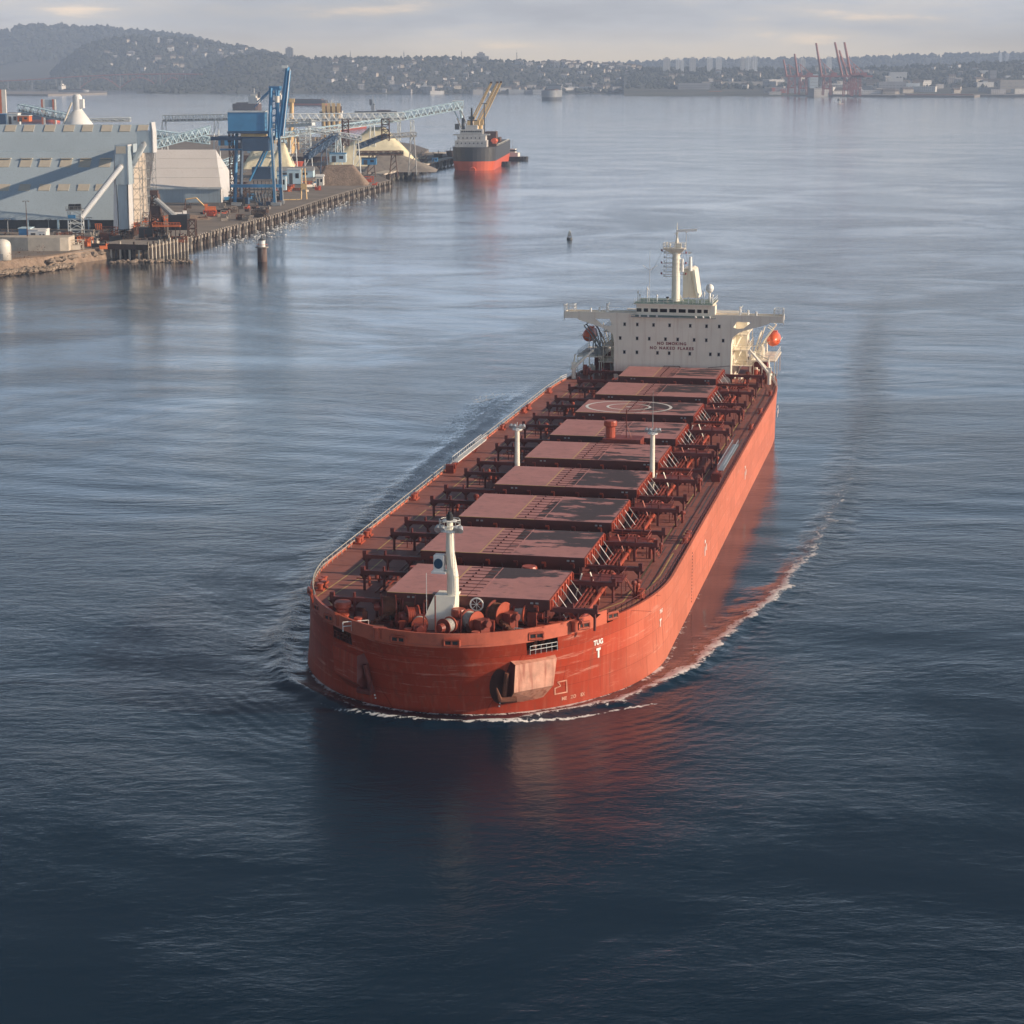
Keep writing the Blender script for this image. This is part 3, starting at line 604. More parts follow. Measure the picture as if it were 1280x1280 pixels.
# ---- hatches
HC = 1.8; hs = [(9.4, 24.0), (31.0, 46.0), (52.0, 68.0), (75.0, 89.6), (97.0, 112.0), (118.0, 134.0), (142.0, 156.4), (163.0, 178.6), (187.0, 201.2)]
for i, (a, b_) in enumerate(hs):
    x0, x1 = (HC-10.4, HC+10.4) if i else (-7.2, 11.9)
    if i == 8: x0, x1 = HC-9.8, HC+9.3
    xc = (x0+x1)/2; zc, zt = 11.3, 12.5
    c = MB(); c.box((x0+.35, a+.35, 9.0), (x1-.35, b_-.35, zc-.003))
    for k in range(9):
        q = x0+.6+(x1-x0-1.2)*k/8; c.box((q-.06, a+.0, 9.0), (q+.06, a+.349, zc-.1))
    coam = c.build('hatch_coaming', COAM, ship)
    g = MB(); g.path([(x0, a-.15, 9.75), (x1, a-.15, 9.75)], .10); g.path([(x0, a-.15, 10.45), (x1, a-.15, 10.45)], .06)
    for k in range(5): g.bar((x0+(x1-x0)*k/4, a-.15, 9), (x0+(x1-x0)*k/4, a-.15, 10.5), .07)
    g.build('coaming_pipe', RED, coam)
    for side in (0, 1):
        u0, u1 = (x0, xc-.04) if side == 0 else (xc+.04, x1)
        m_ = MB(); m_.box((u0, a, zc), (u1, b_, zt-.02)); pan = m_.build('hatch_cover', COAM, coam)
        # top plate as a fine sheet so that stains can vary over it
        nx2, ny3 = 14, 14; vs = []; fs = []; st_ = []
        for yy in range(ny3+1):
            for xx in range(nx2+1):
                fx, fy = xx/nx2, yy/ny3; vs.append((u0+(u1-u0)*fx, a+(b_-a)*fy, zt))
                if side == 0: v_ = -.2+.28*(fx > .985)
                else:
                    top = [.5, .45, .12, .1, -.28, .33, .12, .32, .15][i]; dens = [.25, .47, .50, .56, .36, .34, .40, .46, .40][i]
                    v_ = dens+.10 if fy > top else dens-.24
                    if i == 4: v_ = .52 if fy < .3 else .34
                    if i in (2, 3, 5) and fy > .93: v_ -= .25
                    if fx < .04 or fx > .96: v_ -= .25
                    if i == 1: v_ = .62 if fy > .55-.18*fx else .22
                    if i == 0: v_ = .56 if fy > .62+.3*max(0, fx-.35) else .1
                st_.append(v_)
        for yy in range(ny3):
            for xx in range(nx2):
                q = yy*(nx2+1)+xx; fs.append((q, q+1, q+nx2+2, q+nx2+1))
        tp = MB().add(vs, fs).build('cover_plate', COVER, pan); at = tp.data.attributes.new('stain', 'FLOAT', 'POINT'); at.data.foreach_set('value', st_)
        l = MB()
        for q in ((-2.9,) if side == 0 else (1.1,)):
            l.box((xc+q, a+.1, zt), (xc+q+.1, b_-.1, zt+.02))
        l.box((u0, a-.03, zt-.02), (u1, a+.06, zt+.015))
        l.build('cover_edge_strip', YEL if side == 0 else COVER, pan)
    # joint with cross battens
    j = MB(); j.box((xc-.04, a, zc+.1), (xc+.04, b_, zt-.05))
    for k in range(9):
        q = a+.8+(b_-a-1.6)*k/8; j.box((xc-2.6, q, zt+.002), (xc+1.0, q+.12, zt+.05)); j.box((xc-1.5, q+.3, zt+.002), (xc-1.3, q+.5, zt+.14))
    j.build('cover_joint', COAM, coam)
    # fittings on the fore face
    for k in range(6):
        f_ = MB(); q = x0+1.5+(x1-x0-3)*k/5; f_.cbox((q, a-.12, 11.7), (.5, .22, .22)); f_.cbox((q+.2, a-.1, 11.4), (.2, .26, .5)); f_.build('cover_cleat', BRIGHT if (i+k) % 2 else RED, coam)
    l = MB()
    for q in (x0+2.6, x0+3.2, x1-1.4, x1-2.0): l.cbox((q, a-.05, 12.05), (.32, .08, .2))
    l.build('number_plate', GREY, coam)
    # stays down the lit side
    for k in range(5):
        y_ = MB(); q = a+1.8+(b_-a-4)*k/4; y_.bar((x1+.05, q, 12.2), (x1+1.9, q-.5, 9.9), .08); y_.build('side_stay', WHITE if k % 2 else GREY, coam)
    y2 = MB(); y2.box((x1+.02, a+.1, 11.3), (x1+.14, b_-.1, 12.45))
    for k in range(9): q = a+.4+(b_-a-1)*k/8; y2.box((x1+.14, q, 11.32), (x1+.34, q+.16, 12.4))
    y2.build('cover_side_plate', BRIGHT, coam)
    # rolling-out rails on posts, each side, fore and aft end
    for sg in (-1, 1):
        xe = -16.3 if sg < 0 else 19.4
        if i == 0: xe = -14.2 if sg < 0 else 17.4
        for yy in (a+.7, b_-.7):
            rm = MB(); x_in = x0 if sg < 0 else x1
            rm.box((min(xe, x_in), yy-.16, 11.0), (max(xe, x_in), yy+.16, 11.42)); rm.box((min(xe, x_in), yy-.30, 11.42), (max(xe, x_in), yy+.30, 11.52))
            rm.cbox((xe+sg*-.25, yy, 11.75), (.5, .5, .5)); rm.cbox((xe-sg*2.9, yy, 11.8), (.22, .4, .6))
            ro = rm.build('cover_rail', RAILR, ship)
            for q in (.06, .42, .80):
                px = xe+(x_in-xe)*q; pm = MB(); pm.cyl((px, yy, 9), (px, yy, 11.0), .17, n=8); pm.add([(px-.7, yy, 11), (px+.7, yy, 11), (px, yy, 10.3)], [(0, 1, 2), (2, 1, 0)])
                pm.build('post', RAILR, ro)
# ---- pipes on the lit side, with crossover platforms
for k, xx in enumerate((13.6, 14.1, 14.6, 15.5)):
    p = MB(); p.path([(xx, 9.5, 10.05), (xx, 204, 10.05)], .13 if k < 3 else .24, 8)
    for q in range(40): p.box((xx-.15, 12+q*4.8, 9), (xx+.15, 12.2+q*4.8, 9.95))
    p.build('deck_pipe', BRIGHT if k == 3 else RED, ship)
for k, xx in enumerate((-10.9, -11.5)):
    p = MB(); p.path([(xx, 20, 9.6), (xx, 204, 9.6)], .12, 6); p.build('deck_pipe', RED, ship)
gaps = [(hs[i][1]+hs[i+1][0])/2 for i in range(8)] + [7.6]
for gi, g in enumerate(gaps):
    if gi == 8: continue
    pf = MB(); pf.box((12.6, g-1.9, 10.9), (17.8, g+1.9, 11.0)); o = pf.build('crossover_platform', RED, ship)
    pr = MB(); pr.rail([(12.6, g-1.9, 11), (17.8, g-1.9, 11), (17.8, g+1.9, 11), (12.6, g+1.9, 11)], 1.1, 1.3, .05, (1., .5)); pr.build('platform_rail', BRIGHT if gi % 2 else RAILR, o)
    pl_ = MB()
    for x_, y_ in ((12.7, g-1.8), (17.7, g-1.8), (17.7, g+1.8), (12.7, g+1.8), (15.2, g)): pl_.bar((x_, y_, 9), (x_, y_, 10.9), .09)
    pl_.build('leg', RED, o)
    ld = MB(); ld.bar((17.9, g-.4, 11.0), (19.2, g-.4, 9.0), .08); ld.bar((17.9, g+.4, 11.0), (19.2, g+.4, 9.0), .08)
    for k in range(5): ld.bar((17.9+k*.3, g-.4, 10.9-k*.42), (17.9+k*.3, g+.4, 10.9-k*.42), .05)
    ld.build('ladder', BRIGHT, o); ld = MB(); ld.bar((12.2, g-2.6, 9), (12.9, g-2.1, 11.9), .13); ld.build('strut', CREAML if gi in (0, 3, 5) else BRIGHT, o); ld = MB(); ld.bar((15.2, g-3.0, 9.0), (13.9, g-2.1, 12.1), .13); ld.build('strut', CREAML if gi in (0, 3, 5) else BRIGHT, o)
    # vents, valves, tank hatches in the gap
    for q in range(5):
        x_ = random.choice([-13.6, -12.6, -11, 16, 18.3, 19.3, 13]) + random.uniform(-.4, .4); y_ = g+random.uniform(-2.4, 2.4); h_ = random.uniform(.8, 1.7)
        vm = MB(); rr = random.uniform(.22, .42); vm.cyl((x_, y_, 9), (x_, y_, 9+h_), rr*.6, n=8); vm.lathe([(rr, 0), (rr*1.15, .25), (rr*.7, .5)], (x_, y_, 9+h_), 10)
        vm.build('mushroom_vent', BRIGHT if q % 2 else RED, ship)
    gm = MB()
    for q in range(3):
        x_ = -9+q*3.4+random.uniform(-.8, .8); gm.cyl((x_, g-.6, 9), (x_, g-.6, 10.6), .14, n=6); gm.path([(x_-1.2, g-.6, 10.1), (x_+1.2, g-.6, 10.1)], .09)
    gm.build('hydrant_manifold', RED, ship)
    gm = MB()
    for q in range(2):
        y_ = g-2+q*2.4; gm.path([(-15.4, y_, 9.9), (-10.2, y_, 9.9), (-10.2, y_, 10.6)], .09); gm.bar((-14.5, y_, 9), (-14.5, y_, 9.9), .1); gm.bar((-12, y_, 9), (-12, y_, 10.9), .1); gm.cyl((-12.8, y_, 10), (-12.8, y_, 10.5), .25)
    gm.build('valve_group', RED, ship)
# mast houses / big vents standing in the gaps
def big_vent(x_, y_, z_, r_, h_, name='ventilator'):
    b = MB(); b.cyl((x_, y_, z_), (x_, y_, z_+h_*.62), r_*.72, n=14); b.lathe([(r_*.72, 0), (r_, .25), (r_, h_*.3), (r_*.9, h_*.38)], (x_, y_, z_+h_*.62), 14); return b.build(name, BRIGHT, ship)
bx_ = MB(); bx_.box((1.0, 113.0, 9), (7.2, 117.2, 13.0)); mh = bx_.build('mast_house', RED, ship); big_vent(2.0, 115, 13.0, 1.1, 2.7)
ph = MB(); ph.bar((4.6, 115, 13), (4.6, 115, 17.6), .12); ph.bar((4.6, 115, 15.2), (5.4, 115, 13.0), .08); ph.build('whip_aerial', RED, ship)
big_vent(6.0, 27.5, 9, 1.0, 3.0); big_vent(-8.5, 27.8, 9, .7, 2.2)
hr = MB()
for (x_, y_) in ((-4.6, 49.0), (-6.6, 181.0)):
    for rr in (1.1, .8):
        for k in range(12):
            a0, a1 = math.pi*k/12, math.pi*(k+1)/12
            hr.cyl((x_+rr*math.cos(a0), y_, 10.4+rr*math.sin(a0)), (x_+rr*math.cos(a1), y_, 10.4+rr*math.sin(a1)), .1, n=6)
    hr.bar((x_-1.1, y_, 9), (x_-1.1, y_, 10.4), .12); hr.bar((x_+1.1, y_, 9), (x_+1.1, y_, 10.4), .12)
hr.build('hose_reel', WHITE, ship)
# helicopter mark on the seventh hatch
b = MB(); cx_, cy_, z_ = HC-2.0, 149.4, 12.53
def ringm(bm, r0, r1, n=64):
    vs = []; fs = []
    for k in range(n):
        a = 2*math.pi*k/n; vs += [(cx_+r0*1.15*math.cos(a), cy_+r0*math.sin(a), z_), (cx_+r1*1.15*math.cos(a), cy_+r1*math.sin(a), z_)]
    for k in range(n): fs.append((2*k, 2*k+1, 2*((k+1) % n)+1, 2*((k+1) % n)))
    bm.add(vs, fs)
ringm(b, 6.3, 6.75); ringm(b, 3.1, 3.5); ringm(b, .0, .5); b.build('helicopter_circle', WHITE, ship)
# ---- the three masts of the cargo deck
fm = empty('foremast', (-1.0, 15.0, 9.0)); fm.parent = ship
fm.location = (.35, 7.9, 9.0)
b = MB(); b.prism([(-2.6, -1.2), (1.0, -1.2), (1.0, 2.6), (-2.6, 2.6)], 0, 1.2); b.add([(-2.6,-1.2,1.2),(1,-1.2,1.2),(1,2.6,1.2),(-2.6,2.6,1.2),(-1.6,0,3.4),(1,0,3.4),(1,2.6,3.4),(-1.6,2.6,3.4)], [(0,1,5,4),(1,2,6,5),(2,3,7,6),(3,0,4,7),(4,5,6,7)])
b.build('mast_house', CREAML, fm)
b = MB(); b.cyl((.45,1.0,0), (.45,1.0,5.3), .78, .70, 16); b.cyl((.45,1.0,5.3), (.12,1.0,8.2), .70, .50, 16); b.cyl((.12,1,8.2), (.12,1,11.2), .50, .36, 16); b.build('pole', CREAML, fm)
b = MB()
for sg in (-1, 1): b.bar((.9+.15*sg, .35, .5), (.62+.15*sg, .4, 10.8), .05)
for k in range(26): b.bar((.72, .35, .7+k*.4), (1.08-.012*k, .36, .7+k*.4), .035)
b.build('ladder', WHITE, fm)
b = MB(); b.cyl((.12,1,10.2), (.12,1,10.35), 1.35, n=14); b.cyl((.12,1,11.2), (.12,1,11.3), .9, n=12); b.build('lamp_platform', WHITE, fm)
b = MB(); ptsr = [(.12+1.3*math.cos(a), 1+1.3*math.sin(a), 10.35) for a in [k*math.pi/4 for k in range(9)]]; b.rail(ptsr, 1.0, 1.2, .05, (1., .5)); b.build('platform_rail', WHITE, fm)
for x_ in (-1.25, -.75, 1.0, 1.5):
    b = MB(); b.cyl((.12+x_, -.1, 10.4), (.12+x_, .35, 10.75), .42, .25, 12); b.build('floodlight', ALU, fm)
b = MB(); b.cyl((.12,1,11.3), (.12,1,11.9), .42, n=12); b.cyl((.12,1,11.9), (.12,1,12.15), .25, n=10); b.bar((.12,1,12.1), (.12,1,13.0), .06); b.build('masthead_lamp', BLACK, fm)
b = MB(); b.box((-1.75,.3,5.9), (-.55,1.5,7.6)); b.box((-2.0,.1,5.7), (-.2,1.7,5.9)); o = b.build('lamp_box', WHITE, fm)
b = MB(); b.cyl((-1.15,.27,6.75), (-1.15,.31,6.75), .55, n=20); b.build('lamp_glass', mat('blue_glass', (.03, .08, .14), .1), o)
b = MB(); b.bar((.3,.3,3.4), (2.4,-2.8,.0), .05); b.bar((-2.3,-1.0,.1), (-2.3,-1.0,6.0), .06); b.build('mast_stay', WHITE, fm)
fm.scale = (.95, 1.0, 1.10)
for x_, hgt, whip in ((-9.0, 18.4, 0), (11.9, 18.5, 24.2)):
    mm_ = empty('deck_mast', (x_, 93.3, 9.0)); mm_.parent = ship; h_ = hgt-9
    b = MB(); b.cyl((0,0,0), (0,0,h_-1.0), .42, .34, 14); b.build('pole', CREAML, mm_)
    b = MB(); b.cyl((0,0,h_-1.0), (0,0,h_-.85), .8, n=10); b.bar((0,0,h_-.85), (0,0,h_+.2), .08); b.bar((-1.0,0,h_-.4), (1.0,0,h_-.4), .07); b.build('lamp_platform', WHITE, mm_)
    for q in (-.95, -.4, .5, 1.0):
        c = MB(); c.cyl((q,-.25,h_-.55), (q,.2,h_-.2), .34, .2, 10); c.build('floodlight', ALU, mm_)
    if whip: c = MB(); c.cyl((0,0,h_), (0,0,whip-9), .08, .02, n=5); c.build('whip_aerial', GREY, mm_)
# ---- winches and windlasses on the bow
def winch(x_, y_, w_, r_, rz=0, drum=ROPE, name='mooring_winch', big=False):
    o = empty(name, (x_, y_, 9)); o.rotation_euler = (0, 0, rz); o.parent = ship
    b = MB(); b.box((-w_/2-.5, -r_*.8, 0), (w_/2+.5, r_*.8, .3)); b.box((-w_/2-.35, -.35, .3), (-w_/2-.05, .35, r_+.5)); b.box((w_/2+.05, -.35, .3), (w_/2+.35, .35, r_+.5)); b.build('base', RED, o)
    z = r_+.35
    b = MB(); b.cyl((-w_/2, 0, z), (w_/2, 0, z), r_*.78, n=20)
    for k in range(int(w_/.22)): b.cyl((-w_/2+.05+k*.22, 0, z), (-w_/2+.14+k*.22, 0, z), r_*.82, n=20)
    b.build('drum', drum, o)
    for q in (-w_/2, w_/2): c = MB(); c.cyl((q-.07, 0, z), (q+.07, 0, z), r_, n=24); c.build('flange', RED if q < 0 else BRIGHT, o)
    c = MB(); c.box((w_/2+.4, -.7, .3), (w_/2+1.5, .7, z+.4)); c.cyl((w_/2+1.5, 0, z), (w_/2+2.1, 0, z), .42, n=12); c.build('gearbox', RED, o); c = MB(); c.cyl((-w_/2-.9, 0, z), (-w_/2-.3, 0, z), .45, .55, 12); c.build('warping_head', RED, o)
    return o
winch(-7.0, 9.4, 1.6, 1.45, .35, RUST, 'windlass'); winch(-4.6, 10.2, 1.4, 1.35, .1, RUST, 'windlass'); winch(-3.6, 7.2, 1.3, 1.15, .5, BRIGHT); 
winch(6.2, 8.8, 1.5, 1.45, -.5, RUST, 'windlass'); winch(8.6, 10.0, 1.2, 1.25, -.2); winch(3.6, 6.4, 1.4, 1.15, -.6); winch(1.2, 4.1, 1.3, .95, 1.2); winch(-2.0, 4.3, 1.3, .95, -1.3)
for sg, (xa, ya), (xb, yb) in ((1, (6.4, 8.0), (9.3, 5.0)), (-1, (-6.6, 8.4), (-8.8, 5.6))):
    b = MB(); n = 14
    for k in range(n):
        p = Vector((xa, ya, 10.3)).lerp(Vector((xb, yb, 9.2)), k/n); b.cbox(p, (.35, .55, .3) if k % 2 else (.6, .3, .22), .6*sg)
    b.box((min(xa, xb), yb-.5, 9), (max(xa, xb), yb+.6, 9.5)); b.build('anchor_chain', RUST, ship)
for x_, y_ in ((-6.4, 2.0), (-5.7, 2.0), (-4.2, 5.0), (-12.2, 6.6), (-11.5, 6.9), (12.6, 8.0), (13.4, 8.4), (11.6, 6.4), (14.9, 9.2), (-2.8, 2.2), (4.9, 2.4), (-9.6, 5.6), (0.9, 8.3), (1.6, 8.3)):
    b = MB(); b.cyl((x_, y_, 9), (x_, y_, 10.1), .36, n=12); b.cyl((x_, y_, 10.1), (x_, y_, 10.28), .48, n=12); b.build('bollard_post', BRIGHT, ship)
big_vent(-12.2, 8.4, 9.0, 1.0, 2.4); big_vent(14.6, 11.6, 9, .8, 1.9); big_vent(1.9, 6.9, 9.0, .85, 2.6)
b = MB(); b.rail([(-10.9, 3.9, 9), (-8.3, 5.4, 9)], 1.1, 1.0, .07, (1., .55)); b.rail([(8.4, 6.9, 9), (10.4, 6.6, 9)], .7, 1.0, .08, (1., .5)); b.build('bow_rail', WHITE, ship)
for x_, y_, h_ in ((-1.1, 2.6, 4.2), (.4, 1.9, 5.3), (2.7, 4.7, 3.0), (-3.7, 9.0, 3.4)):
    b = MB(); b.bar((x_, y_, 9), (x_, y_, 9+h_), .13); b.build('derrick_post', RED, ship)
b = MB()
for k in range(16):
    a0, a1 = 2*math.pi*k/16, 2*math.pi*(k+1)/16; b.cyl((3.5+.75*math.cos(a0), 9.2, 11.6+.75*math.sin(a0)), (3.5+.75*math.cos(a1), 9.2, 11.6+.75*math.sin(a1)), .09, n=6)
for k in range(4): a0 = k*math.pi/4; b.bar((3.5+.75*math.cos(a0), 9.2, 11.6+.75*math.sin(a0)), (3.5-.75*math.cos(a0), 9.2, 11.6-.75*math.sin(a0)), .05)
b.build('brake_wheel', WHITE, ship)
b = MB(); b.ball((8.3, 4.0, 9.5), .42, 12); b.cyl((8.3, 4.0, 9), (8.3, 4.0, 9.3), .3); b.build('bell', DGREY, ship)
b = MB(); b.box((-20, 0, 0), (-20, 0, 0)); 
for q in range(26):
    x_ = random.uniform(-10, 11); y_ = random.uniform(5.4, 9.2)
    if abs(x_) < 2.6 and y_ < 9: continue
    m_ = MB(); hh_ = random.uniform(.4, 1.6); m_.box((x_, y_, 9), (x_+random.uniform(.3, .9), y_+random.uniform(.3, .8), 9+hh_)); m_.cyl((x_+.2, y_+.2, 9+hh_), (x_+.2, y_+.2, 9.3+hh_), .16, n=8)
    m_.build('brake_unit', RED if q % 3 else RUST, ship)
for sg in (-1, 1):
    b = MB(); p = [(sg*16.5, 12, 9.35), (sg*11, 14, 9.35)]; b.box((min(p[0][0], p[1][0]), 13, 9), (max(p[0][0], p[1][0]), 13.25, 9.5)); b.build('breakwater', RED, ship)
# accommodation ladders
for sg, xx, m_ in ((1, 21.3, ALU), (-1, -20.6, WHITE)):
    g = MB(); y0_, y1_ = (102.5, 125.5) if sg > 0 else (101, 122)
    g.box((xx-.45, y0_, 10.5), (xx+.45, y1_, 10.62))
    for k in range(34): g.box((xx-.42, y0_+.3+k*(y1_-y0_-.6)/33, 10.621), (xx+.42, y0_+.42+k*(y1_-y0_-.6)/33, 10.70))
    go = g.build('accommodation_ladder', m_, ship)
    q = MB()
    for e_ in (-.45, .45): q.rail([(xx+e_, y0_, 10.6), (xx+e_, y1_, 10.6)], .8, 1.6, .06, (1.,))
    q.build('handrail', m_, go)
    q = MB(); q.box((xx-1.2, y0_-1.6, 9), (xx+.1, y0_-.3, 10.3)); q.box((xx-1.5, y0_, 9.0), (xx-1.1, y1_, 9.6)); q.cyl((xx-1.2, y0_-1, 10.0), (xx+.3, y0_-1, 10.0), .35); q.bar((xx-.8, y0_+3, 9), (xx, y0_+3, 10.5), .12); q.bar((xx-.8, y1_-3, 9), (xx, y1_-3, 10.5), .12); q.build('ladder_winch', RED, go)
# ---- accommodation block
SB = 206.5; Wt = 12.0
acc = MB(); prof = [(-12, 9), (12, 9), (12, 18.8)]
def arc(c, rr, a0, a1, n=6): return [(c[0]+rr*math.cos(a0+(a1-a0)*k/n), c[1]+rr*math.sin(a0+(a1-a0)*k/n)) for k in range(n+1)]
front = [(-12, 9.0), (12, 9.0), (12, 16.6), (12.15, 17.6), (12.6, 18.5), (13.6, 19.2), (17.0, 20.3), (19.5, 21.2), (22.3, 21.35), (22.3, 22.7), (-22.3, 22.7), (-22.3, 21.35), (-19.5, 21.2), (-17.0, 20.3), (-13.6, 19.2), (-12.6, 18.5), (-12.15, 17.6), (-12, 16.6)]
# front screen wall in pieces leaving the two bracket openings
def scr(poly): acc.extr(poly, 'y', SB, SB+.5)
scr([(-12, 9), (12, 9), (12, 16.6), (12.15, 17.6), (12.3, 18.2), (12.3, 22.7), (-12.3, 22.7), (-12.3, 18.2), (-12.15, 17.6), (-12, 16.6)])
for sg in (-1, 1):
    def fl(P): P = [(sg*a, b) for a, b in P]; return P if sg > 0 else P[::-1]
    scr(fl([(12.3, 21.35), (22.3, 21.35), (22.3, 22.7), (12.3, 22.7)]))
    scr(fl([(12.3, 18.2), (13.6, 19.2), (14.8, 19.65), (14.4, 20.05), (13.1, 19.9), (12.3, 20.2)]))
    scr(fl([(14.8, 19.65), (17.0, 20.3), (19.5, 21.1), (19.5, 21.349), (16.0, 21.349), (14.4, 20.05)][:]))
    scr(fl([(12.3, 20.2), (12.8, 20.9), (12.9, 21.349), (12.3, 21.349)]))
acc.build('front_screen', CREAM, ship)
wg = MB()
wg.box((-22.3, SB+.5, 21.6), (22.3, SB+3.8, 21.8)); wg.box((-22.3, SB+3.6, 21.8), (-7.6, SB+3.8, 22.7)); wg.box((7.9, SB+3.6, 21.8), (22.3, SB+3.8, 22.7))
for sg in (-1, 1): wg.box((22.1 if sg > 0 else -22.3, SB+.5, 21.8), (22.3 if sg > 0 else -22.1, SB+3.6, 22.7))
wg.build('bridge_wing', CREAM, ship)
hs_ = MB(); hs_.box((-11.9, SB+.5, 9), (11.9, SB+18, 21.599)); hs_.build('deckhouse', CREAM, ship)
# bridge house
bh = MB(); bh.box((-7.4, SB-.25, 22.0), (7.8, SB+9, 24.55)); bh.box((-7.9, SB-.9, 24.551), (8.2, SB+9.4, 24.75)); wh = bh.build('wheelhouse', CREAM, ship)
gd = MB(); gd.box((-7.85, SB-.85, 24.751), (8.15, SB+9.3, 24.80)); gd.box((-7.6, SB-.5, 22.0), (8.0, SB-.251, 22.32)); gd.build('green_roof_deck', GREEND, wh)
sl2 = MB(); sl2.box((-8.4, SB-.95, 21.95), (8.9, SB-.3, 22.08)); sl2.rail([(-8.3, SB-.9, 22.08), (8.8, SB-.9, 22.08)], .35, 2.4, .05, (1.,)); sl2.build('front_ledge', GREY, wh)
for x_ in (-6.6, -4.9, -3.1, 4.8, 6.3, 7.7):
    b = MB(); b.cyl((x_, SB-.9, 22.15), (x_, SB-1.1, 22.45), .22, .16, 8); b.build('deck_lamp', WHITE, wh)
wx = [(-6.85, 1.0), (-5.45, .9), (-3.75, 1.45), (-1.85, 1.45), (.05, 1.45), (1.95, 1.45), (3.85, 1.45), (5.45, .9), (6.75, .85)]
for x_, w_ in wx:
    b = MB(); b.box((x_-w_/2, SB-.27, 23.0), (x_+w_/2, SB-.2505, 23.72)); o = b.build('bridge_window', GLASS, wh)
    c = MB()
    for p0, p1 in (((x_-w_/2-.08, 22.92), (x_+w_/2+.08, 22.99)), ((x_-w_/2-.08, 23.73), (x_+w_/2+.08, 23.8)), ((x_-w_/2-.08, 22.99), (x_-w_/2-.005, 23.73)), ((x_+w_/2+.005, 22.99), (x_+w_/2+.08, 23.73))): c.box((p0[0], SB-.32, p0[1]), (p1[0], SB-.2505, p1[1]))
    c.build('window_frame', CREAML, o)
b = MB(); b.box((7.801, SB-.2, 22.7), (8.6, SB+3, 24.5)); b.build('wing_door', CREAML, wh)
rows = [(20.35, [-9.82, -7.23, -3.89, -.59, 3.62, 6.93, 9.51]), (17.5, [-10.71, -7.23, -4.73, -1.39, 1.1, 4.46, 6.93, 10.35]), (14.65, [-9.82, -7.23, -3.0, -.59, 3.62, 7.81, 9.51])]
for z_, xs_ in rows:
    for x_ in xs_:
        b = MB(); b.box((x_-.24, SB-.02, z_-.30), (x_+.24, SB-.003, z_+.30)); o = b.build('window', GLASS, ship)
        c = MB(); c.box((x_-.33, SB-.05, z_+.31), (x_+.33, SB-.003, z_+.38)); c.box((x_-.33, SB-.05, z_-.38), (x_+.33, SB-.003, z_-.31)); c.build('window_frame', GREY, o)
def wall_text(body, x_, z_, size, sp):
    v, f = text_pts(body, size, sp); b = MB(); b.add([(x_+p[0], SB-.03, z_+p[1]) for p in v], f); return b.build('warning_lettering', TXR, ship)
wall_text('NO SMOKING', -.1, 16.6, .8, 1.25); wall_text('NO NAKED FLARES', -.1, 15.65, .8, 1.36)
b = MB()
for x_ in (-8.8, -4.2, 2.0, 5.4, 9.8): b.box((x_, SB-.03, 9.6), (x_+.3, SB-.001, 10.2))
b.path([(-1.8, SB-.1, 11.0), (-1.6, SB-.1, 12.0), (1.6, SB-.1, 12.0), (1.9, SB-.1, 11.0)], .06); b.path([(7.4, SB-.1, 11.9), (11.9, SB-.1, 12.4)], .05); b.build('wall_fitting', RAILR, ship)
# wing ends
for sg in (-1, 1):
    b = MB(); x_ = sg*21.3; b.rail([(x_-.9, SB+.2, 22.7), (x_+.9, SB+.2, 22.7), (x_+.9, SB+3.4, 22.7), (x_-.9, SB+3.4, 22.7), (x_-.9, SB+.2, 22.7)], 1.3, .9, .08, (1., .5)); b.build('wing_rail', WHITE, ship)
    b = MB(); b.rail([(sg*8.8, SB+.3, 22.7), (sg*14.5, SB+.3, 22.7)], 1.0, 1.6, .045, (1., .5)); b.build('wing_rail', WHITE, ship)
    b = MB(); x_ = sg*13.6; b.cyl((x_, SB+1, 22.7), (x_, SB+1, 23.9), .35, .18, 10); b.bar((x_, SB+1, 23.9), (x_+.5, SB+1, 24.6), .1); b.ball((x_, SB+1, 24.2), .25); b.cyl((x_+sg*1.6, SB+1, 22.7), (x_+sg*1.6, SB+1, 23.7), .2, n=8); b.build('searchlight', WHITE, ship)
    b = MB(); b.cyl((sg*16.9, SB+.3, 22.7), (sg*16.9, SB+.3, 23.5), .2, n=8); b.build('side_light', WHITE, ship)
    b = MB(); b.bar((sg*22.4, SB+.2, 20.9), (sg*22.4, SB+.2, 24.2), .18); b.build('wing_post', WHITE, ship)
# radar mast
rmx = -.1; y_ = SB+5
rm = empty('radar_mast', (rmx, y_, 24.8)); rm.parent = ship
b = MB(); b.cyl((0,0,0), (0,0,7.6), .86, .80, 16); b.cyl((0,0,7.6), (0,0,10.6), .80, .74, 16)
for k in range(7): b.cyl((0,0,5.1+k*.88), (0,0,5.25+k*.88), .92, n=16)
b.add([(.7,-.1,0),(1.7,-.1,0),(.7,-.1,1.6),(.7,.1,0),(1.7,.1,0),(.7,.1,1.6)], [(0,1,2),(5,4,3),(1,4,5,2)]); b.build('column', CREAML, rm)
b = MB(); b.prism([(-2.6,-1.2),(1.8,-1.2),(1.8,1.4),(-2.6,1.4)], 10.6, 10.8); b.add([(-2.6,-1.2,10.6),(1.8,-1.2,10.6),(1.8,1.4,10.6),(-2.6,1.4,10.6),(-.7,-.5,9.6),(.7,-.5,9.6),(.7,.5,9.6),(-.7,.5,9.6)], [(0,1,5,4),(1,2,6,5),(2,3,7,6),(3,0,4,7),(4,5,6,7)]); b.build('platform', CREAM, rm)
b = MB(); b.rail([(-2.6,-1.2,10.8),(1.8,-1.2,10.8),(1.8,1.4,10.8),(-2.6,1.4,10.8),(-2.6,-1.2,10.8)], 1.0, 1.0, .06, (1.,.5)); b.build('platform_rail', WHITE, rm)
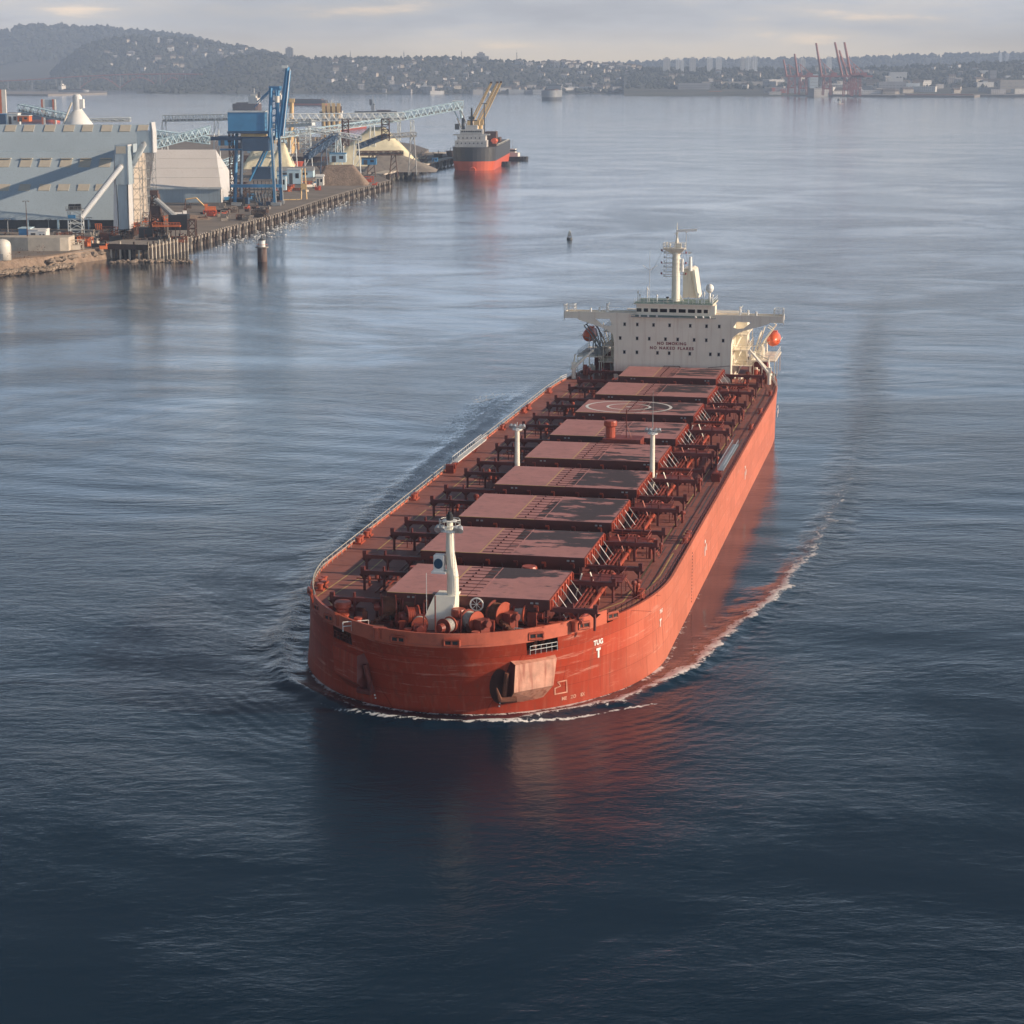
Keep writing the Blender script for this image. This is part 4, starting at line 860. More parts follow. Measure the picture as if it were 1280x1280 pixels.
b = MB(); b.cyl((.1,0,10.8), (.1,0,14.0), .28, .2, 8); b.cyl((.1,0,14.0), (.1,0,15.9), .12, .04, 6); b.bar((-.5,0,13.6), (1.0,0,14.4), .1); b.bar((-.4,.0,11), (.1,0,13.4), .1); b.bar((.7,.0,11), (.1,0,13.4), .1); b.cbox((.6,-.3,11.3), (.9,.6,1.0)); b.cyl((-1.2,-.6,10.8), (-1.2,-.6,11.7), .15); b.cyl((-1.9,-.6,10.8), (-1.9,-.6,12.0), .12); b.build('topmast', CREAML, rm)
b = MB(); b.bar((2.0,-.2,10.4), (2.0,-.2,14.0), .13); b.cyl((2.0,-.2,14.0), (2.0,-.2,14.25), .25); b.build('scanner_post', WHITE, rm)
b = MB(); b.cbox((0,0,0), (4.2,.45,.5)); o = b.build('radar_scanner', WHITE, rm); o.location = (2.05,-.2,14.4); o.rotation_euler = (0, -.05, .1)
b = MB()
for k in range(6): b.box((-2.6,-.25,4.9+k*.95), (-.7,.25,5.05+k*.95)); b.cyl((-2.4,0,5.05+k*.95), (-2.4,0,5.4+k*.95), .14, n=6)
b.bar((-2.0,-.2,4.5), (-2.0,-.2,10.4), .1); b.bar((-1.4,.1,4.9), (-1.4,.1,10.4), .04); b.build('lamp_shelf', WHITE, rm)
b = MB(); b.bar((1.25,0,4.6), (1.25,0,10.4), .08); b.cyl((1.25,0,6.0), (1.25,0,8.6), .34, .30, 10); b.build('aerial_tube', WHITE, rm)
for z_, sg in ((9.7, 1), (7.6, 1), (5.4, 1), (10.1, -1), (7.6, -1), (5.4, -1)):
    b = MB(); b.cyl((2.0 if sg > 0 else -3.0, 0, z_), (2.0 if sg > 0 else -3.0, 0, z_+.4), .16, n=8); b.bar((0, 0, z_), (2.0 if sg > 0 else -3.0, 0, z_), .05); b.build('signal_lamp', TXR, rm)
b = MB(); b.bar((-2.6, 0, 10.6), (-5.2, .5, 5.6), .035); b.bar((1.8, 0, 10.6), (4.0, .5, 1.0), .035); b.build('halyard', DGREY, rm)
b = MB(); b.add([(2.5,-.2,10.2),(3.3,-.25,9.9),(2.5,-.2,9.5)], [(0,1,2),(2,1,0)]); b.build('pennant', WHITE, rm)
# funnel behind the mast
b = MB(); b.extr([(.6, 24.8), (3.9, 24.8), (3.0, 30.6), (2.4, 31.0), (.6, 30.8)], 'y', SB+11, SB+17); fn_ = b.build('funnel', CREAM, ship)
b = MB(); b.extr([(2.5, 30.95), (3.05, 30.7), (4.0, 24.8), (3.5, 24.8)], 'y', SB+10.4, SB+10.99); b.build('funnel_edge', CREAML, fn_)
b = MB(); b.cyl((2.2, SB+10.2, 30.5), (2.2, SB+10.2, 33.4), .42, .3, 10); b.build('exhaust_pipe', WHITE, fn_)
# satellite dome and aerials on the roof
b = MB(); b.cyl((7.1, SB+3, 24.8), (7.1, SB+3, 27.0), .25, n=10); b.ball((7.1, SB+3, 27.7), .82, 16, 1.15); b.build('satellite_dome', WHITE, wh, True)
for x_, h_ in ((-7.3, 2.4), (-6.9, 1.7), (-5.4, 3.2), (5.0, 2.2), (5.7, 1.8), (6.2, 2.4), (7.9, 1.9), (-3.4, 1.6), (3.0, 1.2), (-1.3, .9), (4.6, 1.0), (7.7, 1.3)):
    b = MB(); b.cyl((x_, SB+1.2, 24.8), (x_, SB+1.2, 24.8+h_), .14, .08, 8); b.ball((x_, SB+1.2, 24.8+h_*.85), .2, 8, 1.4); b.build('roof_aerial', WHITE, wh)
b = MB(); b.ball((-1.2, SB+.8, 25.9), .35, 10, .6); b.bar((-1.2, SB+.8, 24.8), (-1.2, SB+.8, 25.9), .1); b.build('compass_stand', BLACK, wh)
b = MB(); b.bar((-5.1, SB+2, 24.8), (-5.1, SB+2, 35.2), .055); b.bar((-5.1, SB+2, 24.8), (-5.1, SB+2, 31.2), .1); b.bar((-5.1, SB+2, 31.2), (-6.5, SB+2, 32.2), .08); b.bar((-5.1, SB+2, 31.2), (-3.6, SB+2, 32.3), .08); b.build('forked_aerial', WHITE, wh)
b = MB(); b.rail([(-7.8, SB-.7, 24.8), (8.1, SB-.7, 24.8)], .9, 1.9, .045, (1., .5)); b.rail([(8.1, SB-.7, 24.8), (8.1, SB+9, 24.8)], .9, 1.9, .045, (1., .5)); b.build('roof_rail', WHITE, wh)
# side galleries, stairs
for sg in (-1, 1):
    for z_, wd in ((12.0, 4.0), (15.2, 3.2), (18.3, 3.0)):
        b = MB(); xa, xb = sorted((sg*11.9, sg*(11.9+wd))); b.box((xa, SB+4, z_-.15), (xb, SB+17, z_)); b.rail([(sg*(11.8+wd), SB+4.1, z_), (sg*(11.8+wd), SB+16.9, z_)], 1.1, 1.6, .07, (1., .5)); b.rail([(sg*12, SB+4.1, z_), (sg*(11.8+wd), SB+4.1, z_)], 1.1, 1.6, .07, (1., .5))
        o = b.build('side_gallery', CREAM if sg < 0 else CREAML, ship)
        c = MB()
        for q in (4.3, 10, 16.5): c.bar((sg*(11.7+wd), SB+q, z_-3.1), (sg*(11.7+wd), SB+q, z_-.15), .13)
        c.bar((sg*12.3, SB+5, z_-3.0), (sg*13.6, SB+9, z_-.1), .18); c.bar((sg*12.3, SB+5.8, z_-3.0), (sg*13.6, SB+9.8, z_-.1), .18); c.build('stair', CREAML, o)
    b = MB(); xa, xb = sorted((sg*11.9, sg*14.2)); b.box((xa, SB+10, 12), (xb, SB+15, 21.59)); b.build('stair_tower', CREAML, ship)
    # engine casing, red machinery space beside the house
    b = MB(); xa, xb = sorted((sg*14.6, sg*18.2)); b.box((xa, SB+13, 9), (xb, SB+19, 12.4)); b.build('store_house', RED, ship)
    # lifeboat deck
    xa, xb = sorted((sg*15.2, sg*20.6)); b = MB(); b.box((xa, SB+5, 12.7), (xb, SB+20, 12.95)); bd = b.build('boat_deck', CREAM, ship)
    for x_, y2_ in ((15.4, 5.2), (20.4, 5.2), (17.9, 5.2), (20.4, 12), (20.4, 19.5), (15.4, 19.5)):
        c = MB(); c.bar((sg*x_, SB+y2_, 9), (sg*x_, SB+y2_, 12.7), .16); c.build('leg', CREAML, bd)
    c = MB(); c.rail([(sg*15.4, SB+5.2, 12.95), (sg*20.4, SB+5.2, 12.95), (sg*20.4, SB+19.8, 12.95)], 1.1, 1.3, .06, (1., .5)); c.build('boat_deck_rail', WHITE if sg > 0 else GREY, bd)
    lb = empty('lifeboat', (sg*19.4, SB+14.5, 16.3)); lb.parent = ship
    c = MB(); prof = [(.02, -3.9), (.75, -3.5), (1.25, -2.2), (1.45, 0), (1.25, 2.2), (.8, 3.4), (.02, 3.9)]; M0 = c.M; c.M = Matrix.Rotation(math.pi/2, 4, 'X') @ Matrix.Diagonal((1, 1.05, 1, 1)); c.lathe(prof, n=18); c.M = M0; c.build('hull', ORANGE, lb, True)
    c = MB(); c.box((-.6, .2, .9), (.6, 2.0, 1.6)); c.build('canopy', ORANGE, lb)
    c = MB(); c.path([(sg*1.5, -3, 0), (sg*1.5, 3, 0)], .07); c.build('grab_line', WHITE, lb)
    for y2_ in (8.2, 11.0, 18.0):
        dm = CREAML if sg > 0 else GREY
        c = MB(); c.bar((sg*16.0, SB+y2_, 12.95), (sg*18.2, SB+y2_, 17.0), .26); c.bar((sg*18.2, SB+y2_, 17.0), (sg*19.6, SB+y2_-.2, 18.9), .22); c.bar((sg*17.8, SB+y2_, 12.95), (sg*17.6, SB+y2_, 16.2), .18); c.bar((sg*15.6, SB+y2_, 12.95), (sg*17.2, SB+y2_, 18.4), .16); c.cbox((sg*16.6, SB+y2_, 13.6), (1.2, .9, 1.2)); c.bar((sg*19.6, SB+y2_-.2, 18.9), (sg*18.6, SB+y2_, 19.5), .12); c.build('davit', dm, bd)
    c = MB()
    for q in range(4): c.bar((sg*(15.6+q*.9), SB+7, 13), (sg*(15.6+q*.9), SB+7, 16.0+q*.3), .12)
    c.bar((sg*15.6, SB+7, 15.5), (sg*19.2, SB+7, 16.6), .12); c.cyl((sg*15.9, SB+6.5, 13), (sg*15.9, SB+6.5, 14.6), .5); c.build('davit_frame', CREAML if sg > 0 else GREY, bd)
    # provision crane: folded boom
    cx2 = 19.9 if sg > 0 else -20.1; o = empty('provision_crane', (cx2, SB-1.2, 9)); o.parent = ship
    c = MB(); c.cyl((0,0,0), (0,0,1.9), .45, .4, 12); c.cyl((0,0,1.9), (0,0,2.3), .62, n=12); c.cbox((0,0,2.9), (.8,.8,1.1)); c.bar((0,.2,3.2), (-sg*.2,.2,5.0), .22); c.build('pedestal', CREAML, o)
    c = MB(); tip = (-sg*4.1, .2, 6.9) if sg > 0 else (-sg*4.0, .2, 6.0); c.cyl((-sg*.3,-.3,2.6), tip, .34, .2, 8); c.cyl((-sg*.3,.5,3.0), (tip[0], .3, tip[2]+.1), .16, .12, 6); c.build('boom', CREAML, o)
    c = MB(); c.bar((-sg*.2,.2,5.0), tip, .05); c.build('hoist_wire', DGREY, o)
    # clutter under the boat deck
    for q in range(9):
        x_ = sg*random.uniform(13.4, 20); y2_ = SB+random.uniform(-1, 10); c = MB(); h2 = random.uniform(.8, 2.2); c.cyl((x_, y2_, 9), (x_, y2_, 9+h2), random.uniform(.2, .5), n=9); c.cbox((x_+.4, y2_+.3, 9+h2*.4), (.6, .5, h2*.8)); c.build('deck_locker', random.choice([RED, BRIGHT, CREAML, RED, GREY]), ship)
b = MB(); b.rail([(-22.0, 200, 9), (-19.6, 214, 9), (-15, 238, 9)], 1.1, 1.8, .06); b.rail([(22.0, 200, 9), (19.6, 214, 9), (15, 238, 9)], 1.1, 1.8, .06); b.build('stern_rail', WHITE, ship)

# ================================================================== the terminal on the left shore
BLUEGREY = mat('bluegrey_cladding', (.38, .46, .51), .5, var=.06, scale=.05, dirt=(.20, .22, .23), dirt_amt=.35, streak=True)
CLADL = mat('pale_cladding', (.60, .60, .60), .5, var=.05, scale=.1, dirt=(.42, .40, .38), dirt_amt=.3, streak=True)
BEIGE = mat('beige_cladding', (.80, .76, .72), .55, var=.04, scale=.06, dirt=(.50, .40, .32), dirt_amt=.4, streak=True)
SKYL = mat('skylight_panel', (.52, .47, .38), .5, var=.08, scale=.4)
LBLUE = mat('light_blue_steel', (.50, .66, .73), .5, var=.12, scale=.3)
LBW = mat('pale_steel', (.62, .66, .66), .5, var=.12, scale=.3)
BLUE = mat('crane_blue', (.05, .23, .44), .45, var=.12, scale=.2)
DBLUE = mat('dark_blue_steel', (.035, .08, .15), .5, var=.2, scale=.2)
SULF = mat('sulphur_heap', (.80, .72, .50), .95, var=.08, scale=.12, bump=.3)
CONC = mat('concrete', (.28, .245, .21), .85, var=.2, scale=.15, dirt=(.12, .10, .085), dirt_amt=.5)
CONCL = mat('pale_concrete', (.50, .44, .36), .85, var=.15, scale=.4)
ASPH = mat('quay_asphalt', (.21, .18, .155), .9, var=.25, scale=.05, dirt=(.21, .17, .13), dirt_amt=.6)
GRAV = mat('gravel_bank', (.26, .19, .14), .95, var=.3, scale=.3, dirt=(.16, .10, .07), dirt_amt=.6, bump=.4)
ROCKM = mat('rock', (.27, .21, .16), .9, var=.35, scale=.5, bump=.2)
TIMB = mat('tarred_timber', (.065, .045, .035), .85, var=.35, scale=.5)
BROWN = mat('rusty_brown_steel', (.10, .055, .04), .75, var=.4, scale=.3)
ORP = mat('safety_orange', (.62, .15, .04), .6, var=.2, scale=.5)
YCR = mat('crane_buff', (.70, .48, .22), .5, var=.12, scale=.5)
SHIPB = mat('ship_black_hull', (.045, .045, .048), .5, var=.2, scale=.1)
BOOT = mat('red_boot_topping', (.62, .10, .035), .45, var=.1, scale=.1)
BRUSH = mat('bare_brush', (.16, .08, .05), .95, var=.4, scale=.6)
GREY_SHIP = mat('ship_grey_white', (.55, .53, .50), .5, var=.12, scale=.3, dirt=(.25, .2, .17), dirt_amt=.4, streak=True)
SHIPW = mat('ship_white', (.72, .68, .60), .5, var=.08, scale=.2)

GZ = 4.0
land_px = [(-300, 329), (-60, 329), (0, 326), (30, 323.5), (62, 320), (100, 314), (130, 310), (150, 307), (172, 305), (200, 302), (230, 297), (262, 290), (300, 280), (355, 265), (400, 250), (440, 238), (487, 225.5), (470, 217.5), (452, 218), (466, 214.5), (500, 206), (533, 199), (560, 194.5), (556, 192), (530, 191), (536, 187), (516, 180), (490, 176), (440, 172), (330, 170), (200, 168), (-300, 168)]
pts = [un(x, y, GZ) for x, y in land_px]
g = MB(); g.prism([(p[0], p[1]) for p in pts], -2, GZ)
land = g.build('quay_ground', ASPH); tag(land, 'brown paved terminal ground behind the quay', kind='structure')
# shore bank: strip sloping to the water along the first stretch
g = MB(); rs = [(-300, 329), (-60, 329), (0, 326), (30, 323.5), (62, 320), (100, 314), (130, 310), (160, 306), (180, 304)]
vs = []; fs = []
for i, (x, y) in enumerate(rs):
    p = Vector(un(x, y, GZ)); 
    for j, (o, z) in enumerate(((6, 4.25), (0, 4.05), (-1.5, 3.0), (-4, 1.2), (-7, -1.0))): vs.append((p.x, p.y+o+random.uniform(-1, 1), z+random.uniform(-.2, .2)))
for i in range(len(rs)-1):
    for j in range(4): a = i*5+j; fs.append((a, a+1, a+6, a+5))
g.add(vs, fs); tag(g.build('shore_bank', GRAV), 'sandy bank sloping to the water', kind='structure')
def rock(r_):
    b = MB(); vs = []; n = 7
    for i in range(4):
        for k in range(n):
            a = 2*math.pi*k/n+.3*i; rr = r_*[.75, 1.05, .85, .35][i]*random.uniform(.75, 1.2); vs.append((rr*math.cos(a), rr*math.sin(a), r_*[-.5, -.1, .45, .75][i]*random.uniform(.8, 1.2)))
    fs = [(i*n+k, i*n+(k+1) % n, (i+1)*n+(k+1) % n, (i+1)*n+k) for i in range(3) for k in range(n)] + [tuple(3*n+k for k in range(n))]
    return b.add(vs, fs)
rocks = [rock(1.0) for _ in range(6)]
rprot = []
def put_rocks(n, fpos, size, group, label):
    for q in range(n):
        b = random.choice(rocks)
        if len(rprot) < 6:
            o = rocks[len(rprot)].build('boulder', ROCKM); rprot.append(o)
        else: o = random.choice(rprot).copy(); col.objects.link(o)
        o.location = fpos(q/n); s = random.uniform(*size); o.scale = (s, s*random.uniform(.8, 1.2), s*random.uniform(.6, .9)); o.rotation_euler = (0, 0, random.uniform(0, 6))
        tag(o, label, 'boulder', group)
def along_px(ps, z, jx, jy):
    def f(t):
        i = min(len(ps)-2, int(t*(len(ps)-1))); u = t*(len(ps)-1)-i; x = ps[i][0]+(ps[i+1][0]-ps[i][0])*u; y = ps[i][1]+(ps[i+1][1]-ps[i][1])*u
        p = un(x, y, z); return (p[0]+random.uniform(-jx, jx), p[1]+random.uniform(-jy, jy), z+random.uniform(-.2, .3))
    return f
put_rocks(110, along_px([(-10, 343), (20, 339.5), (50, 336.5), (90, 331)], .9, 1, 2.5), (.7, 1.9), 'riprap at the left shore', 'pale angular boulder of the riprap at the lower left shore')
put_rocks(60, along_px([(140, 327.5), (175, 327), (210, 327), (240, 327.5)], .2, 1, 2.5), (.5, 1.3), 'low line of rocks awash', 'brown rock in the low line of rocks awash before the timber wharf')
put_rocks(60, along_px([(60, 327), (90, 321), (128, 316)], 2.2, 1.5, 4), (.8, 2.0), 'rock slope below the wharf', 'tan boulder on the rock slope under the concrete platform')
# ---- quay wall with timber piles and fenders
quay = [un(x, y, GZ) for x, y in ((234, 298), (262, 290), (300, 280), (355, 265), (400, 250), (440, 238), (487, 225.5))]
qf = empty('quay_wall', quay[0], 0, 'long brown quay edge with timber fender piles below the blue crane', 'quay wall')
b = MB()
for a, c in zip(quay[:-1], quay[1:]):
    a = Vector(a); c = Vector(c); d_ = (c-a).normalized(); n = Vector((d_.y, -d_.x, 0))
    b.add([a+Vector((0,0,.05)), c+Vector((0,0,.05)), c+n*1.2+Vector((0,0,.05)), a+n*1.2+Vector((0,0,.05)), a+Vector((0,0,-1.2)), c+Vector((0,0,-1.2)), c+n*1.2+Vector((0,0,-1.2)), a+n*1.2+Vector((0,0,-1.2))], [(0,3,2,1), (4,5,6,7), (3,7,6,2), (0,4,7,3), (1,2,6,5), (0,1,5,4)])
o = b.build('cap_beam', CONC); o.parent = qf; o.matrix_parent_inverse = Matrix.Translation(-Vector(quay[0]))
b = MB(); b2 = MB(); fp = []
for a, c in zip(quay[:-1], quay[1:]):
    a = Vector(a); c = Vector(c); d_ = (c-a).normalized(); n = Vector((d_.y, -d_.x, 0)); L_ = (c-a).length; k = 0.0
    while k < L_:
        p = a+d_*k+n*1.3; fp.append(p); k += 5.0
for i, p in enumerate(fp[:100]):
    c = MB(); c.box((-.55, -.45, -5.5), (.55, .45, .2)); c.cyl((0, -.3, -5.6), (0, -.3, -2.4), .9, n=8)
    o = c.build('fender_pile', TIMB if i % 3 else CONC); o.location = p-Vector(quay[0]); o.parent = qf
b = MB()
for a, c in zip(quay[:-1], quay[1:]):
    a = Vector(a); c = Vector(c); b.box((0, 0, 0), (0, 0, 0)) if 0 else None
    d_ = (c-a).normalized(); n = Vector((d_.y, -d_.x, 0)); k = 2.0
    while k < (c-a).length-3:
        p = a+d_*k+n*.2+Vector((0, 0, .06)); b.cbox(p+Vector((0, 0, .2)), (1.9, .4, .4), math.atan2(d_.y, d_.x)); k += 3.2
o = b.build('kerb_timber', CONC); o.parent = qf; o.matrix_parent_inverse = Matrix.Translation(-Vector(quay[0]))
# ---- old timber wharf at the near end
wp = [un(x, y, 5.0) for x, y in ((115, 306), (185, 308), (234, 297.5), (238, 285), (196, 293), (150, 300))]
wf = empty('timber_wharf', (wp[0][0], wp[0][1], 0), 0, 'dark old timber wharf on rows of posts at the near end of the quay', 'wharf'); wo_ = Vector((wp[0][0], wp[0][1], 0))
def rel(o, root): o.parent = root; o.matrix_parent_inverse = Matrix.Translation(-root.location); return o
b = MB(); b.prism([(p[0], p[1]) for p in wp], 4.3, 5.0); rel(b.build('planking', CONC), wf)
b = MB(); b.prism([(wp[0][0], wp[0][1]-.6), (wp[1][0], wp[1][1]-.6), (wp[1][0], wp[1][1]-.05), (wp[0][0], wp[0][1]-.05)], 3.6, 5.6); rel(b.build('edge_beam', TIMB), wf)
for a, c, n in ((wp[0], wp[1], 12), (wp[1], wp[2], 22)):
    for k in range(n+1):
        p = Vector(a).lerp(Vector(c), k/n); b = MB(); b.cyl((p.x, p.y+.3, -1), (p.x, p.y+.3, 5.6 if k % 3 else 6.6), .42, n=7); rel(b.build('post', TIMB if k % 2 else CONCL), wf)
b = MB(); b.prism([(p[0], p[1]) for p in (un(118, 307, 4.), un(165, 308.5, 4.), un(172, 303, 4.), un(114, 302, 4.))], -1, 4.25); rel(b.build('crib', BLACK), wf)
# ---- great shed
X1 = -165.5; XL = -330; Y0, Y1 = 905.0, 968.0; z0 = atY(100, 275, Y0)[2]; z1 = atY(100, 155.5, Y1)[2]
wh_ = empty('storage_shed', (X1, Y0, GZ), 0, 'huge blue grey storage shed with rows of pale square roof panels', 'warehouse')
def rf(f): return (Y0+(Y1-Y0)*f, z0+(z1-z0)*f)
b = MB(); cuts = [0, .32, .54, .70, .86, 1.0]; poly = []
for i, f in enumerate(cuts):
    y, z = rf(f); poly.append((y, z))
    if 0 < i < 5: poly.append((y+.35, z+.04 if i != 3 else z+.5))
vs = []; fs = []
for (y, z) in poly: vs += [(XL, y, z), (X1, y, z)]
for i in range(len(poly)-1): fs.append((2*i, 2*i+1, 2*i+3, 2*i+2))
vs2 = [(XL, Y1, z1), (X1, Y1, z1), (X1, Y1+5, GZ), (XL, Y1+5, GZ)]
b.add(vs, fs); b.add(vs2, [(0,1,2,3)]); rel(b.build('roof', BLUEGREY), wh_)
b = MB(); b.add([(X1-.02, Y0, z0), (X1-.02, Y1+5, GZ), (X1-.02, Y1, z1), (X1-.02, Y0, GZ)], [(0,3,1,2)]); rel(b.build('gable_wall', mat('tan_cladding', (.50, .43, .35), .6, var=.08, scale=.1)), wh_)
b = MB(); b.box((XL, Y0+6, GZ), (X1-.05, Y0+6.3, z0+1.5)); rel(b.build('base_wall', DGREY), wh_)
for k in range(13): c = MB(); c.cbox((X1-1-k*13, Y0+.4, (GZ+z0)/2), (.8, .6, z0-GZ)); rel(c.build('column', LBLUE), wh_)
sy = (Y1-Y0); sz = (z1-z0)
def skylight(x_, f, wpx=13, hpx=8.5, lid=False):
    y, z = rf(f); wd = wpx/ppm(y); df = hpx/119.5
    a = rf(f-df/2); c = rf(f+df/2); cx_ = atY(x_, 200, y)[0]; u = Vector((0, -sz, sy)).normalized()*.22
    m_ = MB(); m_.add([(cx_-wd/2, a[0]+u.y, a[1]+u.z), (cx_+wd/2, a[0]+u.y, a[1]+u.z), (cx_+wd/2, c[0]+u.y, c[1]+u.z), (cx_-wd/2, c[0]+u.y, c[1]+u.z), (cx_-wd/2, a[0], a[1]), (cx_+wd/2, a[0], a[1]), (cx_+wd/2, c[0], c[1]), (cx_-wd/2, c[0], c[1])], [(0,1,2,3), (4,5,1,0), (5,6,2,1), (6,7,3,2), (7,4,0,3)])
    o = rel(m_.build('roof_panel', SKYL), wh_)
    if lid: m_ = MB(); m_.box((cx_-wd/2, c[0]-.6, c[1]+.5), (cx_+wd/2, c[0]+1.5, c[1]+.9)); rel(m_.build('vent_lid', SKYL), wh_)
for x_ in (15, 38, 64, 88, 111, 135, 158, 180): skylight(x_, .955)
for x_ in (5, 32, 56, 82, 106, 131): skylight(x_, .575, 14, 9, True)
for x_ in (3, 29, 54, 78, 103, 125): skylight(x_, .325, 14, 8)
# two lift towers with sloping conveyor tubes
def px_box(b, x0, x1, yt, yb, Y, dep): a = atY(x0, yb, Y); c = atY(x1, yt, Y); b.box((a[0], Y, a[2]), (c[0], Y+dep, c[2])); return b
YT = 884
ta = empty('transfer_tower', atY(152, 286, YT), 0, 'nearer grey transfer tower with a pale side, beside the shed', 'tower')
b = MB(); px_box(b, 145, 159.5, 181, 231, YT, 12); rel(b.build('head_house', BLUEGREY), ta)
b = MB(); px_box(b, 149, 158.5, 231.2, 288, YT+.6, 10); rel(b.build('shaft', BLUEGREY), ta)
b = MB(); a = atY(159.6, 181, YT); c = atY(162.2, 285, YT); b.add([(a[0], YT-.2, a[2]), (c[0], YT-.2, a[2]-8), (c[0], YT-.2, GZ), (a[0]-.8, YT-.2, GZ), (a[0], YT+11, a[2]), (c[0], YT+11, a[2]-8), (c[0], YT+11, GZ), (a[0]-.8, YT+11, GZ)], [(0,3,2,1), (4,5,6,7), (1,2,6,5), (0,1,5,4)]); rel(b.build('side_panel', CLADL), ta)
b = MB(); px_box(b, 145, 157, 183, 192, YT-.15, .14); rel(b.build('roof_panel', SKYL), ta)
b = MB(); a = atY(141, 286, YT); b.add([(a[0], YT+1, GZ), (a[0]+2.2, YT+1, GZ), (a[0]+1.5, YT+1, 38), (a[0], YT+5, GZ), (a[0]+2.2, YT+5, GZ)], [(0,1,2), (1,4,2), (4,3,2), (3,0,2)]); rel(b.build('buttress', CLADL), ta)
YU = 893
b = MB(); a = atY(146, 193, YT+12); c = atY(157, 182, YT+12); b.box((a[0], YT+12.01, a[2]), (c[0], YT+80, c[2])); rel(b.build('roof_gallery', BLUEGREY), ta)
tb = empty('transfer_tower', atY(182, 275, YU), 0, 'farther grey transfer tower standing on lattice legs at the shed corner', 'tower')
b = MB(); px_box(b, 171.5, 189, 164, 191, YU, 10); px_box(b, 187, 189.2, 153, 163.95, YU, 10); rel(b.build('head_house', BLUEGREY), tb)
b = MB(); a = atY(189.3, 153, YU); c = atY(192, 191, YU); b.add([(a[0], YU-.2, a[2]), (c[0], YU-.2, a[2]-4), (c[0], YU-.2, c[2]), (a[0], YU-.2, c[2]), (a[0], YU+9, a[2]), (c[0], YU+9, a[2]-4), (c[0], YU+9, c[2]), (a[0], YU+9, c[2])], [(0,3,2,1), (4,5,6,7), (1,2,6,5), (0,1,5,4), (3,7,6,2)]); rel(b.build('side_panel', CLADL), tb)
a = atY(176, 276, YU); c = atY(190, 191, YU); b = MB(); b.lattice(a[0], a[0]+2.6, YU, YU+8, GZ, c[2], 9, .11); b.lattice(c[0]-2.6, c[0], YU, YU+8, GZ, c[2], 9, .11); rel(b.build('lattice_legs', GREY), tb)
b = MB(); e_ = atY(163, 276, YU); b.lattice(e_[0], e_[0]+4, YU+2, YU+9, GZ, 30, 6, .11); rel(b.build('lattice_brace', GREY), tb)
def tube(p0, p1, r_, label, legs=()):
    o = empty('conveyor_tube', p0, 0, label, 'conveyor'); b = MB(); b.cyl(p0, p1, r_, n=16); rel(b.build('tube', CLADL), o)
    b = MB(); n = 34
    for k in range(1, n): q = Vector(p0).lerp(Vector(p1), k/n); d_ = (Vector(p1)-Vector(p0)).normalized()*.12; b.cyl(q-d_, q+d_, r_+.10, n=16)
    rel(b.build('hoops', LBW), o); b = MB(); d_ = (Vector(p1)-Vector(p0)).normalized(); b.cyl(Vector(p1), Vector(p1)+d_*.8, r_, r_*.4, 16); rel(b.build('end_cap', GREY), o); return o
tube(atY(101, 272, 868), atY(151.5, 207.5, 883), 1.15, 'long pale conveyor tube rising from the small lattice tower to the nearer transfer tower')
tube(atY(157, 222, 898), atY(180, 179.5, 891), 1.2, 'upper pale conveyor tube entering the farther transfer tower')
# small drive tower at the tube's foot
a = atY(86, 301, 866); ct_ = empty('drive_tower', (a[0], 866, GZ), 0, 'small lattice drive tower at the foot of the long conveyor tube', 'tower')
b = MB(); b.lattice(a[0], a[0]+5.4, 866, 871, GZ, 14.5, 4, .2); rel(b.build('lattice_frame', LBW), ct_)
b = MB(); b.box((a[0]-.6, 865, 14.5), (a[0]+6, 872, 14.9)); b.rail([(a[0]-.6, 865, 14.9), (a[0]+6, 865, 14.9)], 1.2, 1.6, .1, (1., .5)); rel(b.build('deck', GREY), ct_)
b = MB(); b.cyl((a[0]+.5, 866.5, 16), (a[0]+3, 866.5, 16), 1.1, n=12); b.cbox((a[0]+4.2, 867, 16), (2, 2, 2.2)); rel(b.build('drive_motor', BLACK), ct_)
b = MB(); b.box((a[0]+.2, 865.4, 11.4), (a[0]+3.2, 865.9, 12.8)); rel(b.build('blue_panel', BLUE), ct_)
# ---- white panelled shed behind
YB = 1085
sb_ = empty('panelled_shed', atY(232, 257, YB), 0, 'low shed with beige upper slope and grey wall right of the lattice towers', 'warehouse')
SD = 34; zt_, zm, zb_ = atY(232, 187, YB+SD)[2], atY(232, 234, YB)[2], GZ
xa, xb = atY(186, 200, YB)[0], atY(275, 200, YB)[0]; xa2, xb2 = atY(180, 200, YB)[0], atY(270, 200, YB+SD)[0]
b = MB(); b.add([(xa, YB-.4, zm), (xb, YB-.4, zm), (xb2, YB+SD, zt_), (xa2, YB+SD, zt_)], [(0,1,2,3)])
for k in range(1, 4): f = k/4; y = YB-.4+(SD+.4)*f; z = zm+(zt_-zm)*f; b.box((xa, y-.2, z), (xb-.8, y, z+.12))
rel(b.build('roof', BEIGE), sb_)
b = MB(); b.box((xa, YB-.9, zm-1.0), (xb+.5, YB+.3, zm-.02)); rel(b.build('eave', LBW), sb_)
b = MB(); b.box((xa, YB, zb_), (xb-.3, YB+.5, zm-1.01)); rel(b.build('wall', BLUEGREY), sb_)
b = MB(); b.add([(xb, YB+.1, zb_), (xb, YB+60, zb_), (xb, YB+60, zm), (xb2, YB+SD, zt_), (xb, YB+.1, zm-.03)], [(0,1,2,3,4)]); b.add([(xa2, YB+SD+.02, zt_), (xb2, YB+SD+.02, zt_), (xb, YB+60, zm), (xa, YB+60, zm)], [(0,1,2,3)]); rel(b.build('side_wall', CLADL), sb_)
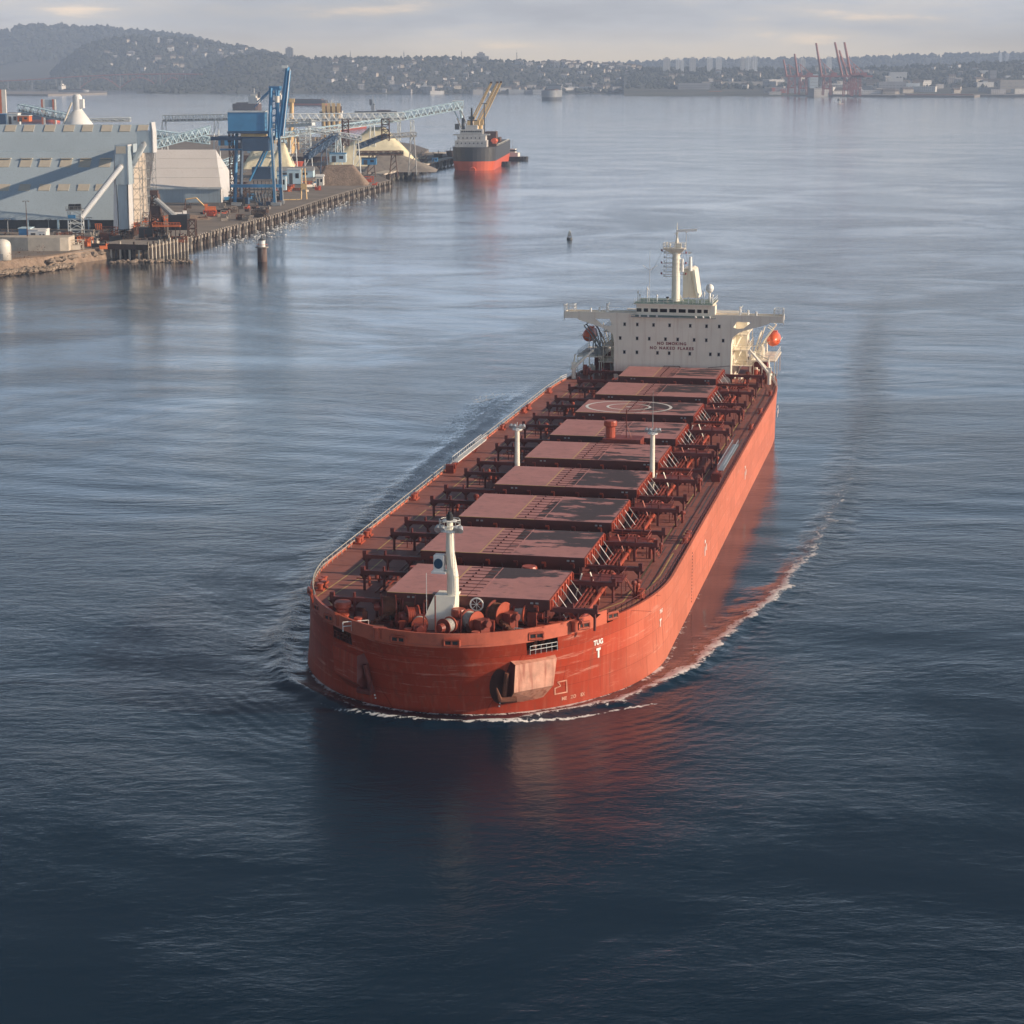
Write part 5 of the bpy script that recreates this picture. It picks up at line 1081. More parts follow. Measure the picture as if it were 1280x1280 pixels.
# ---- big blue unloading crane
Yc = 1058; cr_ = empty('ship_unloader', atY(340, 258, Yc), 0, 'tall blue ship unloading crane with raised boom and big machinery house', 'crane')
def pc(x, y, Y=Yc): return Vector(atY(x, y, Y))
for x0_, x1_, Y_, m_ in ((338, 344, Yc, BLUE), (348, 352, Yc+16, BLUE), (296, 293.5, Yc+6, BLUE), (303, 301, Yc+22, DBLUE)):
    b = MB(); t = pc(x0_, 140 if x0_ > 330 else 163, Y_); e_ = pc(x1_, 256, Y_); e_.z = GZ; b.cyl(e_, t, 1.0 if x0_ > 330 else .85, n=4); rel(b.build('leg', m_), cr_)
b = MB(); b.cyl(pc(339.5, 160, Yc-1.3), pc(345.5, 256, Yc-1.3), .28, n=4); b.cyl(pc(350, 160, Yc+15), pc(354, 256, Yc+15), .3, n=4); rel(b.build('cable_tray', LBW), cr_)
b = MB(); px_box(b, 285, 330, 140.5, 164, Yc, 14); rel(b.build('machinery_house', BLUE), cr_)
b = MB(); px_box(b, 284, 331, 139, 140.4, Yc-.4, 15); rel(b.build('house_roof', LBW), cr_)
b = MB(); px_box(b, 284, 336, 164.4, 167, Yc-.5, 15); px_box(b, 252, 344, 171, 175.5, Yc+1, 2); px_box(b, 300, 346, 170, 172, Yc+14, 2); rel(b.build('bridge_girder', DBLUE), cr_)
b = MB(); px_box(b, 301, 333, 167.2, 170.8, Yc+3, 4); rel(b.build('trolley_house', YCR), cr_)
b = MB(); px_box(b, 288, 352, 230.5, 234.5, Yc+2, 1.5); px_box(b, 290, 352, 230.5, 233.5, Yc+18, 1.5); rel(b.build('portal_beam', BLUE), cr_); b = MB(); px_box(b, 275, 318, 186, 188, Yc+3, 3); rel(b.build('walkway', BLUE), cr_)
b = MB(); b.cyl(pc(312, 226), pc(337, 176), .55, n=4); b.cyl(pc(322, 214, Yc+12), pc(338, 180, Yc+12), .5, n=4); rel(b.build('diagonal_brace', BLUE), cr_)
# A frame and the raised boom
b = MB(); b.cyl(pc(337, 172), pc(339, 110), .95, n=4); b.cyl(pc(349, 172), pc(345, 112), .8, n=4); b.cyl(pc(345, 172, Yc+14), pc(348, 112, Yc+14), .8, n=4)
for q in range(6): b.bar(pc(337.5, 165-q*9), pc(347.5, 160-q*9), .35); b.bar(pc(347.5, 165-q*9), pc(338, 160-q*9), .3)
px_box(b, 336, 349, 108, 113, Yc, 12); b.bar(pc(338, 112), pc(321, 128), .45); b.bar(pc(336, 116), pc(318, 134), .35); rel(b.build('a_frame', BLUE), cr_)
b = MB()
for dy in (0, 9):
    b.cyl(pc(349, 170, Yc+dy), pc(359.5, 84, Yc+dy), 1.0, n=4); b.cyl(pc(353.5, 170, Yc+dy), pc(362, 88, Yc+dy), .8, n=4)
    for q in range(14):
        f0, f1 = q/14, (q+1)/14; b.bar(pc(349, 170, Yc+dy).lerp(pc(359.5, 84, Yc+dy), f0), pc(353.5, 170, Yc+dy).lerp(pc(362, 88, Yc+dy), f1), .35)
for q in range(15): f0 = q/14; b.bar(pc(351, 170, Yc).lerp(pc(361, 84, Yc), f0), pc(351, 170, Yc+9).lerp(pc(361, 84, Yc+9), f0), .4)
rel(b.build('raised_boom', BLUE), cr_)
b = MB(); b.cyl(pc(353.8, 170, Yc-1.2), pc(362.6, 87, Yc-1.2), .22, n=4); b.bar(pc(353, 110, Yc), pc(356, 84, Yc), .3); b.cbox(pc(356, 83.5), (3, 2, 1.4)); rel(b.build('boom_ladder', LBW), cr_)
b = MB(); b.cyl(pc(346.5, 120, Yc-1), pc(346.5, 128, Yc-1), 1.2, n=10); rel(b.build('cab', SHIPW), cr_)
b = MB(); b.cbox((*pc(321, 190)[:2], 34), (13, 10, 6)); b.add([tuple(pc(x, y, Yc+yy)) for yy in (2, 10) for x, y in ((313, 210), (337, 210), (337, 224), (330, 232), (322, 232), (313, 224))], [(0,1,2,3,4,5)[::-1], (6,7,8,9,10,11), (0,1,7,6), (1,2,8,7), (2,3,9,8), (3,4,10,9), (4,5,11,10), (5,0,6,11)]) if 0 else px_box(b, 315, 338, 209, 224, Yc+3, 8); rel(b.build('hopper', DBLUE), cr_)
b = MB()
for q in range(5): b.bar(pc(319+q*4, 256, Yc+4), pc(317+q*5, 226, Yc+4), .35); b.bar(pc(319+q*4, 240, Yc+9), pc(323+q*3.4, 254, Yc+9), .35)
rel(b.build('hopper_frame', DGREY), cr_)
b = MB(); b.lattice(pc(286, 255)[0], pc(291, 255)[0], Yc+6, Yc+10, GZ, pc(288, 165)[2], 12, .22); rel(b.build('stair_tower', BROWN), cr_)
for x_ in (296, 345): b = MB(); b.cbox((*pc(x_, 257)[:2], GZ+1), (5, 3, 1.6)); b.cbox((*pc(x_+4, 257, Yc+15)[:2], GZ+1), (5, 3, 1.6)); rel(b.build('bogie', GREY), cr_)
# ---- conveyor galleries (lattice)
def gallery(p0, p1, wd, ht, n, label, m_=LBLUE, wbar=.3, sup=(), solid=None, belt=True):
    o = empty('conveyor_gallery', p0, 0, label, 'conveyor'); b = MB(); b.truss(p0, p1, wd, ht, n, wbar); rel(b.build('lattice', m_), o)
    if belt:
        b = MB(); p0v, p1v = Vector(p0), Vector(p1); d_ = (p1v-p0v).normalized(); sd_ = d_.cross(Vector((0, 0, 1))).normalized()*wd*.4; u = Vector((0, 0, .35)); u2 = Vector((0, 0, ht*(.55 if solid else .25)))
        b.add([p0v-sd_+u, p1v-sd_+u, p1v+sd_+u, p0v+sd_+u, p0v-sd_+u2+u, p1v-sd_+u2+u, p1v+sd_+u2+u, p0v+sd_+u2+u], [(0,3,2,1), (4,5,6,7), (0,1,5,4), (2,3,7,6), (1,2,6,5), (3,0,4,7)]); rel(b.build('belt_deck', solid or GREY), o)
    for f in sup:
        q = Vector(p0).lerp(Vector(p1), f); b = MB()
        for sg in (-1, 1): b.bar((q.x+sg*2.6, q.y, GZ), (q.x+sg*1.2, q.y, q.z), wbar*1.6)
        n2 = 4
        for k in range(n2): zz0 = GZ+(q.z-GZ)*k/n2; zz1 = GZ+(q.z-GZ)*(k+1)/n2; b.bar((q.x-2.4+k*.3, q.y, zz0), (q.x+2.1-k*.3, q.y, zz1), wbar)
        rel(b.build('support', m_), o)
    return o
gallery(atY(205, 152, 1500), atY(336, 149, 1480), 5, 4.2, 30, 'long flat lattice gallery behind the blue crane, left part', LBW, .3, (.0, .5))
gallery(atY(344, 152, 1480), atY(505, 150, 1500), 5, 5.0, 32, 'long flat lattice gallery right of the blue crane', LBW, .3, (.25, .5, .75))
gallery(atY(470, 156, 1500), atY(577, 136, 1530), 5, 5.2, 26, 'inclined pale blue shiploader boom reaching over the moored ship', LBLUE, .34, ())
gallery(atY(192, 186, 990), atY(262, 167, 1000), 4, 3.4, 18, 'light blue gallery crossing upward between the sheds', LBLUE, .26, ())
gallery(atY(192, 171, 1010), atY(262, 180, 1010), 4, 3.2, 18, 'light blue gallery crossing downward between the sheds', LBLUE, .26, ())
gallery(atY(383, 199, 1260), atY(419, 174, 1290), 4, 3.4, 8, 'dark closed belt gallery climbing behind the quay shed', DBLUE, .3, (.6,), solid=DBLUE)
gallery(atY(385, 164, 1300), atY(452, 176, 1300), 4, 2.8, 14, 'pale gallery sloping down across the yard', LBW, .26, (.9,))
gallery(atY(330, 175, 1380), atY(480, 154, 1480), 4, 3.0, 30, 'lattice gallery climbing above the yellow heap', LBLUE, .26, (.6,))
gallery(atY(447, 194, 1330), atY(503, 193.5, 1340), 4, 2.4, 12, 'low black conveyor boom beyond the yard', BROWN, .3, (.3, .8), solid=BLACK)
gallery(atY(448, 186, 1340), atY(482, 172.5, 1350), 4, 2.6, 10, 'short dark inclined gallery before the yellow heap', DBLUE, .3, (), solid=DBLUE)
gallery(atY(482, 173, 1350), atY(519, 170.5, 1360), 4, 2.6, 10, 'short level gallery ending above the heap tip', GREY, .3, (.9,))
gallery(atY(340, 160, 1420), atY(392, 157, 1400), 4, 3, 10, 'curved pale roofed gallery beside the crane boom', LBW, .3, (.5,), solid=LBW)
gallery(atY(275, 209, 1180), atY(300, 199, 1190), 4, 2.6, 7, 'short light gallery left of the crane legs', LBLUE, .3, (.4,))
gallery(atY(27, 139, 1500), atY(92, 153, 1400), 5, 4.6, 14, 'light blue lattice gallery sloping behind the shed ridge', LBLUE, .36, ())
gallery(atY(100, 152.5, 1200), atY(163, 151.5, 1200), 4, 1.8, 12, 'flat grey conveyor just above the shed ridge', LBW, .3, ())
# shiploader head and its frames
def lattice_tower(x0, x1, yt, yb, Y, m_, label, n=6, name='lattice_tower', w_=.3):
    a = atY(x0, yb, Y); c = atY(x1, yt, Y); o = empty(name, (a[0], Y, a[2]), 0, label, 'tower'); b = MB(); b.lattice(a[0], c[0], Y, Y+6, a[2], c[2], n, w_); rel(b.build('lattice_frame', m_), o)
    b = MB()
    for k in range(1, n+1): z = a[2]+(c[2]-a[2])*k/n; b.box((a[0]-.4, Y-.4, z), (c[0]+.4, Y+6.4, z+.25))
    rel(b.build('landings', m_), o); return o
lattice_tower(375, 387, 163, 192, 1290, LBW, 'white lattice stair tower in the middle of the yard', 5)
lattice_tower(497, 500, 152, 176, 1505, LBW, 'slim pale gallery trestle over the heap, left one', 3)
lattice_tower(513, 517, 151, 176, 1510, LBW, 'slim pale gallery trestle near the shiploader, right one', 3)
lattice_tower(428, 435, 150, 183, 1335, BROWN, 'dark brown lattice tower left of the yellow heap', 5)
lattice_tower(477, 486, 149, 176, 1340, BROWN, 'dark brown lattice tower over the yellow heap', 4)
sh = empty('shiploader_head', atY(575, 150, 1535), 0, 'pale shiploader head with hanging chute above the moored ship', 'ship loader')
b = MB(); a = atY(566, 136, 1535); c = atY(579, 126, 1535); b.lattice(a[0], c[0], 1533, 1539, a[2], c[2], 3, .35); b.add([tuple(Vector(atY(567, 130, 1533))), tuple(Vector(atY(572, 126.5, 1533))), tuple(Vector(atY(579, 127, 1533)))], [(0,1,2)]); rel(b.build('lattice_frame', LBW), sh)
b = MB(); b.cyl(atY(576, 134, 1535), atY(577, 149, 1535), 1.3, .9, 8); b.bar(atY(568, 139, 1535), atY(574, 150, 1535), .6); rel(b.build('chute', LBLUE), sh)
# ---- heaps
def heap(pxs, Y, dep, label, m_=SULF, ridge=None):
    """ridge heap: (x_left, x_ridge0, x_ridge1, x_right, y_base, y_ridge) on flat ground"""
    xl, xr0, xr1, xr, yb, yr = pxs; zb = GZ; top = atY(xr0, yr, Y+dep/2)[2]; nx3, ny4 = 40, 12; vs = []; fs = []
    X = [atY(q, yb, Y)[0] for q in (xl, xr0, xr1, xr)]
    for j in range(ny4+1):
        for i in range(nx3+1):
            x_ = X[0]+(X[3]-X[0])*i/nx3; v_ = j/ny4*2-1; h1 = min(1, (x_-X[0])/max(.1, X[1]-X[0])) if x_ < X[1] else (1 if x_ <= X[2] else max(0, (X[3]-x_)/(X[3]-X[2])))
            h_ = (top-zb)*max(0, min(h1, 1-abs(v_))); vs.append((x_, Y+dep*j/ny4, zb-.1+h_*(.94+.1*float(fbm(np.array(x_*.15), np.array(j*.5), 3, 3)))))
    for j in range(ny4):
        for i in range(nx3): q = j*(nx3+1)+i; fs.append((q, q+1, q+nx3+2, q+nx3+1))
    o = MB().add(vs, fs).build('bulk_heap', m_, smooth=True); return tag(o, label, 'heap')
heap((405, 458, 477, 523, 191, 157.5), 1480, 60, 'largest pale yellow sulphur heap below the galleries')
heap((326, 346, 352, 368, 196, 178), 1320, 40, 'small pale yellow sulphur heap right behind the crane legs')
heap((300, 322, 330, 344, 190, 168), 1440, 40, 'half hidden yellow heap seen between the crane legs')
heap((392, 405, 440, 459, 219, 205), 1240, 24, 'tan gravel bank at the end of the paved quay', GRAV)
heap((452, 470, 500, 545, 203, 192), 1400, 40, 'grey brown low mound beside the long trestle', CONC)
heap((196, 205, 240, 262, 277, 268), 960, 14, 'low brown rubble mound near the excavator', GRAV)
# ---- white cone roofed silo with a tower
sd_ = empty('cone_silo', atY(98, 152, 1100), 0, 'white cone roofed silo with a round tower on its tip, above the shed ridge', 'silo'); c = Vector(atY(98, 158, 1110)); pm_ = 1/ppm(1110)
b = MB(); b.lathe([(24*pm_, -30*pm_), (24*pm_, -6*pm_ + .0), (5*pm_, 21*pm_)], (c.x, c.y, c.z), 28); rel(b.build('cone_roof', WHITE, None, True), sd_)
b = MB(); b.lathe([(5.6*pm_, 20*pm_), (5.8*pm_, 36*pm_), (3.5*pm_, 38.5*pm_), (.5*pm_, 39.3*pm_)], (c.x, c.y, c.z), 18); rel(b.build('top_tower', WHITE), sd_)
b = MB(); b.box((c.x+3.5*pm_, c.y-2, c.z+22*pm_), (c.x+8*pm_, c.y+2, c.z+33*pm_)); rel(b.build('stair_box', WHITE), sd_)
b = MB(); b.cyl((c.x-17*pm_, c.y-4, c.z+2*pm_), (c.x-5*pm_, c.y-4, c.z+29*pm_), .45, n=8); rel(b.build('feed_pipe', CREAM), sd_)
# ---- small buildings, tanks and kit on the ground
def house(x0, x1, yt, yb, Y, dep, label, wall=CLADL, roofm=GREY, cat='shed', name='quay_shed', pitch=.25, door=True):
    a = atY(x0, yb, Y); c = atY(x1, yt, Y); o = empty(name, ((a[0]+c[0])/2, Y, a[2]), 0, label, cat); zt = c[2]-(c[2]-a[2])*pitch; b = MB(); b.box((a[0], Y, a[2]), (c[0], Y+dep, zt)); rel(b.build('wall', wall), o)
    b = MB(); e_ = .3; b.extr([(Y-e_, zt+.01), (Y+dep+e_, zt+.01), (Y+dep/2, c[2])], 'x', a[0]-e_, c[0]+e_) if pitch else b.box((a[0]-e_, Y-e_, zt+.01), (c[0]+e_, Y+dep+e_, zt+.3)); rel(b.build('roof', roofm), o)
    if door:
        b = MB(); w_ = c[0]-a[0]; b.box((a[0]+w_*.15, Y-.06, a[2]), (a[0]+w_*.4, Y-.003, a[2]+(zt-a[2])*.75)); rel(b.build('door', DGREY), o)
        b = MB(); b.box((a[0]+w_*.6, Y-.06, a[2]+(zt-a[2])*.4), (a[0]+w_*.85, Y-.003, a[2]+(zt-a[2])*.75)); rel(b.build('window', GLASS), o)
    return o
house(346, 391, 209, 222, 1190, 12, 'grey roofed quay shed right of the blue crane', LBLUE, GREY, pitch=.35)
house(359, 376, 212, 230, 1160, 8, 'pale blue boxy cabin on the quay', LBLUE, LBW, pitch=.0)
house(347, 357, 220, 238, 1140, 5, 'narrow light blue cabin next to the crane legs', LBLUE, BLUE, pitch=.0)
house(36, 57, 286, 304, 835, 7, 'white and blue site hut on the shore platform', WHITE, WHITE, pitch=.06)
house(24, 37, 286, 304, 836, 7, 'blue site hut left of the white one', BLUE, LBLUE, pitch=.0, door=False)
house(48, 57, 288, 302, 826, 4, 'small white cabin with dark window on the shore platform', WHITE, WHITE, pitch=.1)
house(540, 547, 197, 202, 1450, 8, 'small dark blue hut halfway along the trestle', BLUE, DBLUE, pitch=.1)
house(395, 404, 218, 232, 1185, 6, 'small white portal frame shed beside red machinery', SHIPW, WHITE, pitch=.2)
house(412, 432, 191, 203, 1290, 8, 'blue and white plant room below the belt gallery', LBLUE, BLUE, pitch=.1)
house(452, 470, 197, 206, 1330, 8, 'dark blue low plant room at the bank', BLUE, DBLUE, pitch=.1)
house(-12, 7, 143, 158, 1300, 12, 'dark blue box plant at the left edge above the shed ridge', DBLUE, BLUE, pitch=.0, door=False)
house(9, 22, 142, 156, 1240, 8, 'pale machinery house under the ridge gallery', LBW, WHITE, pitch=.0)
house(22, 36, 145, 152, 1235, 8, 'small orange and white machinery house behind the shed ridge', ORP, SHIPW, pitch=.0)
house(273, 292, 170, 182, 1200, 10, 'blue plant building behind the beige shed', BLUE, DBLUE, pitch=.1)
# storage tanks and curved concrete platform
b = MB(); a = un(20, 316, GZ); c0 = Vector(un(60, 312, GZ)); b.prism([(c0.x-20, c0.y+5), (c0.x-17, c0.y-4), (c0.x-6, c0.y-6.5), (c0.x+6, c0.y-6.5), (c0.x+9, c0.y-5.5), (c0.x+9, c0.y+6)], 1, 9.0); o = b.build('concrete_platform', CONCL); tag(o, 'pale curved concrete platform under the site huts', 'platform')
o = empty('storage_tank', un(4, 325, GZ), 0, 'white round topped tank at the left edge of the shore', 'tank'); p = Vector(un(4, 325, GZ)); b = MB(); b.lathe([(3.0, 0), (3.0, 5.2), (2.6, 6.4), (1.6, 7.2), (.2, 7.5)], (0, 0, 0), 24); o2 = b.build('shell', SHIPW, o, True); b = MB(); b.bar((3.1, -.6, 0), (3.1, -.6, 6.0), .12); b.box((-.7, -3.08, .2), (.7, -3.0, 2.4)); b.build('hatch', GREY, o)
# dark hopper structure on the wharf
hp = empty('wharf_hopper', un(200, 300, 5.), 0, 'dark rusty loading hopper and chute standing on the timber wharf', 'hopper')
p = Vector(un(196, 297, 5.)); 
b = MB(); b.lattice(p.x-3.2, p.x+2.2, p.y, p.y+5, 5, 22, 6, .4, .45); rel(b.build('lattice_frame', BROWN), hp)
b = MB(); b.cbox((p.x-.8, p.y+2.2, 22.6), (3, 3, 1.8)); b.cbox((p.x-.6, p.y+2.2, 15), (3.4, 3, 5)); rel(b.build('head_box', BROWN), hp)
b = MB(); b.cyl((p.x, p.y+1, 20), (p.x+8, p.y+1, 12.5), 1.1, 1.3, 10); rel(b.build('chute', GREY), hp)
b = MB(); b.box((p.x+5, p.y-1, 8), (p.x+12.5, p.y+6, 14)); b.box((p.x-7, p.y-1, 5), (p.x-1, p.y+5, 9)); rel(b.build('bin', BLACK), hp)
b = MB(); b.box((p.x-1, p.y-4, 9.5), (p.x+10, p.y-1.2, 10.0)); b.rail([(p.x-1, p.y-4, 10), (p.x+10, p.y-4, 10)], 1.2, 1.2, .14, (1., .5)); rel(b.build('platform', ORP), hp)
b = MB()
for q in range(7): b.bar((p.x-1+q*1.8, p.y-3, 5), (p.x-1+q*1.8, p.y-3, 9.5), .3)
rel(b.build('leg', BROWN), hp)
b = MB(); b.lattice(p.x+12.5, p.x+15.5, p.y-1, p.y+3, 5, 12, 2, .3); rel(b.build('side_frame', BROWN), hp)
# excavator
ex = empty('excavator', un(262, 266, GZ), R_(10), 'brown tracked excavator with folded arm beside the beige shed', 'excavator')
b = MB(); b.box((-3, -2, 0), (3, -1, 1.1)); b.box((-3, 1, 0), (3, 2, 1.1)); b.build('track', BLACK, ex)
b = MB(); b.box((-2.2, -1.5, 1.2), (3.0, 1.5, 3.0)); b.box((-2.4, -1.5, 3.0), (-.8, 0, 4.2)); b.build('cab', ORP, ex)
b = MB(); b.bar((-2, .8, 2.8), (-6, .8, 7), .45); b.bar((-6, .8, 7), (-11, .8, 6.4), .4); b.build('boom', YCR, ex); b = MB(); b.bar((-11, .8, 6.6), (-11.5, .8, 2), .35); b.cbox((-11.3, .8, 1.4), (1.4, 1.4, 1.6)); b.build('bucket_arm', BROWN, ex)
# trucks, crates, drums, lamp posts along the quay
def truck(x, y, rz, m_, label):
    o = empty('flatbed_truck', un(x, y, GZ), rz, label, 'truck'); b = MB(); b.box((-4, -1.2, .9), (4, 1.2, 1.2)); b.build('bed', GREY, o); b = MB(); b.box((2.4, -1.2, 1.2), (4.2, 1.2, 3.1)); b.build('cab', m_, o); b = MB(); b.box((4.2, -1, 2.2), (4.24, 1, 2.9)); b.build('windscreen', GLASS, o)
    for a in (-3, -1.6, 3.2):
        for sg in (-1, 1): b = MB(); b.cyl((a, sg*1.2, .5), (a, sg*.9, .5), .5, n=10); b.build('wheel', BLACK, o)
    b = MB(); b.box((-3.8, -1.1, 1.2), (2.0, 1.1, 2.4)); b.build('load', m_, o)
truck(445, 226.5, .9, BOOT, 'red truck parked on the paved quay near its end'); truck(404, 231, .8, ORP, 'orange red truck standing by the white portal shed'); truck(222, 272, .2, WHITE, 'white truck near the rubble mound'); truck(386, 236, .5, SHIPW, 'white low vehicle in front of the red machinery')
def crate(x, y, m_, s, label, name='skip', rz=.3):
    o = empty(name, un(x, y, GZ), rz, label, 'skip'); b = MB(); d0, d1, d2 = s; b.add([(-d0, -d1, 0), (d0, -d1, 0), (d0, d1, 0), (-d0, d1, 0), (-d0*1.25, -d1*1.1, d2), (d0*1.25, -d1*1.1, d2), (d0*1.25, d1*1.1, d2), (-d0*1.25, d1*1.1, d2)], [(3,2,1,0), (0,1,5,4), (1,2,6,5), (2,3,7,6), (3,0,4,7), (4,5,6,7)]); b.build('tub', m_, o); b = MB()
    for q in (-.7, 0, .7): b.box((d0*q-.1, -d1*1.12, .1), (d0*q+.1, -d1*1.08-.1, d2*.95))
    b.build('rib', DGREY, o)
crate(356, 209, BOOT, (5, 2, 3), 'red bulk skip behind the quay shed, left one'); crate(368, 208, BOOT, (5, 2, 3.4), 'red bulk skip behind the quay shed, right one'); crate(351, 239, ORP, (2.5, 1.2, 1.2), 'small orange skip by the narrow blue cabin'); crate(372, 238, ORP, (2, 1.2, 1.4), 'small orange skip by the pale blue cabin')
crate(214, 277, ORP, (2, 1.2, 1.3), 'orange skip near the dark hopper'); crate(123, 287, ORP, (1.2, 1, 2.6), 'orange drum stack in front of the shed columns'); crate(78, 300, RUST, (2, 1.5, 3), 'rust red bin behind the concrete platform'); crate(104, 302, ORP, (2, 1, 1.2), 'flat orange skip beside the drive tower'); crate(166, 283, RUST, (4, 1, 1.4), 'rusty low skip at the shed corner'); crate(186, 281, ORP, (1.5, 1, 2.2), 'orange box at the foot of the lattice legs')
crate(40, 282, ORP, (2.4, 1.5, 3), 'tan skip standing on the site huts'); 
def lamp_post(x, y, hpx, m_, label, Y=None):
    p = un(x, y, GZ); h_ = hpx/ppm(p[1]); o = empty('lamp_post', p, 0, label, 'lamp post'); b = MB(); b.cyl((0, 0, 0), (0, 0, h_), .22, .12, 8); b.build('pole', m_, o); b = MB(); b.cbox((0, 0, h_), (2.2, .3, .25)); b.cbox((-1, 0, h_-.25), (.6, .5, .3)); b.cbox((1, 0, h_-.25), (.6, .5, .3)); b.build('lamp_head', GREY, o); return o
lamp_post(35, 312, 60, BROWN, 'tall thin lamp post rising in front of the site huts'); lamp_post(10, 290, 16, GREY, 'short lamp post in front of the shed, leftmost'); lamp_post(61, 290, 16, GREY, 'short lamp post in front of the shed behind the white hut'); lamp_post(112, 290, 18, GREY, 'short lamp post right of the drive tower')
o = empty('gantry_post', un(380, 249, GZ), 0, 'tall tan twin post gantry standing at the quay edge', 'gantry'); b = MB(); h_ = 38/ppm(un(380, 249, GZ)[1])
for x_ in (-1.2, 1.2): c = MB(); c.bar((x_*1.2, 0, 0), (x_*.6, 0, h_), .45); c.build('leg', YCR, o)
b = MB(); b.box((-1.5, -.4, 5), (1.5, .4, 8)); b.build('panel', YCR, o); crate(362, 250, YCR, (5, .4, .4), 'long tan beam lying on the quay')
crate(418, 213, BROWN, (9, 3, 3.0), 'dark brown low building block at the foot of the gravel bank', 'bunker'); crate(428, 198, BLACK, (7, 3, 5.0), 'black bunker below the lattice tower', 'bunker'); crate(400, 201, BROWN, (6, 3, 3), 'brown machinery block under the dark gallery', 'bunker'); crate(360, 203, BROWN, (20, 2, 4), 'long dark coal wagon row behind the red skips', 'bunker', .05); crate(322, 203, BROWN, (10, 2, 5), 'dark wagon row seen between the crane legs', 'bunker', .05)
crate(286, 251, BLUE, (4, 2, 2.0), 'bright blue skip at the foot of the crane', 'skip'); crate(308, 246, BLUE, (4, 2, 1.6), 'bright blue low skip between the crane legs', 'skip')
crate(268, 243, BROWN, (8, 2, 2.0), 'brown spoil row right of the beige shed', 'bunker', .4)
for q, (x, y) in enumerate([(280, 217), (278, 224), (279, 231)]): crate(x, y, [GREY, CONC, BROWN][q], (12, 2, 1.6), ['grey', 'tan', 'brown'][q]+' stacked rail wagons between the beige shed and crane', 'bunker', .02)
def clutter(x0, x1, y0, y1, n, hmax, group, label, mats, seed):
    random.seed(seed)
    for q in range(n):
        x, y = random.uniform(x0, x1), random.uniform(y0, y1); p = un(x, y, GZ); h_ = random.uniform(1.5, hmax); b = MB(); wd = random.uniform(1.0, 2.2+hmax*.3)
        b.box((-wd, -1, 0), (wd*.6, 1, h_*.6)); b.cyl((wd*.4, 0, 0), (wd*.4, 0, h_), .35, n=6); b.bar((-wd, 0, 0), (wd, 0, h_), .2)
        if q % 3 == 0: b.lattice(-wd, wd, -1, 1, 0, h_*1.3, 2, .15)
        o = b.build('plant_unit', random.choice(mats)); o.location = p; o.rotation_euler.z = random.uniform(-.5, .5); tag(o, label, 'machinery', group)
clutter(420, 452, 192, 204, 44, 11, 'yard machinery below the galleries', 'brown or grey machinery unit cluttering the yard below the belt galleries', [BROWN, GREY, LBLUE, CONC, YCR, DGREY], 1)
clutter(300, 372, 178, 192, 60, 12, 'yard machinery behind the crane', 'mixed machinery unit in the crowded yard behind the blue crane', [LBW, LBLUE, GREY, BROWN, YCR, SHIPW], 2)
clutter(392, 430, 176, 192, 40, 11, 'yard machinery beside the stair tower', 'small plant unit beside the white lattice stair tower', [LBW, GREY, BROWN, CONC, YCR, DGREY], 3)
clutter(455, 535, 193, 206, 44, 5, 'kit along the trestle root', 'low brown unit near the root of the long trestle', [BROWN, CONC, CONCL, GREY, DGREY], 4)
clutter(60, 135, 296, 312, 22, 3, 'kit on the shore yard', 'small rusty unit on the shore yard before the shed', [BROWN, RUST, CONC, CONCL, ORP], 5)
clutter(150, 215, 276, 298, 30, 4.5, 'kit on the wharf yard', 'small rusty unit lying around the transfer towers', [BROWN, RUST, CONC, CONCL, ORP, BLACK], 6)
clutter(255, 335, 240, 256, 24, 3, 'spoil behind the quay', 'dark pipe and timber pile behind the quay near the crane', [BROWN, BLACK, TIMB, CONC], 7)
clutter(346, 400, 226, 240, 14, 3, 'kit on the paved quay', 'small coloured unit on the paved quay right of the crane', [ORP, BOOT, CONCL, WHITE, BLUE], 8)
clutter(292, 352, 246, 258, 18, 6, 'equipment between the crane legs', 'dark equipment unit between the crane legs', [DBLUE, BLACK, BLUE, BROWN, GREY], 9)
random.seed(11)
def bush(x, y, z, s, label):
    b = MB()
    for q in range(60):
        a = random.uniform(0, 6.28); rr = random.random()**.5*s; zz = random.random()*s; p = Vector((rr*math.cos(a)*(1-.4*zz/s), rr*math.sin(a), zz)); d_ = Vector((random.gauss(0, .3), random.gauss(0, .3), random.random()*.8))*s*.3; e_ = Vector((random.gauss(0, .3), random.gauss(0, .3), .1))*s*.2
        b.add([p, p+d_, p+e_], [(0, 1, 2)])
    o = b.build('bare_bush', BRUSH); o.location = un(x, y, z); tag(o, label, 'bush')
bush(28, 323, 4.2, 3.4, 'reddish bare bush right of the white tank'); bush(50, 318, 4.2, 3.0, 'bare bush below the concrete platform'); bush(11, 324.5, 4.2, 2.6, 'low brown bush under the white tank'); bush(11, 300, 4.2, 4.0, 'dark bush behind the white tank')
clutter(236, 335, 258, 276, 34, 2.6, 'timber and pipes along the quay', 'dark pipe or timber stack along the near quay left of the crane', [BROWN, BLACK, TIMB, CONC, RUST, BOOT], 10)
clutter(395, 470, 222, 232, 14, 2.5, 'gear at the quay end', 'small rusty unit at the far end of the paved quay', [RUST, BOOT, CONCL, DGREY], 12)
clutter(120, 225, 298, 304, 26, 4.5, 'gear on the timber wharf', 'dark rusty unit standing on the old timber wharf', [BROWN, BLACK, RUST, TIMB, CONC], 13)
random.seed(19)
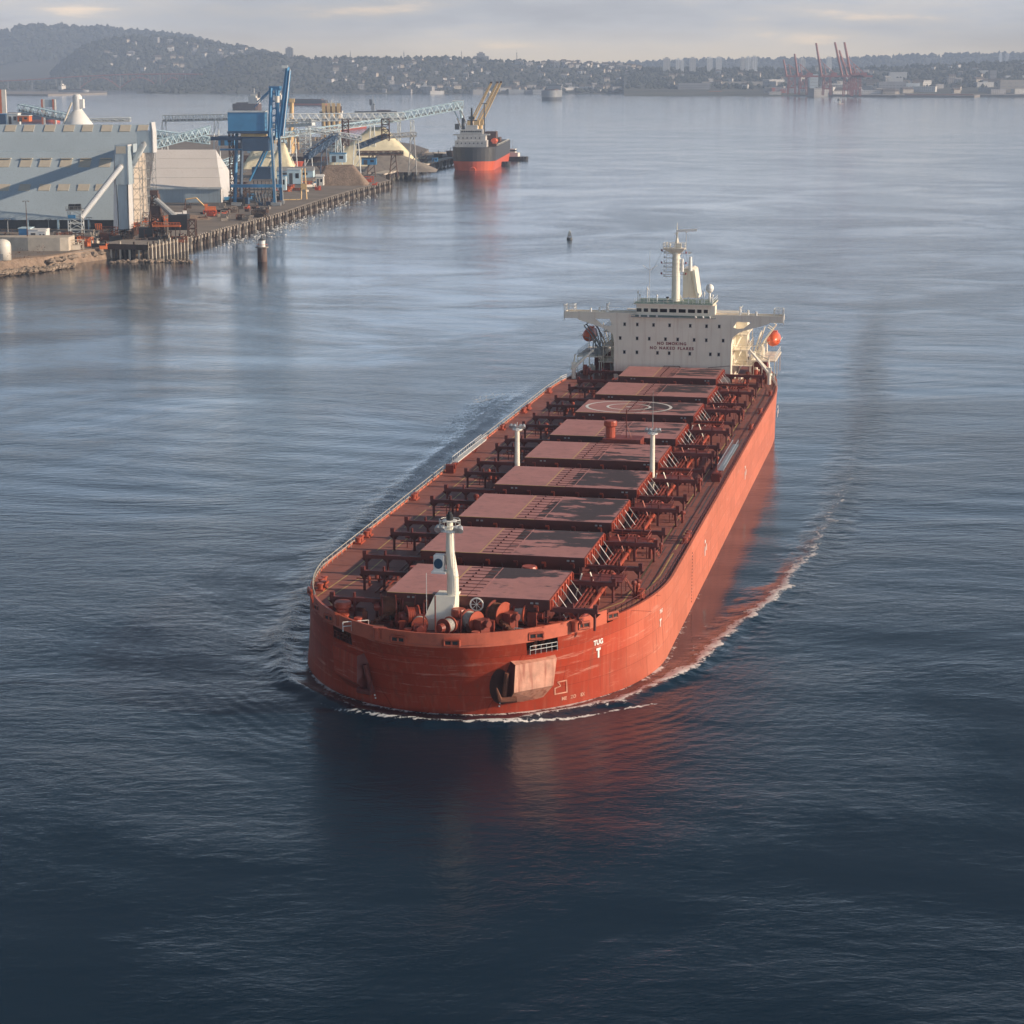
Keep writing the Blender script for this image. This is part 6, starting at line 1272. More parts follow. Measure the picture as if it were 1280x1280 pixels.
# ---- trestle dock to the moored ship
def dock(ps, z, wd, label, n_p=10):
    o = empty('trestle_dock', un(*ps[0], z), 0, label, 'jetty')
    for i, (a, c) in enumerate(zip(ps[:-1], ps[1:])):
        a = Vector(un(*a, z)); c = Vector(un(*c, z)); d_ = (c-a).normalized(); n = Vector((d_.y, -d_.x, 0))*wd; b = MB()
        b.add([a-n*.2, c-n*.2, c+n, a+n, a-n*.2-Vector((0,0,1)), c-n*.2-Vector((0,0,1)), c+n-Vector((0,0,1)), a+n-Vector((0,0,1))], [(0,3,2,1), (4,5,6,7), (3,7,6,2), (0,4,7,3), (1,2,6,5), (0,1,5,4)]); rel(b.build('deck_slab', CONCL), o)
        k = int((c-a).length/14)+1
        for j in range(k):
            p = a.lerp(c, j/k)+n*.95; b = MB(); b.cyl((p.x, p.y, -1), (p.x, p.y, z), .8, n=8); b.cbox((p.x+n.x*.02, p.y-1.2, z-2.5), (2.5, 1.2, 3.5)); rel(b.build('pier_pile', TIMB if j % 2 else CONC), o)
    return o
dock([(466, 217), (500, 209.5), (530, 203), (562, 196)], 5.0, 7, 'long low jetty on piles leading to the moored ship'); dock([(519, 190.5), (560, 190)], 4.0, 5, 'far thin jetty meeting the stern of the moored ship')
for x_, y_ in ((563, 199), (548, 203)):
    b = MB(); p = un(x_, y_, 0); b.cyl((0, 0, -1), (0, 0, 6), 3.2, n=12); b.cyl((0, 0, 6), (0, 0, 6.6), 3.8, n=12); b.bar((0, 0, 6), (0, 0, 9), .5); o = b.build('mooring_dolphin', TIMB); o.location = p; tag(o, 'dark mooring dolphin next to the moored ship' + (', nearer the bow' if x_ > 560 else ', nearer the quay'), 'dolphin')
# ---- moored bulk ship with buff cranes
a = Vector(un(591, 213.5, 0)); c = Vector(un(616.5, 199.5, 0)); ax = (c-a); Ls = ax.length; azs = math.atan2(ax.y, ax.x)
ms = empty('moored_bulk_ship', (a.x, a.y, 0), azs-math.pi/2, 'black and red moored ship with white house and raised buff cranes at the jetty', 'ship'); Wd = 15.0
def shipring(Ls, Wd, f=1.0, st=.8): return [(0, 0)] + [(Wd*math.sin(math.pi/2*k/8)*f, 14*(1-math.cos(math.pi/2*k/8))) for k in range(1, 9)] + [(Wd*f, Ls*.5), (Wd*f, Ls*.85), (Wd*.8*f, Ls*.93), (Wd*.4*f, Ls*.98), (0, Ls)]
def loft(b, levels):
    n = len(levels[0][0]); 
    for sg in (1, -1):
        vs = [(sg*p[0], p[1], z) for r_, z in levels for p in r_]; fs = []
        for i in range(len(levels)-1):
            for k in range(n-1): q = (i*n+k, i*n+k+1, (i+1)*n+k+1, (i+1)*n+k); fs.append(q if sg > 0 else q[::-1])
        t = [(len(levels)-1)*n+k for k in range(n)]; fs.append(tuple(t) if sg > 0 else tuple(t[::-1])); b.add(vs, fs)
    return b
b = loft(MB(), [(shipring(Ls, Wd, .92), -1), (shipring(Ls, Wd, 1.0), 6.5)]); b.build('boot_topping', BOOT, ms)
b = loft(MB(), [(shipring(Ls, Wd, 1.005), 6.4), (shipring(Ls, Wd, 1.03), 16)]); b.build('hull', SHIPB, ms)
b = MB(); b.cyl((0, -2.5, .3), (0, 8, .6), 2.2, 3.0, 14); b.build('bulbous_bow', BOOT, ms)
b = MB(); b.box((-13.5, 9, 16.02), (9, 26, 20.5)); b.box((-12, 10.5, 20.5), (8, 25, 24)); b.box((-14.6, 12, 24), (11, 16, 25)); b.box((-10, 11.5, 25), (6, 22, 28.2)); b.box((-6, 13, 28.2), (2, 19, 31)); dh = b.build('deckhouse', GREY_SHIP, ms)
b = MB()
for z, yy, x0_, n_ in ((18.2, 8.9, -12, 7), (21.8, 10.4, -11, 6), (26.2, 11.4, -9, 9)):
    for k in range(n_): b.box((x0_+k*(2.9 if n_ < 9 else 1.6), yy, z), (x0_+(.7 if n_ < 9 else 1.2)+k*(2.9 if n_ < 9 else 1.6), yy+.09, z+.9))
b.build('porthole_row', GLASS, dh)
b = MB(); b.cyl((-2, 15, 31), (-2, 15, 43), 1.0, .6, 8); b.cyl((-8, 15, 27), (-8, 15, 36), 1.4, 1.1, 8); b.box((-5, 14, 34), (2, 16, 34.6)); b.cyl((7, 14, 25), (7, 14, 46), .6, .4, 6); b.cbox((7, 14, 46), (4, .5, .5)); b.cbox((-2, 14, 36), (4, 2, 2)); b.bar((-9, 12, 29), (-12, 12, 36), .6); b.bar((-5, 12, 31), (-9, 12, 41), .5); b.cbox((-12, 12, 30), (3, 3, 4)); b.build('mast_group', DGREY, ms)
for k, yy in enumerate((38, 58, 78)):
    o = empty('deck_crane', ((-5, -2, -1)[k], yy, 16)); o.parent = ms
    b = MB(); b.cyl((0, 0, 0), (0, 0, 14), 1.6, 1.5, 10); b.cbox((0, 0, 15.5), (4, 4, 4)); b.build('post', YCR, o)
    b = MB()
    for e_ in (-1, 1): b.cyl((e_*.9, 0, 15), (15+e_*.4, 0, 44), .55, .42, 6)
    for q in range(8): f = q/8; b.bar((-.8+15*f, 0, 15+29*f), (.8+15*f, 0, 17+29*f), .2)
    b.build('jib', YCR, o); b = MB(); b.cbox((15, 0, 44.2), (1.6, 1.4, 1.2)); b.build('jib_head', BROWN, o)
b = MB(); b.box((6, 30, 16.02), (14, 46, 26)); b.build('grab_house', BROWN, ms); b = MB(); b.box((12.0, 22, 18), (14.5, 29, 21)); b.ball((13.3, 25, 20), 2.6, 10, .7); b.build('lifeboat', ORANGE, ms)
for k, yy in enumerate((58, 92, 126)):
    if yy < Ls-20: b = MB(); b.box((-10, yy-9, 16.02), (10, yy+9, 19)); b.build('hatch_cover', BROWN if k else CREAM, ms)
b = MB()
for k in range(44): x_ = random.uniform(-12, 13); y_ = random.uniform(28, 75); b.bar((x_, y_, 16), (x_+random.uniform(-2, 2), y_, random.uniform(19, 27)), .3)
b.build('deck_gear', SHIPW, ms); b = MB(); b.rail([(15, 30, 16), (15, Ls*.8, 16)], 1.2, 4, .2, (1.,)); b.build('railing', CREAML, ms)
# ---- tugs
def tug(x, y, rz, label, sc_=1.25):
    o = empty('harbour_tug', un(x, y, 0), rz, label, 'tug'); b = loft(MB(), [([(p[0], p[1]-12) for p in shipring(25, 4.2, .9)], -.5), ([(p[0], p[1]-12) for p in shipring(25, 4.6)], 2.2)]); b.build('hull', SHIPB, o)
    b = MB(); b.box((-2.6, -6, 2.21), (2.6, 4, 4.6)); b.box((-1.9, -4, 4.6), (1.9, 0, 7)); h = b.build('deckhouse', SHIPW, o); b = MB(); b.box((-1.92, -4.05, 5.3), (1.92, -.0, 6.3)); b.build('wheelhouse_windows', GLASS, h)
    b = MB(); b.cyl((0, 1, 4.6), (0, 1, 8), .9, .7, 10); b.build('funnel', BOOT, o); b = MB(); b.bar((0, -2, 7), (0, -2, 12.5), .18); b.bar((-1.5, -2, 10), (1.5, -2, 10), .12); b.build('mast', GREY, o)
    b = MB()
    for k in range(7): a_ = math.pi*k/6; b.cyl((4.4*math.cos(a_), -8-3.4*math.sin(a_), 1.2), (4.4*math.cos(a_), -8-3.4*math.sin(a_), 2.2), .6, n=8)
    b.build('bow_fender', BLACK, o); o.scale = (sc_,)*3
tug(614, 206.5, R_(70), 'black hulled tug pushing against the side of the moored ship'); tug(637, 200, R_(75), 'black hulled tug astern of the moored ship, with a white house')
# ---- channel mark, buoy, gulls
o = empty('channel_marker', un(328, 327, 0), 0, 'round dark channel marker on a pile with a white lantern hut', 'marker'); b = MB(); b.cyl((0, 0, -2), (0, 0, 5.2), 1.85, 1.75, 18); b.build('base', mat('marker_brown', (.10, .055, .045), .8, var=.3, scale=.6, dirt=(.35, .3, .27), dirt_amt=.6, streak=True), o)
b = MB(); b.cyl((0, 0, 5.2), (0, 0, 5.6), 2.4, n=18); b.build('platform', CONC, o); b = MB(); b.cyl((0, 0, 5.6), (0, 0, 8.0), 1.25, 1.15, 14); b.build('lantern_hut', WHITE, o); b = MB(); b.lathe([(1.4, 0), (1.3, .2), (.2, .8)], (0, 0, 8.0), 14); b.cyl((0, 0, 8.8), (0, 0, 9.8), .25); b.build('cap', DGREY, o); b = MB()
b.rail([(2.2*math.cos(k*math.pi/4), 2.2*math.sin(k*math.pi/4), 5.6) for k in range(9)], .9, 1.8, .07, (1.,)); b.build('railing', ORP, o)
o = empty('buoy', un(712, 299.5, 0), 0, 'small dark lattice buoy floating left of the ship mast', 'buoy'); b = MB(); b.cyl((0, 0, -.5), (0, 0, .9), 1.35, 1.2, 16); b.build('float', DGREY, o); b = MB(); b.lattice(-.8, .8, -.8, .8, .9, 3.3, 3, .1, .5); b.build('tower', DGREY, o); b = MB(); b.cyl((0, 0, 2.9), (0, 0, 3.8), .38, .3, 8); b.box((-.5, -.05, 1.6), (.5, .05, 2.7)); b.build('lantern', LBW, o)
b = MB(); b.ball((0, 0, .14), .2, 6, .7, 1.0, 2.0); b.ball((0, .42, .32), .1, 6); b.box((-.05, .5, .3), (.05, .62, .34)); b.add([(-.22, -.3, .22), (0, .1, .34), (.22, -.3, .22), (0, -.6, .24)], [(0, 1, 2, 3)]); gull = b.build('gull', mat('gull_white', (.8, .8, .78), .7, var=.03))
gull.scale = (1.2,)*3
random.seed(5)
for k in range(230):
    o = gull if k == 0 else gull.copy()
    if k: col.objects.link(o)
    if k < 190: t = min(1, max(0, random.gauss(.45, .25))); x = 285+150*t+random.gauss(0, 6); y = 301-48*t+random.gauss(0, 3.5)+5
    else: t = random.random(); x = 395+80*t; y = 262-16*t+random.gauss(0, 2.5)
    p = un(x, y, .02); o.location = p; o.rotation_euler.z = random.uniform(0, 6.28); tag(o, 'white gull floating on the water before the quay', 'gull', 'gulls floating off the quay')
# ---- other ships beyond the terminal
def far_ship(x, y, Ls2, Wd2, fb, rz, hullm, label, cranes=0, dh_=(6, 10), bootm=BOOT, house=SHIPW, aft=True, top=None, name='anchored_ship'):
    o = empty(name, un(x, y, 0), rz, label, 'ship'); b = loft(MB(), [([(p[0], p[1]-Ls2/2) for p in shipring(Ls2, Wd2, .92)], -1), ([(p[0], p[1]-Ls2/2) for p in shipring(Ls2, Wd2)], fb*.3)]); b.build('boot_topping', bootm, o)
    b = loft(MB(), [([(p[0], p[1]-Ls2/2) for p in shipring(Ls2, Wd2, 1.005)], fb*.29), ([(p[0], p[1]-Ls2/2) for p in shipring(Ls2, Wd2, 1.02)], fb)]); b.build('hull', hullm, o)
    ya, yb2 = (Ls2/2-dh_[0]-dh_[1], Ls2/2-dh_[0]) if aft else (-Ls2/2+dh_[0], -Ls2/2+dh_[0]+dh_[1]); b = MB(); b.box((-Wd2*.85, ya, fb), (Wd2*.85, yb2, fb+9)); b.box((-Wd2*.95, ya, fb+9), (Wd2*.95, yb2-2, fb+12)); b.box((-Wd2*.4, ya+2, fb+12), (Wd2*.4, yb2-2, fb+15)); h = b.build('deckhouse', house, o)
    b = MB(); b.box((-Wd2*.93, ya-.1, fb+9.8), (Wd2*.93, ya-.003, fb+11)); b.box((-Wd2*.96, ya, fb+9.8), (-Wd2*.951, yb2-3, fb+11)); b.build('bridge_windows', GLASS, h)
    b = MB(); b.cyl((0, (ya+yb2)/2, fb+15), (0, (ya+yb2)/2, fb+24), .7, .4, 6); b.bar((-3, (ya+yb2)/2, fb+21), (3, (ya+yb2)/2, fb+21), .4); b.build('mast', house, o); b = MB(); b.box((-2, yb2-1, fb+9), (2, yb2+3, fb+18)); b.build('funnel', top or DGREY, o)
    for k in range(cranes):
        yy = -Ls2/2+dh_[0]+18+(Ls2-60)*k/max(1, cranes-1) if aft else Ls2/2-18-(Ls2-70)*k/max(1, cranes-1); c = MB(); c.cyl((0, yy, fb), (0, yy, fb+17), 2.0, 1.8, 8); c.cbox((0, yy, fb+18.5), (5, 4.4, 4)); c.build('crane_post', YCR, o); c = MB(); c.bar((0, yy, fb+17), (0, yy+(-20 if aft else 20), fb+19), .8); c.build('jib', YCR, o)
    b = MB(); b.box((-Wd2*.6, min(-Ls2*.35, ya), fb), (Wd2*.6, ya-3, fb+2)) if aft else b.box((-Wd2*.6, yb2+3, fb), (Wd2*.6, Ls2*.4, fb+2)); b.build('hatch_row', BROWN, o); return o
far_ship(377, 131, 110, 10, 9, R_(80), SHIPB, 'anchored ship with bright white house seen right of the crane boom', 0, aft=False, name='anchored_ship').rotation_euler.z = R_(-112)
far_ship(309, 141, 46, 11, 14, R_(-98), BROWN, 'dark red hulled ship behind the crane machinery house', 0, bootm=BROWN, dh_=(4, 14))
far_ship(432, 160, 130, 13, 9, R_(-12), SHIPB, 'moored ship with four buff cranes and a white house behind the long gallery', 0, aft=False, dh_=(2, 14), top=BOOT)
for k, x_ in enumerate((405, 411, 417.3, 423.5)):
    p = atY(x_, 150, 2080); o = empty('dock_crane', (p[0], p[1], GZ), 0, ['first', 'second', 'third', 'fourth'][k]+' buff crane post from the left of the row of four beside the white house', 'crane', 'row of buff crane posts'); zt = atY(x_, 129, 2080)[2]; b = MB(); b.cyl((0, 0, 0), (0, 0, zt-8-GZ), 1.8, 1.6, 10); b.build('post', YCR, o); b = MB(); b.box((-1.7, -1.8, zt-8-GZ), (1.7, 1.8, zt-GZ)); b.build('cab', YCR, o); b = MB(); b.box((1.71, -.8, zt-9-GZ), (3.0, .8, zt-3-GZ)); b.build('counterweight', BROWN, o)
p = atY(364, 150, 1700); o = empty('dock_crane', (p[0], p[1], GZ), 0, 'single buff crane post right of the raised blue boom', 'crane'); zt = atY(364, 124, 1700)[2]; b = MB(); b.cyl((-1.4, 0, 0), (1.0, 0, zt-GZ), 2.6, 1.5, 10); b.build('post', YCR, o); b = MB(); b.box((-5, -3, zt-20-GZ), (5, 3, zt-16-GZ)); b.cbox((1, 0, zt-1-GZ), (4, 3, 3)); b.build('cab', YCR, o)
far_ship(470, 141.5, 66, 6, 3, R_(90), BLACK, 'low dark barge lying off the gallery, with a thin mast', 0, bootm=BLACK, dh_=(26, 5), house=GREY)
far_ship(690, 124.5, 120, 17, 20, R_(-8), GREY, 'grey anchored ship seen end on in the middle of the harbour', 0, dh_=(4, 14), bootm=DGREY, house=GREY)
far_ship(1050, 130, 17, 3, 2.4, R_(100), WHITE, 'tiny white boat running in the harbour at the right', 0, dh_=(5, 5)).scale = (.8, .8, .5)
far_ship(20, 152, 120, 11, 10, R_(82), DBLUE, 'dark blue hulled ship at the left edge beyond the shed ridge', 0, dh_=(10, 12))
far_ship(92, 117, 90, 12, 10, R_(70), GREY, 'pale ship moored at the far jetty below the left hill', 0, bootm=DGREY)
for x_, Yx, yt, yb, lab in ((2, 1900, 112, 140, 'orange and white jacking leg at the left edge'), (54, 2300, 124, 139, 'left orange post of the small gantry in the water'), (68, 2300, 124, 138, 'right orange post of the small gantry in the water')):
    a = atY(x_, yb, Yx); zt = atY(x_, yt, Yx)[2]; o = empty('striped_leg', (a[0], Yx, 0), 0, lab, 'tower'); s_ = 4.5 if x_ < 10 else 1.7; b = MB(); b.box((-s_, -1.5, -1), (s_*.2, 1.5, zt)); b.build('orange_face', ORP, o); b = MB(); b.box((s_*.2, -1.5, -1), (s_, 1.5, zt)); b.build('pale_face', SHIPW, o)
a = atY(61, 131, 2300); b = MB(); b.box((a[0]-6, 2299, atY(61, 134, 2300)[2]), (a[0]+6, 2303, atY(61, 124.5, 2300)[2])); o = b.build('gantry_screen', BLUEGREY); tag(o, 'grey screen hung between the two orange posts', 'screen')

# ================================================================== the far shore
FOREST = mat('forest', (.050, .060, .045), .95, var=.45, scale=.02)
LEAFY = mat('crown_green', (.050, .055, .040), .95, var=.3, scale=.05)
HILLM = mat('hill_ground', (.085, .09, .07), .95, var=.35, scale=.006, dirt=(.20, .18, .15), dirt_amt=.4, detail=10)
FARW = mat('far_white_wall', (.62, .60, .56), .6, var=.1, scale=.05)
FARG = mat('far_grey_wall', (.34, .33, .32), .7, var=.2, scale=.05)
FARB = mat('far_brown_roof', (.14, .11, .09), .8, var=.2, scale=.05)
FART = mat('far_tan_wall', (.50, .44, .36), .7, var=.12, scale=.05)
CRRED = mat('crane_red', (.34, .08, .06), .6, var=.1, scale=.05)
def ridge_mesh(name, prof, Yf, Yb, ybase, label, back=1200, nx_=160, rough=6, m_=None):
    """prof: [(x_px, y_px of the skyline at Yb)]; the slope climbs from the shore at Yf to the ridge at Yb"""
    xs = np.linspace(prof[0][0], prof[-1][0], nx_+1); ys = np.interp(xs, [p[0] for p in prof], [p[1] for p in prof]); ny = 16; vs = []; fs = []
    def hz(x_px, f):
        pass
    top = np.array([max(2.5, atY(x, y, Yb)[2]) for x, y in zip(xs, ys)]); grid = []
    for j in range(ny+4):
        f = j/ny if j <= ny else 1+(j-ny)*.25
        Y = Yf+(Yb-Yf)*min(f, 1)+max(0, f-1)*back
        for i, x in enumerate(xs):
            X = (x-CX)/F*math.cos(0)*Y/math.cos(PITCH)*1.0 if 0 else atY(x, 100, Y)[0]
            g_ = min(f, 1)**1.15; h_ = 2.0+(top[i]-2.0)*g_ if f <= 1 else top[i]*max(0, 1-(f-1)*1.2)
            if 0 < f <= 1: h_ += rough*(fbm(X*.004, Y*.004, 5, 4)-.47)*min(1, f*4)*(1 if f < 1 else .5)
            vs.append((X, Y, float(h_ if f > 0 else -1)))
    n = nx_+1
    for j in range(ny+3):
        for i in range(nx_): q = j*n+i; fs.append((q, q+1, q+n+1, q+n))
    o = MB().add(vs, fs).build(name, m_ or HILLM, smooth=True); tag(o, label, kind='structure')
    def height(x_px, f):
        i = (x_px-xs[0])/(xs[-1]-xs[0])*nx_; f = max(0.0, min(1, f)); j = f*ny; i0 = max(0, min(nx_-1, int(i))); j0 = min(ny-1, int(j)); u = i-i0; v = j-j0
        z = sum(vs[(j0+b)*n+i0+a][2]*(u if a else 1-u)*(v if b else 1-v) for a in (0, 1) for b in (0, 1)); Y = Yf+(Yb-Yf)*f
        return (atY(x_px, 100, Y)[0], Y, z)
    return height
HA = ridge_mesh('mountain', [(-300, 60), (-60, 50), (0, 44), (28, 37), (50, 35.5), (85, 35.5), (100, 37.5), (140, 37.5), (160, 40), (200, 44), (240, 50), (290, 61), (340, 72), (420, 90)], 8300, 10000, 100, 'long wooded mountain at the upper left', rough=30)
HB = ridge_mesh('hill', [(60, 98), (75, 85), (105, 62), (130, 54), (160, 50), (200, 49), (240, 53), (300, 62), (340, 70), (420, 84)], 6900, 8000, 110, 'nearer rounded hill with scattered houses', rough=16)
HC_ = ridge_mesh('city_slope', [(170, 110), (205, 103), (235, 94), (262, 83), (290, 72), (330, 68), (352, 72), (392, 75), (440, 74), (500, 74.5), (560, 74), (600, 77), (660, 79), (720, 80), (780, 84), (820, 88), (900, 89), (960, 89)], 5600, 6700, 118, 'built up slope across the harbour', rough=9)
HD = ridge_mesh('city_slope', [(780, 89), (830, 88.5), (950, 88), (1060, 88), (1110, 86), (1180, 83), (1240, 80), (1290, 78), (1420, 76)], 5180, 6500, 121, 'built up slope behind the container port', rough=9)
HE = ridge_mesh('distant_ridge', [(700, 86), (780, 82), (860, 78), (950, 77), (1040, 77), (1100, 73.5), (1180, 71.5), (1240, 70), (1300, 69), (1420, 66)], 8200, 10200, 100, 'pale distant ridge on the right', rough=20)
HG = ridge_mesh('shore_flat', [(-300, 106), (-100, 106), (0, 105), (60, 106), (120, 108), (250, 108), (330, 108)], 6300, 6800, 112, 'low wooded far shore at the left', rough=4)
g = MB(); g.prism([(p[0], p[1]) for p in (un(-60, 119.5), un(60, 120), (un(134, 118)), un(134, 115.5), un(60, 116), un(-60, 116))], -1, 4); tag(g.build('harbour_spit', CONC), 'low grey spit with a jetty below the left hill', kind='structure')
# tree cover: uneven little crowns in one mass for each slope
def crown(b, c, r_, conif):
    n = 6; vs = []; a0 = random.random()*6; lv = [(.35, .0), (1.0, .35), (.85, .75), (.3, 1.2)] if not conif else [(.6, 0), (.7, .3), (.45, .8), (.06, 1.35)]
    for q, (rr, zz) in enumerate(lv):
        for k in range(n): a = a0+2*math.pi*k/n+q*.5; s = r_*rr*random.uniform(.6, 1.3); vs.append((c[0]+s*math.cos(a), c[1]+s*math.sin(a), c[2]+zz*r_*random.uniform(.85, 1.15)-.5))
    b.add(vs, [(q*n+k, q*n+(k+1) % n, (q+1)*n+(k+1) % n, (q+1)*n+k) for q in range(3) for k in range(n)] + [tuple(3*n+k for k in range(n))])
def woods(name, hf, x0, x1, n, r0, r1, label, fr=(0.02, 1.0), edge=200, dens=None):
    b = MB()
    for q in range(n): 
        x = random.uniform(x0, x1); f = fr[0]+(fr[1]-fr[0])*random.random()
        if dens and random.random() > dens(x, f): continue
        crown(b, hf(x, f), random.uniform(r0, r1), random.random() < .35)
    for q in range(edge): crown(b, hf(x0+(x1-x0)*(q+random.random())/edge, fr[1]), random.uniform(r0, r1*1.25), random.random() < .3)
    tag(b.build(name, LEAFY), label, kind='stuff')
random.seed(21)
vn = lambda x, f, s: float(vnoise(np.array(x*.06), np.array(f*6.0), s))
woods('tree_cover', HC_, 180, 955, 3400, 4, 9, 'dark trees covering the built up slope', dens=lambda x, f: .45+.7*vn(x, f, 3))
woods('tree_cover', HD, 785, 1400, 2600, 4, 9, 'dark trees behind the container port', (.25, 1.0), dens=lambda x, f: .5+.6*vn(x, f, 4))
woods('tree_cover', HB, 65, 410, 2200, 7, 13, 'trees on the rounded hill')
woods('tree_cover', HA, -290, 400, 1800, 9, 17, 'forest on the mountain', (.4, 1), 260)
woods('tree_cover', HG, -290, 325, 900, 5, 9, 'wooded low shore at the left')
woods('tree_cover', HE, 705, 1410, 600, 9, 16, 'woods on the pale distant ridge', (.6, 1), 240)
# houses, each one an object
def mini(name, w_, d_, h_, wall, roof, flat=False):
    o = empty(name, (0, 0, 0)); b = MB(); b.box((-w_/2, -d_/2, -3), (w_/2, d_/2, h_)); b.build('wall', wall, o); b = MB()
    if flat: b.box((-w_/2-.3, -d_/2-.3, h_+.01), (w_/2+.3, d_/2+.3, h_+.8))
    else: b.extr([(-d_/2-.5, h_+.01), (d_/2+.5, h_+.01), (0, h_+d_*.3)], 'x', -w_/2-.5, w_/2+.5)
    b.build('roof', roof, o)
    b = MB(); n = max(2, int(w_/4))
    for k in range(n):
        x_ = -w_/2+w_*(k+.5)/n
        for z in np.arange(1, h_-1.2, 3): b.box((x_-.7, -d_/2-.05, z), (x_+.7, -d_/2-.003, z+1.3))
    b.build('window_row', GLASS, o); return o
kinds = [(mini('house', 11, 9, 5, FARW, FARB), 'small white house with brown roof among trees'), (mini('house', 13, 10, 6, FART, FARB), 'small tan house with brown roof among trees'), (mini('house', 12, 9, 6, FARG, FARG), 'small grey house among trees')]
kinds2 = [(mini('warehouse', 46, 20, 9, FARW, FARW, True), 'long white flat roofed warehouse'), (mini('warehouse', 34, 20, 12, FARG, FARG, True), 'grey flat roofed warehouse'), (mini('warehouse', 26, 16, 9, FART, FARB, False), 'tan gabled warehouse')]
used = set()
def place(kd, hf, x, f, where, group, dz=0, s=1.0):
    o, lab = kd
    if id(o) in used: o = copy_tree(o)
    else: used.add(id(o))
    p = hf(x, f); o.location = (p[0], p[1], p[2]+dz); o.rotation_euler.z = random.uniform(-.6, .6); o.scale = (s, s, s*random.uniform(.8, 1.3)); tag(o, lab+' '+where, 'house' if 'house ' in lab and 'warehouse' not in lab else 'warehouse', group+' '+lab.split(' ')[1]); return o
for q in range(110): place(random.choice(kinds), HC_, random.uniform(400, 840), random.random()**.8*.95+.03, 'on the middle slope across the harbour', 'houses on the middle slope', 1.5, random.uniform(.8, 1.4))
for q in range(46): place(random.choice(kinds), HC_, random.uniform(640, 800), random.uniform(.86, .99), 'on the skyline of the middle slope', 'houses on the skyline', 4, random.uniform(.9, 1.4))
for q in range(60): place(random.choice(kinds), HB, 130+200*random.random(), .3+.65*random.random(), 'on the rounded hill at the left', 'houses on the rounded hill', 4, random.uniform(1.0, 1.7))
for q in range(45): place(random.choice(kinds), HD, random.uniform(830, 1280), .25+.7*random.random(), 'behind the container port', 'houses behind the port', 3, random.uniform(.9, 1.5))
for q in range(46): place(random.choice(kinds2), HC_, random.uniform(490, 960), random.random()*.14+.01, 'along the middle shore', 'warehouses along the middle shore', .5, random.uniform(.5, 1.0))
for q in range(60): place(random.choice(kinds2), HD, random.uniform(960, 1300), random.random()*.42+.01, 'in the port at the right', 'warehouses in the port', .5, random.uniform(.6, 1.3))
for q in range(12): place(random.choice(kinds2), HD, random.uniform(1020, 1130), random.random()*.05+.01, 'behind the red cranes', 'warehouses behind the red cranes', .5, random.uniform(.9, 1.4))
def block(x0, x1, yt, yb, Y, wall, label, name='apartment_tower', fl=3.2, dep=None, cat='tower block', top=True, cols=None):
    a = atY(x0, yb, Y); c = atY(x1, yt, Y); w_ = c[0]-a[0]; d_ = dep or min(w_, 22); o = empty(name, ((a[0]+c[0])/2, Y, a[2]), 0, label, cat); h_ = c[2]-a[2]
    b = MB(); b.box((-w_/2, 0, -20), (w_/2, d_, h_)); b.build('wall', wall, o); b = MB(); n = int(h_/fl); k2 = cols or max(2, int(w_/5))
    for k in range(n):
        for j in range(k2): x_ = -w_/2+w_*(j+.5)/k2; b.box((x_-w_/k2*.3, -.08, k*fl+1), (x_+w_/k2*.3, -.003, k*fl+2.4))
        b.box((w_/2+.003, d_*.2, k*fl+1), (w_/2+.08, d_*.8, k*fl+2.4))
    b.build('window_bands', FARG if wall != FARG else DGREY, o)
    if top: b = MB(); b.box((-w_/4, d_*.2, h_+.01), (w_/4, d_*.8, h_+4)); b.build('roof_house', wall, o)
    return o
for i, (x0, x1, yt, yb, nm) in enumerate([(829, 838, 73, 86, 'leftmost of the skyline towers'), (845, 850.5, 74, 86, 'slim tower second from the left on the skyline'), (851, 855, 75, 86, 'narrow tower just right of the slim one on the skyline'), (862, 870, 72.5, 86, 'stepped tower third in the skyline row'), (884, 891, 72.5, 86, 'left tower of the separate pair'), (895, 902.5, 72, 86, 'right tower of the separate pair'), (925.5, 932, 73, 85, 'left tower of the bright group of three'), (932.5, 938.5, 71.5, 85, 'middle tower of the bright group of three'), (939.5, 947, 70.8, 84.5, 'right and tallest tower of the bright group of three'), (999, 1007, 74, 86, 'tower behind the leftmost red crane'), (1033, 1040, 72, 86, 'tower between the red crane booms'), (1249, 1253, 67, 72, 'far tower at the right on the distant ridge'), (1257, 1262, 67, 72, 'farthest right tower on the distant ridge')]):
    block(x0, x1, yt, yb+3, 6380 if x0 < 1200 else 9700, WHITE if i % 3 else FARW, 'pale ' + nm)
block(357, 366, 60, 75, 6750, FARG, 'lone grey tower block on the skyline above the crane boom', cols=3)
block(592, 611, 70, 80, 6720, FARG, 'broad grey block on the skyline at the centre', cols=6); block(596, 606, 66.5, 70, 6725, FARG, 'upper storeys of the broad grey block on the skyline', cols=3)
for x_ in (438, 505, 577, 646): a = atY(x_, 77, 6700); o = empty('radio_mast', (a[0], 6700, a[2]-5), 0, 'thin radio mast on the skyline, %s' % {438: 'leftmost of four', 505: 'second from the left', 577: 'left of the broad grey block', 646: 'right of the broad grey block'}[x_], 'mast'); b = MB(); b.lattice(-1.5, 1.5, -1.5, 1.5, 0, 33, 5, .5, .4); b.build('lattice', DGREY, o); b = MB(); b.bar((0, 0, 33), (0, 0, 40), .5); b.build('aerial', DGREY, o)
block(261.5, 285, 95.5, 111.5, 6500, BLUEGREY, 'left pale grey grain elevator on the far shore', 'grain_elevator', 6, 40, 'grain elevator', False, 9); block(291, 325, 100, 111.5, 6480, CLADL, 'right long pale grain elevator on the far shore', 'grain_elevator', 7, 30, 'grain elevator', False, 14); block(290, 296, 93, 99, 6500, FARW, 'small white head house above the grain elevators', 'grain_elevator', 5, 12, 'head house', False)
